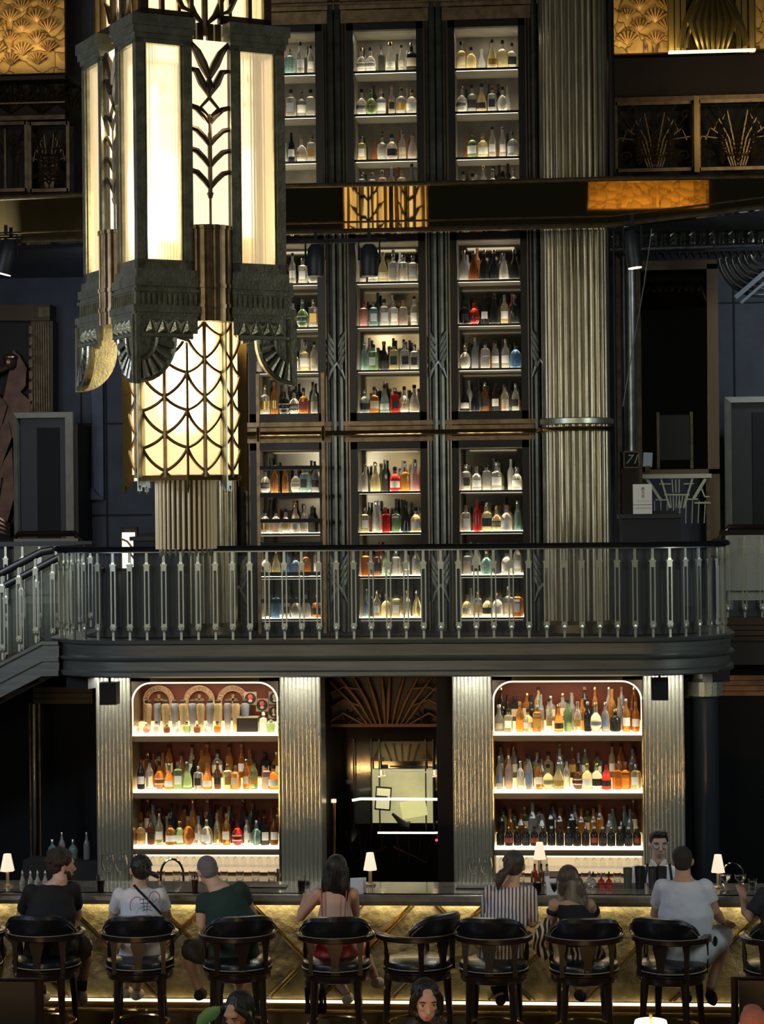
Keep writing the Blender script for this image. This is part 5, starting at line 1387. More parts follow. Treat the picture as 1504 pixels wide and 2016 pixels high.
b = MB(); b.tube([(W(678, 0, YD).x-xc, -.06, zl(1574)), (W(695, 0, YD).x-xc, -.06, zl(1571)), (W(868, 0, YD).x-xc, -.06, zl(1572))], .012, 8); b.tube([(W(727, 0, YD).x-xc, -.05, zl(1638)), (W(840, 0, YD).x-xc, -.05, zl(1638)), (W(850, 0, YD).x-xc, -.05, zl(1637))], .009, 8)
b.build('lit_rail', mat('rail_lit', (1, .9, .7), emit=2.2, ecol=(1, .87, .62)), t)
b = MB()
for px in (733, 838): b.tube([(W(px-6, 0, YD).x-xc, .1, zl(1532)), (W(px+8, 0, YD).x-xc, .1, zl(1530))], .010, 6); b.lathe([(.03, zl(1528)), (.03, zl(1518))], (W(px, 0, YD).x-xc, .1, 0), 10)
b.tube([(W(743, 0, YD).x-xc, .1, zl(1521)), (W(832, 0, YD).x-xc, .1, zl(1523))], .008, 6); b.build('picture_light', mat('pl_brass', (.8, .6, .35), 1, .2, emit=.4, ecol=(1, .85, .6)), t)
fr = W(751, 1577, YD); tf = thing('framed_picture', 'small framed portrait-format picture with white mount in the lit window', 'picture', (fr.x, YD+.18, fr.z))
MB().box((0, 0, 0), (.15, .015, .22), ry=.08).build('frame', black, tf); MB().box((0, -.009, 0), (.125, .003, .19), ry=.08).build('white_mount', mat('mount_lit', (.75, .72, .45), 0, .6, emit=.5, ecol=(.9, .85, .5)), tf); MB().box((-.01, -.011, .012), (.11, .003, .03), ry=.08).build('photograph', mat('photo_dark', (.06, .04, .03), 0, .5), tf)  # mount brightened by its own emission in place of window light
fr = W(812, 1597, YD); o = MB().box((0, 0, 0), (.24, .02, .16), ry=-.18, rx=-.1).build('parchment', mat('parchment_lit', (.7, .68, .30), 0, .6, emit=.55, ecol=(.9, .85, .35), noise=.25, nscale=15), loc=(fr.x, YD+.17, fr.z)); tag(o, 'open yellowish parchment leaning in the lit window', 'document')  # light on the parchment put into its material as glow
fr = W(783, 1618, YD); o = MB().tube([(-.06, 0, .06), (0, 0, 0), (.05, 0, -.05), (.1, 0, -.06)], [.012, .025, .04, .05], 8).build('draped_cloth', black, loc=(fr.x, YD+.12, fr.z)); tag(o, 'dark draped cloth at the foot of the lit window', 'cloth')
b = MB()
for px in (856, 864): p = W(px, 1663, YD-.1); b.ell((p.x, 0, p.z), (.014, .01, .012), 8)
o = b.build('indicator_lamp', mat('red_indicator', (1, .05, .05), emit=6, ecol=(1, .02, .05)), loc=(0, YD+.18, 0)); tag(o, 'pair of small glowing red indicator lights in the dark recess', 'indicator light')
for i, (px, p0, p1) in enumerate(((658, 1580, 1678), (882, 1575, 1640))):
    a = W(px, p1, YD-.4); z1 = W(px, p0, YD-.4).z-a.z; t2 = thing('copper_post', f'copper rope post, {["left","right"][i]} of the lit window', 'post', (a.x, YD-.4, 0), 0, 'copper posts beside the lit window')
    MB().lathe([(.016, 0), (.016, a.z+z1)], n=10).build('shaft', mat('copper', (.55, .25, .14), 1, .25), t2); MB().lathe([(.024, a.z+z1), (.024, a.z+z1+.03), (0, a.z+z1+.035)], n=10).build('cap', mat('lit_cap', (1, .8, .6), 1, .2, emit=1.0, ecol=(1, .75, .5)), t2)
area('window_lamp', (xc, YD-.1, zl(1500)), (xc+.1, YD+.3, zl(1600)), .3, .8, (1, .9, .55), .1)
# ================================================================ the bar counter
YB0 = 17.0
zbt = 1.105
xb0, xb1 = -6.0, 3.0
t = thing('bar_counter', 'long stone-topped bar counter with glowing hammered gold front', 'bar counter', (0, 0, 0))
top_m = mat('brown_stone_top', (.24, .22, .195), 0, .12, noise=.45, nscale=9, coat=.3)
MB().bb(xb0, xb1, YB0+.04, YB0+.62, zbt-.05, zbt).build('stone_top', top_m, t)
pr = [(-.02, 0), (-.045, -.015), (-.055, -.045), (-.045, -.075), (-.01, -.085), (.06, -.085), (.06, 0)]
b = MB(); b.ring([[Vector((x, YB0+.03+a, zbt+c)) for a, c in pr] for x in (xb0, xb1)]); b.build('rounded_edge', mat('edge_stone', (.20, .175, .135), 0, .28, noise=.3, nscale=12), t)
YFp = YB0+.27
panel_m = mat('hammered_gold_panel', (.46, .38, .19), .35, .5, noise=.6, nscale=6, bump=1.0, bscale=14)
MB().bb(xb0, xb1, YFp, YFp+.3, .23, zbt-.085).build('gold_front', panel_m, t)
MB().bb(xb0, xb1, YFp-.02, YFp, zbt-.098, zbt-.086).build('upper_light', mat('bar_led_top', (1, .88, .6), emit=7, ecol=(1, .82, .50)), t)
MB().bb(xb0, xb1, YFp-.035, YFp-.02, .205, .226).build('lower_light', mat('bar_led_low', (1, .85, .55), emit=2.5, ecol=(1, .78, .42)), t)
MB().bb(xb0, xb1, YFp-.02, YFp+.3, 0, .20).build('plinth', mat('bronze_plinth', (.16, .11, .05), .7, .3, noise=.4), t)
MB().bb(xb0, xb1, YB0+.57, YB0+.62, .0, zbt-.05).build('back_board', brown, t)
area('bar_under_lamp', (-1.5, YFp-.05, zbt-.10), (-1.5, YFp+.06, .4), 8.0, 17, (1, .84, .52), .03)
# diagonal inlays: an opening V lattice mirrored about the centre
b = MB(); dk_in = MB()
h0, h1 = .235, zbt-.10
def diag(px, dirn, py=1900):
    p = W(px, py, YFp); x, z = p.x, p.z
    z_a, z_b = h0, h1; xa, xb = x+dirn*(z-z_a), x+dirn*(z-z_b)
    for off, r_, mb in ((0, .012, b), (.035, .006, b)):
        mb.tube([(xa+off, YFp-.004, z_a), (xb+off, YFp-.004, z_b)], r_, 5)
for px in (62, 248, 432, 615, 800-190+0): pass
for px in (68, 248, 425, 612): diag(px, 1)
for px in (690, 832, 1030, 1215, 1390, 1560): diag(px, -1)
for px in (480+75, 1010, 250): diag(px, -1 if px < 600 else 1, 1935)
b.build('brass_inlay', brass, t)
b = MB(); b.tube([(xb0, YFp-.14, .16), (xb1, YFp-.14, .16)], .018, 8)
x = xb0+.3
while x < xb1: b.tube([(x, YFp-.14, .16), (x, YFp-.01, .16)], .010, 6); x += 1.1
b.build('foot_rail', brass, t)
# ================================================================ bar stools
def make_stool(label):
    t = thing('bar_stool', label, 'bar stool', (0, 0, 0), 0, 'black leather bar stools with curved wooden arms')
    s = MB().lathe([(0, .655), (.235, .655), (.255, .67), (.26, .695), (.25, .72), (.20, .738), (0, .745)], n=32).build('seat_cushion', leather, t)
    MB().lathe([(.258, .672), (.264, .676), (.258, .682)], n=32).build('piping', mat('grey_piping', (.22, .20, .17), 0, .4), s)
    MB().lathe([(.21, .575), (.245, .585), (.25, .60), (.25, .64), (.262, .65), (.262, .66), (0, .66)], n=32).build('seat_apron', wood, t)
    for sx in (-1, 1):
        for sy in (-1, 1):
            b = MB(); pts = [(sx*.155, sy*.155, .60), (sx*.165, sy*.165, .42), (sx*.175, sy*.175, .2), (sx*.215, sy*.215, 0)]
            b.tube(pts, [.034, .027, .021, .019], 8); b.build('leg', wood, t)
    b = MB(); b.tube([(.215*math.cos(a), .215*math.sin(a), .24) for a in [2*PI*i/24 for i in range(25)]], .011, 6, cap=False)
    b.build('foot_ring', brass, t)
    # horseshoe arm
    def hs(a, r_=.265): return (r_*math.cos(a), r_*math.sin(a)*1.02)
    angs = [math.radians(38)-math.radians(256)*i/24 for i in range(25)]
    secs_ = []
    for i, a in enumerate(angs):
        x, y = hs(a); f = abs(i-12)/12; wd = .034+.012*max(0, f-.8)*5; zc_ = .915-.012*f
        o = Vector((math.cos(a), math.sin(a), 0)); p = Vector((x, y, zc_))
        secs_.append([p+o*u*wd+Vector((0, 0, v)) for u, v in ((-.9, -.018), (-.5, -.025), (.5, -.025), (.9, -.018), (.9, .014), (.5, .022), (-.5, .022), (-.9, .014))])
    b = MB().ring(secs_)
    for a in (angs[0], angs[-1]): x, y = hs(a); b.ell((x, y+.015, .902), (.04, .05, .028), 10)
    b.build('arm_rail', wood, t)
    # padded back
    secs_ = []; N = 16
    for i in range(N+1):
        a = math.radians(207)+math.radians(126)*i/N; f = abs(i-N/2)/(N/2); top_ = 1.095-.11*f**4; o = Vector((math.cos(a), math.sin(a), 0)); th = .035*(1-.35*f**6)
        rr = .262; bz = .935
        pr_ = [(-.6*th, bz), (.7*th, bz), (1.0*th+.008, bz+.03), (1.1*th+.018, (bz+top_)/2), (1.1*th+.026, top_-.03), (.6*th+.026, top_-.004), (-.2*th+.02, top_), (-.8*th+.012, top_-.02), (-1.0*th, (bz+top_)/2)]
        secs_.append([Vector((o.x*(rr+u), o.y*(rr+u)*1.02, z)) for u, z in pr_])
    bk = MB().ring(secs_).build('back_cushion', leather, t)
    pp = []
    for i in range(0, N+1):
        a = math.radians(213)+math.radians(114)*i/N; f = abs(i-N/2)/(N/2); pp.append((math.cos(a)*.318, math.sin(a)*.318*1.02, 1.055-.09*f**4))
    pp = [(math.cos(math.radians(211))*.305, math.sin(math.radians(211))*.305*1.02, .945)]+pp+[(math.cos(math.radians(329))*.305, math.sin(math.radians(329))*.305*1.02, .945)]
    MB().tube(pp, .0035, 5).build('piping', MATS['grey_piping'], bk)
    MB().tube([(math.cos(a)*.303, math.sin(a)*.303*1.02, .936) for a in [math.radians(190)+math.radians(160)*i/16 for i in range(17)]], .004, 5).build('piping', MATS['grey_piping'], bk)
    # vase splat, back stiles and arm posts
    b = MB(); 
    for w_, z in ((0, 0),): pass
    b.ring([[Vector((s_*w_, -.248+dy, z)) for s_, dy in ((-1, -.01), (1, -.01), (1, .01), (-1, .01))] for w_, z in ((.035, .65), (.026, .70), (.030, .76), (.045, .82), (.058, .86), (.05, .895))]); b.build('back_splat', wood, t)
    for s_ in (-1, 1):
        MB().ring([[Vector((s_*.185+du, -.19+dy, z))*1 for du, dy in ((-w_, -.012), (w_, -.012), (w_, .012), (-w_, .012))] for w_, z in ((.018, .64), (.015, .72), (.02, .83), (.032, .895))]).build('back_stile', wood, t)
        MB().tube([(s_*.235, .09, .64), (s_*.238, .10, .70), (s_*.237, .10, .76), (s_*.24, .11, .84), (s_*.243, .115, .90)], [.018, .013, .020, .012, .018], 8).build('arm_post', wood, t)
    return t
st0 = make_stool('x')
stools = [(92, 16.42, -.06, 'black leather bar stool under the curly haired person in black'),
          (276, 16.42, .14, 'black leather bar stool under the person in white printed tee'),
          (468, 16.42, .30, 'black leather bar stool under the grey haired person in dark green'),
          (662, 16.42, .08, 'black leather bar stool under the person in red strappy top'),
          (822, 16.48, .95, 'empty swivelled black leather bar stool with arms turned leftward'),
          (972, 16.42, -.10, 'black leather bar stool under the person in striped shirt'),
          (1150, 16.42, .10, 'black leather bar stool under the person in black top and zebra skirt'),
          (1322, 16.42, -.38, 'black leather bar stool under the person in pale tee and shorts'),
          (1535, 16.42, .2, 'black leather bar stool cut by the right picture edge'),
          ]
for i, (px, Y, rz, lab) in enumerate(stools):
    x = W(px, 1900, Y).x
    if i == 0: st0.location = (x, Y, 0); st0.rotation_euler = (0, 0, rz); st0['label'] = lab
    else: clone(st0, (x, Y, 0), rz, lab)
# ================================================================ table lamps
def lamp(px, py_base, Y, label, zb_=None, h_sh=(1688, 1724)):
    p = W(px, py_base, Y); z = zbt if zb_ is None else zb_
    t = thing('table_lamp', label, 'lamp', (p.x, Y, z), 0, 'small table lamps on the bar')
    MB().lathe([(.045, 0), (.045, .012), (.018, .02), (.014, .04), (.013, .18), (.008, .2)], n=16).build('stem', mat('lamp_brass', (.5, .36, .2), .9, .35), t)
    MB().lathe([(.060, .125), (.031, .262), (.029, .262), (.058, .125)], n=6, a0=PI/6, a1=2*PI+PI/6).build('shade', mat('lamp_shade_cloth', (.95, .82, .62), 0, .7, emit=.75, ecol=(1, .82, .58)), t)
    MB().ell((0, 0, .18), (.014, .014, .022), 8).build('bulb', mat('bulb_on', (1, .9, .7), emit=12, ecol=(1, .85, .6)), t)
    return t
lamp(729, 1748, YB0+.45, 'small lit table lamp on the bar in front of the dark recess')
lamp(15, 1757, YB0+.33, 'small lit table lamp at the left end of the bar')
lamp(1414, 1752, YB0+.4, 'small lit table lamp on the bar beside the person in pale tee')
lamp(1063, 1745, YB0+1.15, 'small lit table lamp behind the bar below the right niche', zbt-.02)
o = MB().bb(W(1063, 0, 18.15).x-.15, W(1063, 0, 18.15).x+.15, 18.0, 18.3, .0, zbt-.02).build('service_stand', brown); tag(o, 'dark stand behind the bar carrying a lit table lamp', 'stand')
# lounge lamp just entering at the bottom, and its neighbours in the lounge
def lounge_lamp(x, y, z, lab):
    t = thing('lounge_lamp', lab, 'lamp', (x, y, 0))
    MB().lathe([(.14, 0), (.14, .02), (.02, .03), (.015, z), (.01, z+.28)], n=20).build('stem', MATS['lamp_brass'], t)
    MB().lathe([(.15, z+.02), (.095, z+.24), (.093, z+.24), (.148, z+.02)], n=28).build('shade', mat('lounge_shade', (1, .9, .7), 0, .7, emit=1.6, ecol=(1, .86, .6)), t)
    MB().ell((0, 0, z+.12), (.02, .02, .03), 8).build('bulb', MATS['bulb_on'], t)
    return t
p = W(1281, 2008, 13.2); lounge_lamp(p.x, 13.2, p.z-.245, 'lit round lounge lamp cut by the bottom picture edge')
for i, (x, y) in enumerate(((-4.2, 12.0), (-2.9, 11.8), (-1.4, 12.1), (.0, 11.9), (1.5, 12.1))):
    t = lounge_lamp(x, y, .48, 'low lounge lantern below the picture, '+ORD[i]+' from left in its row'); t['group'] = 'lounge lamps toward the viewer'
    area('lounge_glow', (x, y+.17, .70), (x*.8-.3, 19, 1.65), 1.1, .7, (1, .55, .18), .07, .5)
# ================================================================ things on the bar
def faucet(px, Y, z, w_, h_, label):
    p = W(px, 1740, Y); t = thing('swan_neck_tap', label, 'tap', (p.x, Y, z))
    MB().tube([(-w_/2, 0, 0), (-w_/2, 0, h_*.5)]+[(w_/2*math.cos(a), 0, h_*.5+h_*.5*math.sin(a)) for a in [PI-PI*i/10 for i in range(11)]]+[(w_/2, 0, h_*.3)], .010, 8).build('spout', mat('chrome', (.75, .74, .7), 1, .12), t)
    MB().lathe([(.025, 0), (.025, .012), (.012, .03)], (-w_/2, 0, 0), 12).build('tap_base', MATS['chrome'], t); return t
faucet(339, 17.9, .98, .19, .26, 'chrome swan-neck tap behind the bar between white tee and green shirt')
faucet(1443, 17.9, .98, .18, .24, 'chrome swan-neck tap behind the bar at right')
o = MB().bb(xb0, xb1, 17.66, 18.04, 0, .97).build('under_bar_station', blackm); tag(o, 'long dark work station behind the bar counter', 'work station')
# shaker tins
for i, (px, w_, c_) in enumerate(((1236, .036, 'green-grey'), (1260, .042, 'black'), (1285, .038, 'grey'), (1303, .042, 'dark'))):
    Y = YB0+.36; p = W(px, 1752, Y); h_ = [.16, .17, .168, .17][i]
    o = MB().lathe([(w_*.82, 0), (w_, h_), (w_+.003, h_+.003), (w_-.003, h_), (w_*.76, .006), (0, .006)], n=20).build('mixing_tin', mat('tin_'+c_.replace('-', '_'), {'green-grey': (.10, .13, .10), 'black': (.03, .03, .03), 'grey': (.07, .07, .068), 'dark': (.05, .05, .055)}[c_], .5, .35), loc=(p.x, Y, zbt))
    tag(o, f'{c_} mixing tin, {ORD[i]} from left in the row of tins before the bartender', 'mixing tin', 'mixing tins on the bar before the bartender')
for i, px in enumerate((44, 60, 74, 89)):
    Y = YB0+.42; p = W(px, 1752, Y); t = thing('bitters_bottle', f'small glass bitters dasher with silver spout, {ORD[i]} from left by left lamp', 'bitters bottle', (p.x, Y, zbt), 0, 'bitters dashers beside the left lamp')
    MB().lathe([(.018, 0), (.022, .01), (.018, .04), (.008, .07), (.007, .085)], n=12).build('vial', G['clear'], t); MB().lathe([(.009, .083), (.011, .09), (.004, .11), (.007, .118), (0, .124)], n=10).build('dasher_spout', MATS['silver_cap'], t)
for i, px in enumerate((1168, 1184, 1199, 1161)):
    Y = YB0+.42+(.06 if i == 3 else 0); p = W(px, 1752, Y); t = thing('bitters_bottle', f'round bitters flask with red contents, {ORD[i]} from left left of the mixing tins' if i < 3 else 'round bitters flask standing behind the three red ones', 'bitters bottle', (p.x, Y, zbt), 0, 'bitters flasks left of the mixing tins')
    MB().lathe([(.015, 0), (.027, .012), (.030, .03), (.022, .052), (.008, .066), (.007, .085)], n=14).build('vial', G['clear' if i % 3 == 0 else 'red'], t); MB().lathe([(.009, .083), (.012, .10), (.003, .125), (0, .126)], n=10).build('dropper_cap', MATS['silver_cap'] if i % 2 else wood, t)
for i, (px, h_, c_, lab) in enumerate(((1053, .16, 'red', 'slim dark red bottle behind the bar, left of the brown one'), (1066, .17, 'brown', 'slim brown bottle behind the bar, between striped shirt and grey hair'), (1077, .15, 'clear', 'clear short bottle behind the bar, right of the brown one'))):
    p = W(px, 1752, YB0+.5); bottle(p.x, YB0+.5, zbt, 'round', c_, 'white' if c_ == 'clear' else None, 'black', (.62, .62), lab, 'three bottles on the bar by striped shirt')
def small_glass(px, Y, h_, r_, col, name, label, cat='glass', z=zbt):
    p = W(px, 1755, Y); t = thing(name, label, cat, (p.x, Y, z))
    MB().lathe([(r_*.8, 0), (r_, h_), (r_-.002, h_), (r_*.76, .006), (0, .006)], n=16).build('glass_wall', glassm, t)
    MB().lathe([(r_*.74, .008), (r_*.9, h_*.72), (0, h_*.72)], n=14).build('drink', G[col], t); return t
small_glass(594, YB0+.1, .135, .034, 'dark', 'tall_glass', 'tall dark drink in a glass by the left hand of red top')
small_glass(1078+12, YB0+.08, .10, .034, 'clear', 'water_glass', 'clear glass of water between the striped shirt and grey hair')
small_glass(1058, YB0+.12, .12, .040, 'dark', 'dark_cup', 'dark cup by the right shoulder of the striped shirt', 'cup')
small_glass(384, YB0+.1, .14, .03, 'brown', 'highball_glass', 'dark red highball drink by the face of the grey haired person')
small_glass(198, YB0+.1, .13, .036, 'dark', 'dark_jug', 'short dark cup standing left of the white printed tee', 'cup')
def coupe(px, Y, label, pose=None, col='clear'):
    p = W(px, 1755, Y); z = zbt if pose is None else pose; t = thing('cocktail_glass', label, 'cocktail glass', (p.x, Y, z))
    MB().lathe([(.032, 0), (.033, .003), (.005, .008), (.004, .075), (.012, .085), (.040, .115), (.044, .150), (.0425, .15), (.038, .117), (.010, .088), (0, .087)], n=18).build('bowl_and_stem', glassm, t)
    MB().lathe([(.010, .09), (.036, .117), (.040, .140), (0, .140)], n=16).build('drink', G[col], t); return t
coupe(1429, YB0+.16, 'stemmed cocktail glass standing on the bar right of the pale tee')
small_glass(1482, YB0+.34, .085, .036, 'clear', 'rocks_glass', 'clear rocks glass standing on the bar near the right edge')
for i, (px, lab, w_) in enumerate(((702, 'white folded menu held open by the person in red top', .10), (1087, 'white folded menu between striped shirt and grey hair', .09))):
    p = W(px, 1765, YB0+.03); t = thing('folded_menu', lab, 'menu', (p.x, YB0+.06, zbt)); MB().box((0, 0, .06), (w_, .006, .13), rx=-.2, rz=.2).box((.02, .03, .06), (w_, .006, .13), rx=.2, rz=.2).build('paper_leaf', mat('menu_white', (.75, .75, .78), 0, .6), t)
for i, (px, lab) in enumerate(((934, 'black rubber bar mat right of the empty stool'), (525, 'dark tray on the bar right of the green shirt'))):
    p = W(px, 1752, YB0+.25); o = MB().box((0, 0, .006), (.3, .12, .012)).build('bar_mat', black, loc=(p.x, YB0+.35, zbt)); tag(o, lab, 'bar mat')
o = MB().bb(W(600, 1750, 17.5).x, W(700-90, 1750, 17.5).x, 17.45, 17.5, zbt, zbt+.03).build('straw_box', blackm); tag(o, 'small dark box on the bar behind the dark drink', 'box')
# bottles of syrup on the dark shelf, left
c = W(125, 1692, 19.4); o = MB().bb(c.x-.35, c.x+.35, 19.3, 19.6, 0, c.z).build('side_stand', blackm); tag(o, 'black side stand against the dark wall at left', 'stand')
for i, (px, k, lab) in enumerate(((103, 'squat', 'teal lit syrup bottle with pourer, leftmost on the black side stand'), (122, 'round', 'dim syrup bottle with pourer, second on the black side stand'), (144, 'squat', 'teal lit syrup bottle with tall spiral pourer on the side stand'), (171, 'round', 'dim syrup bottle with slanting pourer, rightmost on side stand'))):
    p = W(px, 1690, 19.4); bottle(p.x, 19.4, c.z, k, 'teal' if k == 'squat' else 'smoky', None, 'silver', (.85, .9), lab, 'syrup bottles on the black side stand')
    
# ================================================================ people
def bake(mb, name, m, parent, vox=.009, smooth=4, disp=0):
    me = bpy.data.meshes.new(name); me.from_pydata(mb.v, [], mb.f)
    bm = bmesh.new(); bm.from_mesh(me); bmesh.ops.recalc_face_normals(bm, faces=bm.faces); bm.to_mesh(me); bm.free()
    o = bpy.data.objects.new(name, me); C.objects.link(o)
    md = o.modifiers.new('r', 'REMESH'); md.mode = 'VOXEL'; md.voxel_size = vox
    if smooth: s = o.modifiers.new('s', 'SMOOTH'); s.iterations = smooth; s.factor = .5
    if disp:
        tx = bpy.data.textures.new(name+'_folds', 'CLOUDS'); tx.noise_scale = .07; d = o.modifiers.new('d', 'DISPLACE'); d.texture = tx; d.strength = disp; d.mid_level = .5
    dg = bpy.context.evaluated_depsgraph_get(); dg.update()
    ev = o.evaluated_get(dg); m2 = bpy.data.meshes.new_from_object(ev)
    o.modifiers.clear(); o.data = m2; m2.name = name
    for p in m2.polygons: p.use_smooth = True
    m2.materials.clear(); m2.materials.append(m); o.parent = parent
    return o
def V(t): return Vector(t) if not isinstance(t, Vector) else t
def P3(t): return W(t[0], t[1], t[2])
def head(b, c, q, s=1.0, face=True):
    """skull, jaw, nose, ears; q turns the head, local +Y is forward"""
    def e(p, r_, n=12): b.ell(c+q @ (Vector(p)*s), tuple(x*s for x in r_), n, rot=q)
    e((0, -.008, .018), (.074, .094, .095), 16); e((0, .022, -.045), (.056, .066, .066), 14); e((0, .052, -.083), (.030, .026, .022), 10)
    e((0, .062, .0), (.050, .034, .045)); e((0, .070, .035), (.055, .022, .022))
    if face:
        b.tube([c+q @ (Vector(p)*s) for p in ((0, .086, .018), (0, .098, -.005), (0, .112, -.026), (0, .094, -.036))], [.009*s, .010*s, .014*s, .009*s], 8)
        e((0, .083, -.058), (.024, .013, .006)); e((0, .080, -.067), (.020, .014, .006))
        for sx in (-1, 1): e((sx*.038, .066, -.012), (.020, .018, .016)); e((sx*.012, .094, -.032), (.008, .010, .007))
    for sx in (-1, 1): e((sx*.077, -.006, -.008), (.009, .020, .032), 10); e((sx*.084, -.012, .002), (.006, .014, .020), 8)
def face_bits(c, q, s, t, glasses=False, brow=(.02, .015, .012), lip=(.42, .16, .14)):
    def pt(p): return c+q @ (Vector(p)*s)
    for sx in (-1, 1):
        MB().ell(pt((sx*.033, .081, .010)), (.011*s, .007*s, .0065*s), 10, rot=q).build('eye', mat('eye_white', (.6, .57, .52), 0, .3), t)
        MB().ell(pt((sx*.033, .0875, .010)), (.005*s, .003*s, .0055*s), 8, rot=q).build('iris', mat('iris_dark', (.02, .012, .01), 0, .2), t)
        MB().tube([pt((sx*.016, .090, .029)), pt((sx*.034, .091, .035)), pt((sx*.054, .078, .029))], [.003*s, .0045*s, .002*s], 6).build('eyebrow', mat('brow_dark', brow, 0, .8), t)
        MB().tube([pt((sx*.021, .088, .016)), pt((sx*.034, .089, .0185)), pt((sx*.046, .082, .014))], .0018*s, 5).build('eyelash', mat('brow_dark', brow, 0, .8), t)
        if glasses:
            MB().tube([pt((sx*.036+.024*math.cos(a), .100-.004*abs(math.cos(a)), .006+.020*math.sin(a))) for a in [2*PI*i/16 for i in range(17)]], .0022*s, 5).build('glasses_rim', mat('specs_metal', (.6, .58, .52), 1, .2), t)
            MB().tube([pt((sx*.060, .096, .010)), pt((sx*.078, .05, .008)), pt((sx*.080, -.01, .006))], .002*s, 5).build('glasses_temple', MATS['specs_metal'], t)
            MB().ell(pt((sx*.036, .098, .006)), (.023*s, .0012, .019*s), 12, rot=q).build('glasses_lens', mat('specs_lens', (.8, .85, .9), 0, .05, alpha=.25, spec=1.0), t)
    b = MB(); b.ell(pt((0, .0955, -.0575)), (.022*s, .005*s, .0045*s), 10, rot=q); b.ell(pt((0, .0935, -.0665)), (.018*s, .006*s, .005*s), 10, rot=q); b.build('lips', mat('lips_rose', lip, 0, .5), t)
def hand(b, w_, d, up, s=1.0, curl=.4, side=1):
    """palm and five fingers from wrist w_ along d; up is the back of the hand"""
    d = d.normalized(); up = (up-d*up.dot(d)).normalized(); l = d.cross(up)*side
    secs_ = []
    for k, (f, a, t_) in enumerate(((0, .026, .020), (.03, .034, .017), (.065, .040, .014), (.088, .039, .012))):
        c = w_+d*f*s; secs_.append([c+l*(a*s*math.cos(2*PI*i/8))+up*(t_*s*math.sin(2*PI*i/8)) for i in range(8)])
    b.ring(secs_)
    for k, (o_, ln_) in enumerate(((-.030, .066), (-.010, .078), (.011, .073), (.030, .056))):
        p = w_+d*.082*s+l*o_*s; pts = [p]; dd = d.copy()
        for j in range(3):
            ax_ = l; ang = -curl*(.6+.5*j); dd = Matrix.Rotation(ang*side, 3, ax_) @ dd; p = p+dd*(ln_*s*(.42, .33, .25)[j]); pts.append(p)
        b.tube(pts, [.0100*s, .0095*s, .0085*s, .0065*s], 7)
    p = w_+d*.025*s-l*.030*s; q = p+(d*.6-l*.75).normalized()*.035*s-up*.006; r_ = q+(d*.9-l*.25).normalized()*.032*s-up*.012*curl
    b.tube([p, q, r_], [.013*s, .0115*s, .008*s], 7)
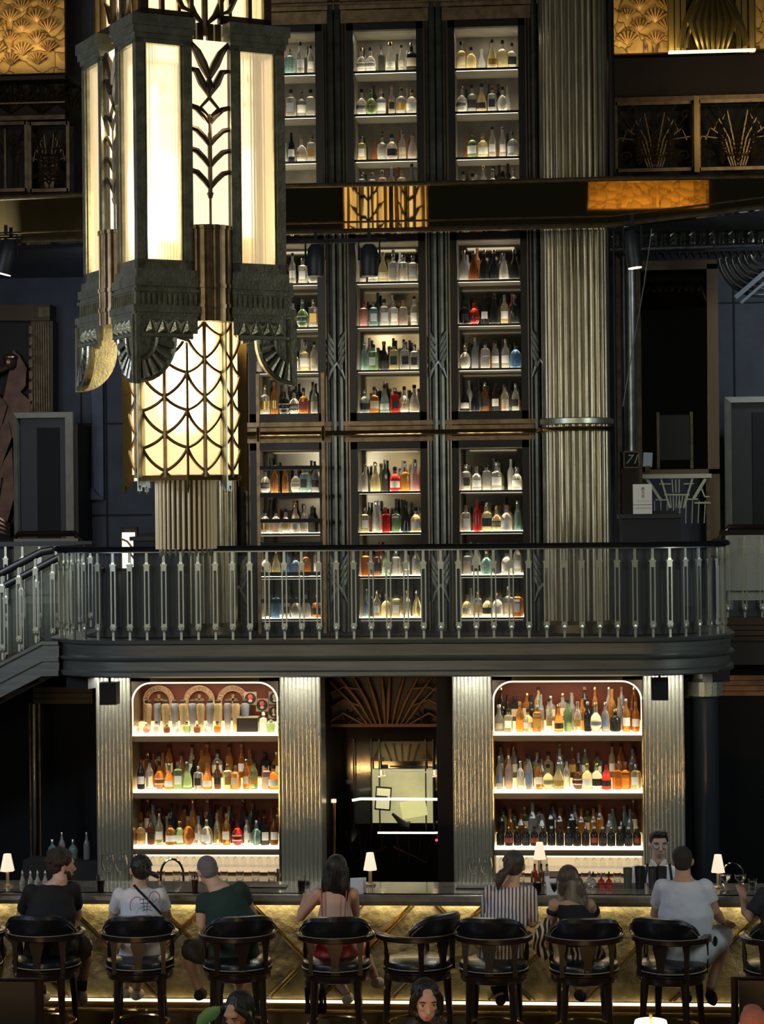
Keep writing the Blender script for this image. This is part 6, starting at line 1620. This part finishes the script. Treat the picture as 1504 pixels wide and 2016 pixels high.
def person(label, J, top='tshirt', bottom='shorts', skin=skin_l, top_m=None, bot_m=None, k=1.0, hyaw=0, hpitch=0, hroll=0, hs=1.0, hair='short', hair_m=None,
           hands=True, face=True, glasses=False, shoe_m=None, sleeve=.62, legs=True, sock=None, fwd=1, curl=.5, breadth=1.0, bits=True, lip=(.42, .16, .14)):
    g = {a: P3(v) for a, v in J.items() if isinstance(v, tuple)}
    base = g['hip'].copy(); base.z = 0
    t = thing('person', label, 'person', base); inv = -base
    for a in g: g[a] = g[a]+inv
    hip, chest, neck, hd = g['hip'], g['chest'], g['neck'], g['head']; shl, shr = g['shl'], g['shr']
    lat_s = (shr-shl).normalized(); lat_h = Vector((fwd, 0, 0)) if abs(lat_s.x) > .3 else lat_s; sw = (shr-shl).length/2
    mid = (shl+shr)/2
    def tors(b, inf, top_cut=1.0, lo=0.0):
        S = [(hip+Vector((0, 0, -.07)), .150, .115), (hip, .172, .128), (hip.lerp(chest, .45), .140*breadth, .105), (chest, .158*breadth, .118), (chest.lerp(mid, .6), sw*.93, .112), (mid+Vector((0, 0, .015)), sw*.90, .085), (mid.lerp(neck, .45)+Vector((0, 0, .03)), sw*.50, .068), (neck+Vector((0, 0, .03)), .058, .058)]
        S = S if top_cut >= 1 else S[:-1]
        secs_ = []
        for i, (c, a, d_) in enumerate(S):
            f = i/7; lat = lat_h.lerp(lat_s, min(1, f*1.2)).normalized(); nx = Vector((-lat.y, lat.x, 0)).normalized()
            a = a*k+inf; d_ = d_*k+inf
            secs_.append([c+lat*(a*math.cos(2*PI*j/20))+nx*(d_*math.sin(2*PI*j/20)) for j in range(20)])
        b.ring(secs_[int(lo):])
    q = Matrix.Rotation(hyaw, 3, 'Z') @ Matrix.Rotation(hpitch, 3, 'X') @ Matrix.Rotation(hroll, 3, 'Y')
    body = MB(); tors(body, 0)
    body.tube([neck-Vector((0, 0, .03)), neck.lerp(hd, .5), hd+Vector((0, 0, -.02))], [.062*k, .055*k, .055*k], 12)
    head(body, hd, q, hs, face)
    arms = {}
    for s, sh, el, wr in (('l', shl, g.get('ell'), g.get('wrl')), ('r', shr, g.get('elr'), g.get('wrr'))):
        if el is None: continue
        body.ell(sh, (.055*k,)*3, 12)
        body.tube([sh, sh.lerp(el, .5), el, el.lerp(wr, .3), wr], [.052*k, .046*k, .038*k, .040*k, .026*k], 12)
        arms[s] = (sh, el, wr)
        if hands: hand(body, wr, g.get('h'+s, wr+(wr-el).normalized()*.2)-wr, Vector((0, 0, 1)), k, curl, 1 if s == 'r' else -1)
    lg = {}
    if legs:
        for s, sx in (('l', -1), ('r', 1)):
            kn, an = g.get('kn'+s), g.get('an'+s)
            if kn is None: continue
            h_ = hip+lat_h*(sx*.088*k)
            body.tube([h_, h_.lerp(kn, .5), kn, kn.lerp(an, .3), kn.lerp(an, .6), an], [.088*k, .078*k, .056*k, .058*k, .046*k, .034*k], 12)
            fd = g.get('ft'+s, an+Vector((0, .18*fwd, -.06))); lg[s] = (h_, kn, an, fd)
            body.tube([an+Vector((0, 0, -.01)), an.lerp(fd, .45)+Vector((0, 0, -.03)), fd], [.034, .038, .028], 8)
    bd = bake(body, 'body', skin, t, .0085, 2)
    # garments
    if top:
        b = MB()
        if top in ('tshirt', 'shirt', 'polo'):
            tors(b, .016, .5)
            for s, (sh, el, wr) in arms.items():
                b.ell(sh, (.068*k,)*3, 12); e2 = sh.lerp(el, sleeve)
                if top == 'shirt': b.tube([sh, sh.lerp(el, .5), el, wr], [.066*k, .060*k, .052*k, .040*k], 12)
                else: b.tube([sh, sh.lerp(el, .3), e2], [.067*k, .064*k, .064*k], 12)
        else:   # strappy or off-shoulder: up to the chest only
            S_ = MB(); tors(S_, .010, .5); k0 = 20; nsec = 5 if top == 'strappy' else 6
            b.ring([[Vector(p) for p in S_.v[i*20:(i+1)*20]] for i in range(nsec-(1 if top == 'strappy' else 0))])
            if top == 'offshoulder':
                for s, (sh, el, wr) in arms.items(): b.tube([sh.lerp(el, .18)+Vector((0, 0, 0)), sh.lerp(el, .42)], [.066*k, .062*k], 12)
        bake(b, {'tshirt': 't_shirt', 'shirt': 'shirt', 'polo': 't_shirt'}.get(top, 'top'), top_m, t, .011, 11, .014)
        if top == 'strappy':
            b = MB(); nx = Vector((-lat_s.y, lat_s.x, 0))
            for sx in (-1, 1):
                p0 = chest.lerp(mid, .15)+lat_s*(sx*.085)-nx*.118; p1 = mid+lat_s*(sx*.095)-nx*.080+Vector((0, 0, .035)); p2 = mid+lat_s*(sx*.10)+Vector((0, 0, .055))
                b.tube([p0, p0.lerp(p1, .5)-nx*.012, p1, p2, p2+nx*.09-Vector((0, 0, .05))], .005, 6)
            b.build('strap', top_m, t)
    if bottom and legs:
        b = MB(); S_ = MB(); tors(S_, .014, .5); b.ring([[Vector(p) for p in S_.v[i*20:(i+1)*20]] for i in range(0, 3)])
        for s, (h_, kn, an, fd) in lg.items():
            if bottom == 'shorts': b.tube([h_, h_.lerp(kn, .5), h_.lerp(kn, .92)], [.104*k, .096*k, .088*k], 14)
            elif bottom == 'pants': b.tube([h_, h_.lerp(kn, .5), kn, kn.lerp(an, .5), an.lerp(kn, .06)], [.102*k, .09*k, .074*k, .062*k, .058*k], 14)
            elif bottom == 'skirt': b.tube([h_, h_.lerp(kn, .5), kn, kn.lerp(an, .62)], [.105*k, .10*k, .092*k, .115*k], 14)
        bake(b, bottom if bottom != 'pants' else 'trousers', bot_m, t, .012, 5, .018)
    if legs:
        for s, (h_, kn, an, fd) in lg.items():
            b = MB(); d_ = (fd-an); b.tube([an+Vector((0, -.03*fwd, -.035)), an+d_*.25+Vector((0, 0, -.025)), an+d_*.7+Vector((0, 0, -.012)), fd+d_.normalized()*.02], [.040, .046, .044, .026], 10)
            bake(b, 'shoe', shoe_m or blackm, t, .008, 3)
            if sock: MB().tube([an+Vector((0, 0, -.01)), an.lerp(kn, .22), an.lerp(kn, .34)], [.040, .042, .045], 12).build('sock', sock, t)
    # hair
    hm = hair_m or mat('black_hair', (.012, .010, .009), 0, .45, bump=.6, bscale=60, stretch=(1, 1, .2))
    def hp(p): return hd+q @ (Vector(p)*hs)
    b = MB()
    def he(p, r_, n=12): b.ell(hp(p), tuple(x*hs for x in r_), n, rot=q)
    r = random.Random(hash(label) % 1000 if False else len(label))
    he((0, -.022, .030), (.082, .094, .094), 18)
    if hair == 'short': he((0, -.045, -.005), (.074, .066, .070)); he((0, .03, .085), (.060, .055, .036))
    if hair == 'cropped': b.v.clear(); b.f.clear(); b.m.clear(); he((0, -.018, .030), (.078, .092, .088), 18); he((0, -.045, -.005), (.070, .062, .068))
    if hair == 'curly':
        he((0, -.03, .045), (.098, .105, .085)); he((0, -.055, .0), (.085, .07, .075))
        for i in range(130):
            a = r.uniform(0, 2*PI); th = r.uniform(0, 1.75); u = Vector((math.sin(th)*math.cos(a), math.sin(th)*math.sin(a), math.cos(th)))
            if u.y > .55 and u.z < .45: continue
            he((u.x*.097, -.026+u.y*.105, .038+u.z*.090), (.014+r.random()*.010,)*3, 6)
    if hair == 'quiff': he((0, .02, .095), (.070, .075, .035)); he((.02, .06, .105), (.045, .035, .028)); he((0, -.045, -.005), (.074, .066, .070))
    o_h = None
    if hair in ('long', 'straight'):
        he((0, -.04, -.02), (.085, .075, .10))
        L0 = J.get('hairlen', .34); secs_ = []
        w0 = J.get('hairw', .088)
        for i, f in enumerate((0, .2, .4, .6, .8, 1)):
            c = hd+Vector((J.get('hairdx', 0)*f, -fwd*(.055+.02*math.sin(f*PI)), .03-(L0)*f)); a_ = (w0+.018*math.sin(f*PI*.8))*(1-.55*max(0, f-.55)); d_ = .045*(1-.4*f)
            lat = q @ Vector((1, 0, 0)); lat.z = 0; lat.normalize(); nx = Vector((-lat.y, lat.x, 0))
            secs_.append([c+lat*(a_*math.cos(2*PI*j/16))+nx*(d_*math.sin(2*PI*j/16)) for j in range(16)])
        b.ring(secs_)
    if hair == 'pony':
        he((0, -.045, -.0), (.078, .066, .075)); he((J.get('tdx', 0), -.115, .0), (.030, .03, .03))
        tl = J.get('tail', .2); d0 = hp((J.get('tdx', 0), -.118, .0))
        b.tube([d0, d0+Vector((J.get('tsx', -.03), -.035*fwd, -tl*.25)), d0+Vector((J.get('tsx', -.03)*1.5, -.03*fwd, -tl*.6)), d0+Vector((J.get('tsx', -.03)*1.7, 0, -tl))], [.024*J.get('tr', 1), .040*J.get('tr', 1), .034*J.get('tr', 1), .008], 10)
    if hair == 'front_long':   # long hair seen from the front
        he((0, -.035, .035), (.088, .095, .095)); 
        for sx in (-1, 1):
            b.tube([hp((sx*.05, .055, .085)), hp((sx*.080, .03, .03)), hp((sx*.088, .012, -.05)), hd+Vector((sx*.095, .015, -.16)), hd+Vector((sx*.10, .0, -.30))], [.020, .026, .032, .040, .03], 10)
        b.tube([hp((0, -.06, 0)), hd+Vector((0, .06, -.12)), hd+Vector((0, .06, -.3))], [.08, .085, .06], 12)
    o_h = bake(b, 'hair', hm, t, .0075, 1 if hair == 'curly' else 2)
    if hair in ('long', 'straight', 'pony', 'front_long'):
        s_ = MB(); r = random.Random(5)
        for i in range(90):
            if hair in ('long', 'straight'):
                u = r.uniform(-1, 1); lat = q @ Vector((1, 0, 0)); L0 = J.get('hairlen', .34)
                p0 = hd+lat*(u*.045)+Vector((0, -fwd*.055, .115-.03*abs(u))); p1 = hd+lat*(u*.088)+Vector((0, -fwd*.118*(1-.3*abs(u)), .0)); p2 = hd+lat*(u*w0*1.08)+Vector((J.get('hairdx', 0)*.5, -fwd*(.118-.03*abs(u)), -L0*.5)); p3 = hd+lat*(u*w0*.8+r.uniform(-.02, .02))+Vector((J.get('hairdx', 0), -fwd*.09, -L0*r.uniform(.85, 1.08)))
                s_.tube([p0, p1, p2, p3], [.003, .0045, .0045, .0015], 4)
            else:
                a = r.uniform(.15, PI-.15); p0 = hp((.082*math.cos(a), -.02, .030+.094*math.sin(a))); p1 = hp((.045*math.cos(a), -.108, .03+.03*math.sin(a))); s_.tube([p0, hp((.078*math.cos(a), -.075, .03+.07*math.sin(a))), p1], .0028, 4)
        s_.build('hair_strand', J.get('strand_m', hm), o_h)
    if bits: face_bits(hd, q, hs, t, glasses, lip=lip)
    return t, g, q
Y0 = 16.55
cl_black = mat('black_cotton', (.007, .007, .009), 0, .85); cl_green = mat('dark_green_cotton', (.012, .035, .028), 0, .85); cl_white = mat('white_cotton', (.62, .64, .70), 0, .85)
cl_pale = mat('pale_blue_tee', (.50, .54, .62), 0, .85); cl_red = mat('crimson_satin', (.30, .012, .018), 0, .45); denim = mat('dark_shorts', (.03, .028, .022), 0, .9)
stripe = wave_mat('striped_shirt_cloth', (.62, .60, .62), (.10, .06, .06), 11.5, .6, axis='X', thin=.62)
zebra = wave_mat('zebra_print_cloth', (.012, .012, .012), (.50, .46, .38), 8, 7, axis='X', detail=1, thin=.62)
brown_hair = mat('dark_brown_curly_hair', (.035, .020, .014), 0, .6, bump=.8, bscale=90); grey_hair = mat('grey_hair', (.16, .16, .165), 0, .6, bump=.8, bscale=120, stretch=(1, 1, .3))
ash_hair = mat('ash_brown_hair', (.05, .042, .035), 0, .45, bump=.6, bscale=70, stretch=(1, 1, .2)); streak = mat('silver_blond_hair', (.26, .25, .21), 0, .4, noise=.6, nscale=30, stretch=(1, 1, .1))
wht_shoe = mat('white_shoe', (.55, .50, .42), 0, .6)
# 1 curly haired man in black, looking right
person('curly haired bearded person in black tee looking sideways at the left end of the bar',
       dict(hip=(95, 1880, Y0-.05), chest=(100, 1800, Y0+.0), neck=(116, 1738, Y0+.12), head=(122, 1704, Y0+.17), shl=(62, 1757, Y0+.06), shr=(142, 1752, Y0+.18), ell=(40, 1812, Y0+.25), wrl=(48, 1770, Y0+.50), elr=(152, 1805, Y0+.34), wrr=(140, 1768, Y0+.55),
            knl=(70, 1885, Y0+.36), anl=(82, 1955, Y0+.22), knr=(170, 1862, Y0+.22), anr=(160, 1948, Y0+.15), ftr=(163, 1974, Y0+.28)),
       top_m=cl_black, bot_m=denim, hair='curly', hair_m=brown_hair, hyaw=-1.05, hpitch=-.12, skin=skin_l, sock=cl_black, shoe_m=wht_shoe, breadth=1.12, k=1.05, hs=1.0)
# beard
# 2 white printed tee, small ponytail
t2, g2, q2 = person('dark haired person with short ponytail in white printed tee with a black bag strap',
       dict(hip=(276, 1884, Y0-.05), chest=(277, 1812, Y0), neck=(272, 1746, Y0+.08), head=(276, 1712, Y0+.12), shl=(236, 1763, Y0+.06), shr=(315, 1763, Y0+.10), ell=(220, 1812, Y0+.15), wrl=(236, 1775, Y0+.48), elr=(330, 1805, Y0+.2), wrr=(318, 1775, Y0+.5),
            knl=(252, 1886, Y0+.36), anl=(246, 1946, Y0+.34), knr=(288, 1886, Y0+.36), anr=(268, 1950, Y0+.30), tail=.05, tsx=.05, tdx=.03, tr=.55),
       top_m=cl_white, bot_m=cl_black, hair='pony', hyaw=.45, skin=skin_l, shoe_m=wht_shoe, k=.93)
def on_back(pl, Y, r_, m, name, parent, flat=.4):
    b = MB(); base = parent.location; b.tube([W(x, y, Y)-base for x, y in pl], r_, 6, flat=flat); return b.build(name, m, parent)
# 3 green shirt leaning left
person('grey haired person in dark green tee leaning over the bar to the left',
       dict(hip=(462, 1882, Y0-.05), chest=(455, 1812, Y0), neck=(428, 1748, Y0+.12), head=(408, 1714, Y0+.17), shl=(402, 1774, Y0+.1), shr=(472, 1752, Y0+.1), ell=(398, 1822, Y0+.06), wrl=(392, 1776, Y0+.42), elr=(497, 1800, Y0+.3), wrr=(480, 1768, Y0+.5),
            knl=(368, 1868, Y0+.25), anl=(392, 1950, Y0+.12), knr=(480, 1885, Y0+.38), anr=(470, 1955, Y0+.3)),
       top_m=cl_green, bot_m=denim, hair='cropped', hair_m=grey_hair, hyaw=.55, hpitch=-.25, hroll=-.15, skin=skin_l, breadth=1.15, k=1.04, sleeve=.5)
# 4 red strappy top
person('long dark haired person in crimson strappy top holding a white menu',
       dict(hip=(660, 1880, Y0-.05), chest=(660, 1812, Y0), neck=(660, 1748, Y0+.07), head=(664, 1712, Y0+.10), shl=(626, 1760, Y0+.06), shr=(694, 1760, Y0+.06), ell=(592, 1806, Y0+.10), wrl=(602, 1768, Y0+.42), elr=(700, 1800, Y0+.25), wrr=(697, 1772, Y0+.46),
            knl=(640, 1888, Y0+.36), anl=(683, 1958, Y0+.28), knr=(712, 1872, Y0+.34), anr=(738, 1925, Y0+.28), ftr=(752, 1935, Y0+.3), hairlen=.30, hairw=.098, hairdx=-.02),
       top='strappy', top_m=cl_red, bottom='skirt' if False else 'shorts', bot_m=cl_red, hair='long', skin=mat('light_tan_skin', (.50, .31, .23), 0, .55), shoe_m=wht_shoe, k=.92, hyaw=-.15)
# 5 striped shirt
person('person with ash brown ponytail in white and brown striped shirt',
       dict(hip=(985, 1882, Y0-.05), chest=(995, 1812, Y0), neck=(1007, 1742, Y0+.08), head=(1013, 1704, Y0+.12), shl=(966, 1758, Y0+.07), shr=(1042, 1760, Y0+.07), ell=(955, 1812, Y0+.2), wrl=(962, 1774, Y0+.48), elr=(1047, 1816, Y0+.10), wrr=(1050, 1776, Y0+.46),
            knl=(965, 1888, Y0+.36), anl=(985, 1960, Y0+.28), knr=(1010, 1888, Y0+.36), anr=(1000, 1950, Y0+.3), tail=.17, tsx=-.05, tdx=-.012),
       top='shirt', top_m=stripe, bottom='pants', bot_m=cl_black, hair='pony', hair_m=ash_hair, skin=skin_l, k=.97, hyaw=-.25, breadth=1.05)
# 6 black off-shoulder, streaked hair
person('person with long silver streaked hair in black off-shoulder top and zebra print skirt',
       dict(hip=(1148, 1885, Y0-.05), chest=(1142, 1826, Y0), neck=(1126, 1768, Y0+.08), head=(1120, 1733, Y0+.12), shl=(1092, 1782, Y0+.07), shr=(1160, 1782, Y0+.07), ell=(1083, 1826, Y0+.1), wrl=(1098, 1778, Y0+.42), elr=(1180, 1820, Y0+.25), wrr=(1166, 1778, Y0+.48),
            knl=(1122, 1892, Y0+.36), anl=(1140, 1950, Y0+.26), knr=(1160, 1888, Y0+.36), anr=(1145, 1952, Y0+.28), hairlen=.27, hairw=.10, hairdx=.05, strand_m=streak),
       top='offshoulder', top_m=cl_black, bottom='skirt', bot_m=zebra, hair='straight', hair_m=ash_hair, skin=skin_t, k=.93, hyaw=-.2)
# 7 pale tee and shorts
t7, g7, q7 = person('person in pale blue-grey tee and light shorts resting a hand on the knee',
       dict(hip=(1350, 1880, Y0-.05), chest=(1350, 1800, Y0), neck=(1345, 1732, Y0+.08), head=(1343, 1695, Y0+.12), shl=(1305, 1748, Y0+.10), shr=(1388, 1748, Y0+.02), ell=(1290, 1800, Y0+.3), wrl=(1305, 1768, Y0+.55), elr=(1408, 1795, Y0+.02), wrr=(1422, 1815, Y0+.20), hr=(1442, 1816, Y0+.30),
            knl=(1345, 1885, Y0+.38), anl=(1352, 1955, Y0+.3), knr=(1428, 1836, Y0+.34), anr=(1398, 1948, Y0+.14), ftr=(1404, 1972, Y0+.28)),
       top_m=cl_pale, bot_m=mat('light_grey_shorts', (.42, .45, .52), 0, .8), hair='cropped', hair_m=mat('dark_crop', (.02, .017, .013), 0, .7, bump=.6, bscale=120), skin=skin_t, breadth=1.18, k=1.06, shoe_m=cl_black)
MB().lathe([(.028, -.012), (.033, -.012), (.033, .012), (.028, .012)], n=16).build('wrist_watch', mat('watch_steel', (.7, .7, .7), 1, .2), t7, loc=g7['wrr']+Vector((-.01, -.015, 0)))
# 8 at the right edge raising a glass
t8, g8, q8 = person('person in dark sleeves raising a cocktail glass at the right edge',
       dict(hip=(1545, 1882, Y0-.05), chest=(1542, 1812, Y0), neck=(1535, 1742, Y0+.08), head=(1535, 1700, Y0+.12), shl=(1505, 1762, Y0+.05), shr=(1582, 1762, Y0+.05), ell=(1472, 1808, Y0+.02), wrl=(1463, 1768, Y0+.20), hl=(1459, 1748, Y0+.24), elr=(1600, 1810, Y0+.2), wrr=(1590, 1775, Y0+.46),
            knl=(1515, 1885, Y0+.36), anl=(1520, 1955, Y0+.3), knr=(1565, 1888, Y0+.36), anr=(1560, 1955, Y0+.3)),
       top='polo', top_m=mat('navy_black_cotton', (.012, .014, .022), 0, .85), bot_m=zebra, bottom='shorts', skin=skin_t, hair='short', hyaw=.4, curl=.7, sleeve=.75)
p = W(1458, 1752, Y0+.24); coupe(1458, Y0+.26, 'stemmed cocktail glass held up in a hand at the right edge', pose=p.z-.035)
# 0 at the left edge
person('person mostly beyond the left picture edge, only hand and knee showing',
       dict(hip=(-60, 1882, Y0-.05), chest=(-60, 1812, Y0), neck=(-60, 1748, Y0+.08), head=(-60, 1710, Y0+.12), shl=(-98, 1762, Y0+.05), shr=(-22, 1762, Y0+.05), ell=(-110, 1810, Y0+.2), wrl=(-95, 1775, Y0+.46), elr=(-12, 1800, Y0+.10), wrr=(-12, 1775, Y0+.42),
            knl=(-80, 1888, Y0+.36), anl=(-70, 1955, Y0+.3), knr=(-2, 1870, Y0+.2), anr=(-8, 1955, Y0+.15)),
       top_m=cl_black, bot_m=denim, hair='short', skin=skin_l)
o = clone(st0, (W(-62, 1900, 16.42).x, 16.42, 0), .1, 'black leather bar stool beyond the left picture edge')
# bartender
YK = 18.25
tb, gb, qb = person('bartender in white shirt, dark tie and braces with round glasses behind the bar',
       dict(hip=(1300, 1830, YK+.05), chest=(1298, 1765, YK-.02), neck=(1296, 1700, YK-.10), head=(1297, 1662, YK-.14), shl=(1340, 1716, YK-.08), shr=(1254, 1716, YK-.08), ell=(1352, 1775, YK-.12), wrl=(1340, 1800, YK-.38), elr=(1240, 1775, YK-.12), wrr=(1255, 1800, YK-.38),
            knl=(1310, 1930, YK-.05), anl=(1310, 2010, YK+.0), knr=(1288, 1930, YK-.05), anr=(1288, 2010, YK+.0)),
       top='shirt', top_m=mat('white_dress_shirt', (.72, .72, .74), 0, .7), bottom='pants', bot_m=cl_black, hair='quiff', hyaw=PI+.12, hpitch=-.1, hs=.98, glasses=True, skin=skin_l, fwd=-1, k=.95)
def front(pl, dy): return [W(x, y, YK-dy)-tb.location for x, y in pl]
MB().tube(front([(1296, 1704), (1295, 1716), (1294, 1740), (1293, 1762)], .26), [.010, .020, .024, .030], 8, flat=.3).build('tie', cl_black, tb)
b = MB(); b.tube(front([(1275, 1700), (1270, 1730), (1268, 1780)], .235), .013, 6, flat=.4); b.tube(front([(1318, 1700), (1322, 1730), (1322, 1780)], .235), .013, 6, flat=.4); b.build('brace', mat('navy_brace', (.02, .022, .04), 0, .7), tb)
b = MB()
for s in (-1, 1): b.tube(front([(1296+s*2, 1708), (1296+s*10, 1700), (1296+s*15, 1692)], .20), [.012, .022, .010], 6, flat=.4)
b.build('collar', MATS['white_dress_shirt'], tb)
b = MB(); b.tube(front([(1268, 1752), (1322, 1752)], .23), .03, 8); 
# beard, strap and shirt print
b = MB(); ph = W(122, 1704, Y0+.17)
tp = [o for o in bpy.data.objects if o.get('category') == 'person' and 'curly' in o.get('label', '')][0]
q = Matrix.Rotation(-1.05, 3, 'Z') @ Matrix.Rotation(-.12, 3, 'X'); hc = ph-tp.location
for p, r_ in (((0, .060, -.085), (.040, .032, .026)), ((.045, .030, -.062), (.018, .040, .034)), ((-.045, .030, -.062), (.018, .040, .034)), ((.062, .0, -.035), (.012, .022, .040)), ((-.062, .0, -.035), (.012, .022, .040)), ((0, .092, -.046), (.024, .008, .006))):
    b.ell(hc+q @ Vector(p), r_, 10, rot=q)
bake(b, 'beard', brown_hair, tp, .007, 2)
on_back([(263, 1742), (272, 1752), (290, 1770), (305, 1786), (318, 1800)], Y0-.105, .011, cl_black, 'bag_strap', t2, .5)
inkr = mat('print_red', (.30, .12, .13), 0, .8); inkb = mat('print_black', (.08, .08, .12), 0, .8)
YP = Y0-.125
b = MB(); base = t2.location
def bt(pl, r_, mi=0): b.tube([W(x, y, YP)-base for x, y in pl], r_, 5, mi, flat=.5)
bt([(270+14*math.cos(a), 1783+17*math.sin(a)) for a in [PI*.8+i*PI*.9/8 for i in range(9)]], .0035)
bt([(304+11*math.cos(a), 1770+15*math.sin(a)) for a in [-PI*1.05+i*PI*1.2/8 for i in range(9)]], .0045)
for pl in (((274, 1772), (283, 1770), (292, 1771)), ((276, 1779), (284, 1778), (294, 1778)), ((278, 1787), (287, 1784), (296, 1786)), ((282, 1768), (284, 1792)), ((290, 1776), (289, 1795)), ((298, 1768), (303, 1777), (308, 1770)), ((280, 1793), (290, 1790), (300, 1793))): bt(pl, .0030, 1)
b.build('shirt_print', [inkr, inkb], t2)
b = MB(); 
b = MB(); YQ = Y0-.01
o = MB().ell((0, 0, 0), (.018, .008, .04), 10).build('shorts_logo', cl_black, t7, loc=W(1408, 1853, Y0-.03)-t7.location)
# foreground women
person('seated person with long straight black hair facing the viewer at the bottom edge',
       dict(hip=(850, 2170, 14.0), chest=(848, 2095, 13.98), neck=(842, 2020, 13.93), head=(838, 1971, 13.88), shl=(888, 2040, 13.95), shr=(800, 2052, 13.95), ell=(905, 2110, 13.9), wrl=(880, 2160, 13.7), elr=(785, 2120, 13.9), wrr=(800, 2165, 13.7),
            knl=(870, 2190, 13.5), anl=(870, 2290, 13.5), knr=(815, 2190, 13.5), anr=(815, 2290, 13.5)),
       top='offshoulder', top_m=cl_black, bottom='pants', bot_m=cl_black, hair='front_long', hyaw=PI+.25, hpitch=-.22, skin=mat('rosy_skin', (.52, .32, .26), 0, .5), fwd=-1, hs=1.07, glasses=False, lip=(.35, .07, .08), k=.92)
person('seated person with dark bobbed hair looking down at the bottom edge',
       dict(hip=(470, 2190, 13.8), chest=(468, 2115, 13.78), neck=(470, 2045, 13.73), head=(470, 1995, 13.66), shl=(515, 2070, 13.75), shr=(425, 2070, 13.75), ell=(530, 2130, 13.7), wrl=(500, 2170, 13.5), elr=(410, 2130, 13.7), wrr=(440, 2170, 13.5),
            knl=(490, 2200, 13.3), anl=(490, 2300, 13.3), knr=(440, 2200, 13.3), anr=(440, 2300, 13.3)),
       top_m=cl_black, bottom='pants', bot_m=cl_black, hair='front_long', hyaw=PI-.5, hpitch=-.45, skin=skin_t, fwd=-1, hs=1.05, k=.92)
person('person with reddish hair in grey top leaning at the bottom right corner',
       dict(hip=(1475, 2190, 13.4), chest=(1475, 2120, 13.42), neck=(1478, 2055, 13.45), head=(1482, 2018, 13.5), shl=(1430, 2075, 13.45), shr=(1525, 2075, 13.45), ell=(1410, 2130, 13.5), wrl=(1420, 2160, 13.7), elr=(1540, 2130, 13.5), wrr=(1530, 2160, 13.7),
            knl=(1450, 2200, 13.9), anl=(1450, 2300, 13.9), knr=(1510, 2200, 13.9), anr=(1510, 2300, 13.9)),
       top_m=mat('grey_knit', (.3, .32, .38), 0, .9), bottom='pants', bot_m=cl_black, hair='short', hair_m=mat('copper_hair', (.40, .13, .08), 0, .5, bump=.6, bscale=90), skin=skin_l, k=.95)
# seats carrying them, dark chair backs and plant
def lounge(px, pyt, Y, w_, label, rot=0, m=mat('dull_black_leather', (.004, .004, .005), 0, .45, spec=.25)):
    c = W(px, pyt, Y); t = thing('lounge_armchair', label, 'armchair', (c.x, Y, 0), rot)
    b = MB(); b.bb(-w_/2+.03, w_/2-.03, -.03, .05, .30, c.z-.02); b.bb(-w_/2+.03, w_/2-.03, .05, .5, .26, .38); b.build('cushion', m, t)
    b = MB(); b.tube([(-w_/2, 0, 0), (-w_/2, 0, c.z-.01), (w_/2, 0, c.z-.01), (w_/2, 0, 0)], .026, 8); b.build('frame', wood, t)
    for sx in (-1, 1): MB().tube([(sx*w_/2, .5, 0), (sx*w_/2, .5, .5), (sx*w_/2, 0, .5)], .022, 8).build('arm', wood, t)
lounge(30, 1925, 14.6, .34, 'dark leather chair back cut by the bottom left corner')
lounge(1500, 1923, 14.6, .36, 'dark leather chair back cut by the bottom right corner')
for (px, Y, lab, dz) in ((850, 14.12, 'low dark sofa seat under the long haired person at the bottom', 0), (470, 13.9, 'low dark sofa seat under the bobbed person at the bottom', 0), (1475, 13.2, 'low dark sofa seat under the copper haired person', 0)):
    c = W(px, 2190, Y); o = MB().bb(-.4, .4, -.45, .3, 0, max(.2, c.z-.06)).build('sofa_seat', leather, loc=(c.x, Y, 0)); tag(o, lab, 'sofa')
c = W(395, 2020, 14.2); t = thing('potted_plant', 'potted plant with broad green leaf at the bottom edge', 'plant', (c.x, 14.2, 0)); zz = c.z
MB().lathe([(.14, 0), (.18, .35), (.16, .35), (.15, .3), (0, .3)], n=20).build('pot', blackm, t)
b = MB(); lp = [W(x, y, 14.2)-t.location for x, y in ((385, 2030), (398, 2008), (415, 1996), (428, 1988), (436, 1982))]
b.tube([Vector((0, 0, .3)), Vector((-.02, 0, zz-.1)), lp[0]], .006, 6); b.tube(lp, [.006, .038, .048, .030, .004], 8, flat=.12, ref=(0, 1, .2)); b.build('leaf', mat('leaf_green', (.06, .22, .08), 0, .45), t)
b = MB(); 
for a in range(5): b.tube([(0, 0, .3), (.12*math.cos(a*1.3), .12*math.sin(a*1.3), zz*.6), (.3*math.cos(a*1.3), .3*math.sin(a*1.3), zz*.7)], [.006, .045, .004], 8, flat=.12)
b.build('leaf', MATS['leaf_green'], t)
# bags hung by the stools
c = W(612, 1945, 16.75); t = thing('shoulder_bag', 'black fringed bag hanging beneath the bar by the red top stool', 'bag', (c.x, 17.05, c.z)); MB().ell((0, 0, 0), (.085, .06, .15), 14).build('pouch', blackm, t)
b = MB()
for i in range(14): x = -.08+.012*i; b.tube([(x, -.02, -.06), (x+.01, -.03, -.20-.02*(i % 3)), (x, -.03, -.26)], .006, 4)
b.build('fringe', black, t); MB().tube([(0, 0, .12), (-.02, .06, .35), (-.02, .10, .42)], .008, 6).build('bag_strap', blackm, t)
c = W(1072, 1852, 16.42); t = thing('zebra_bag', 'zebra striped bag hanging over the arm of the stool', 'bag', (c.x, 16.42, c.z))
b = MB(); b.tube([(.03, 0, .16), (-.03, 0, .05), (-.04, -.01, -.05), (.0, 0, -.12), (.05, 0, -.08)], [.03, .045, .05, .045, .02], 10, flat=.6); b.build('pouch', zebra, t)
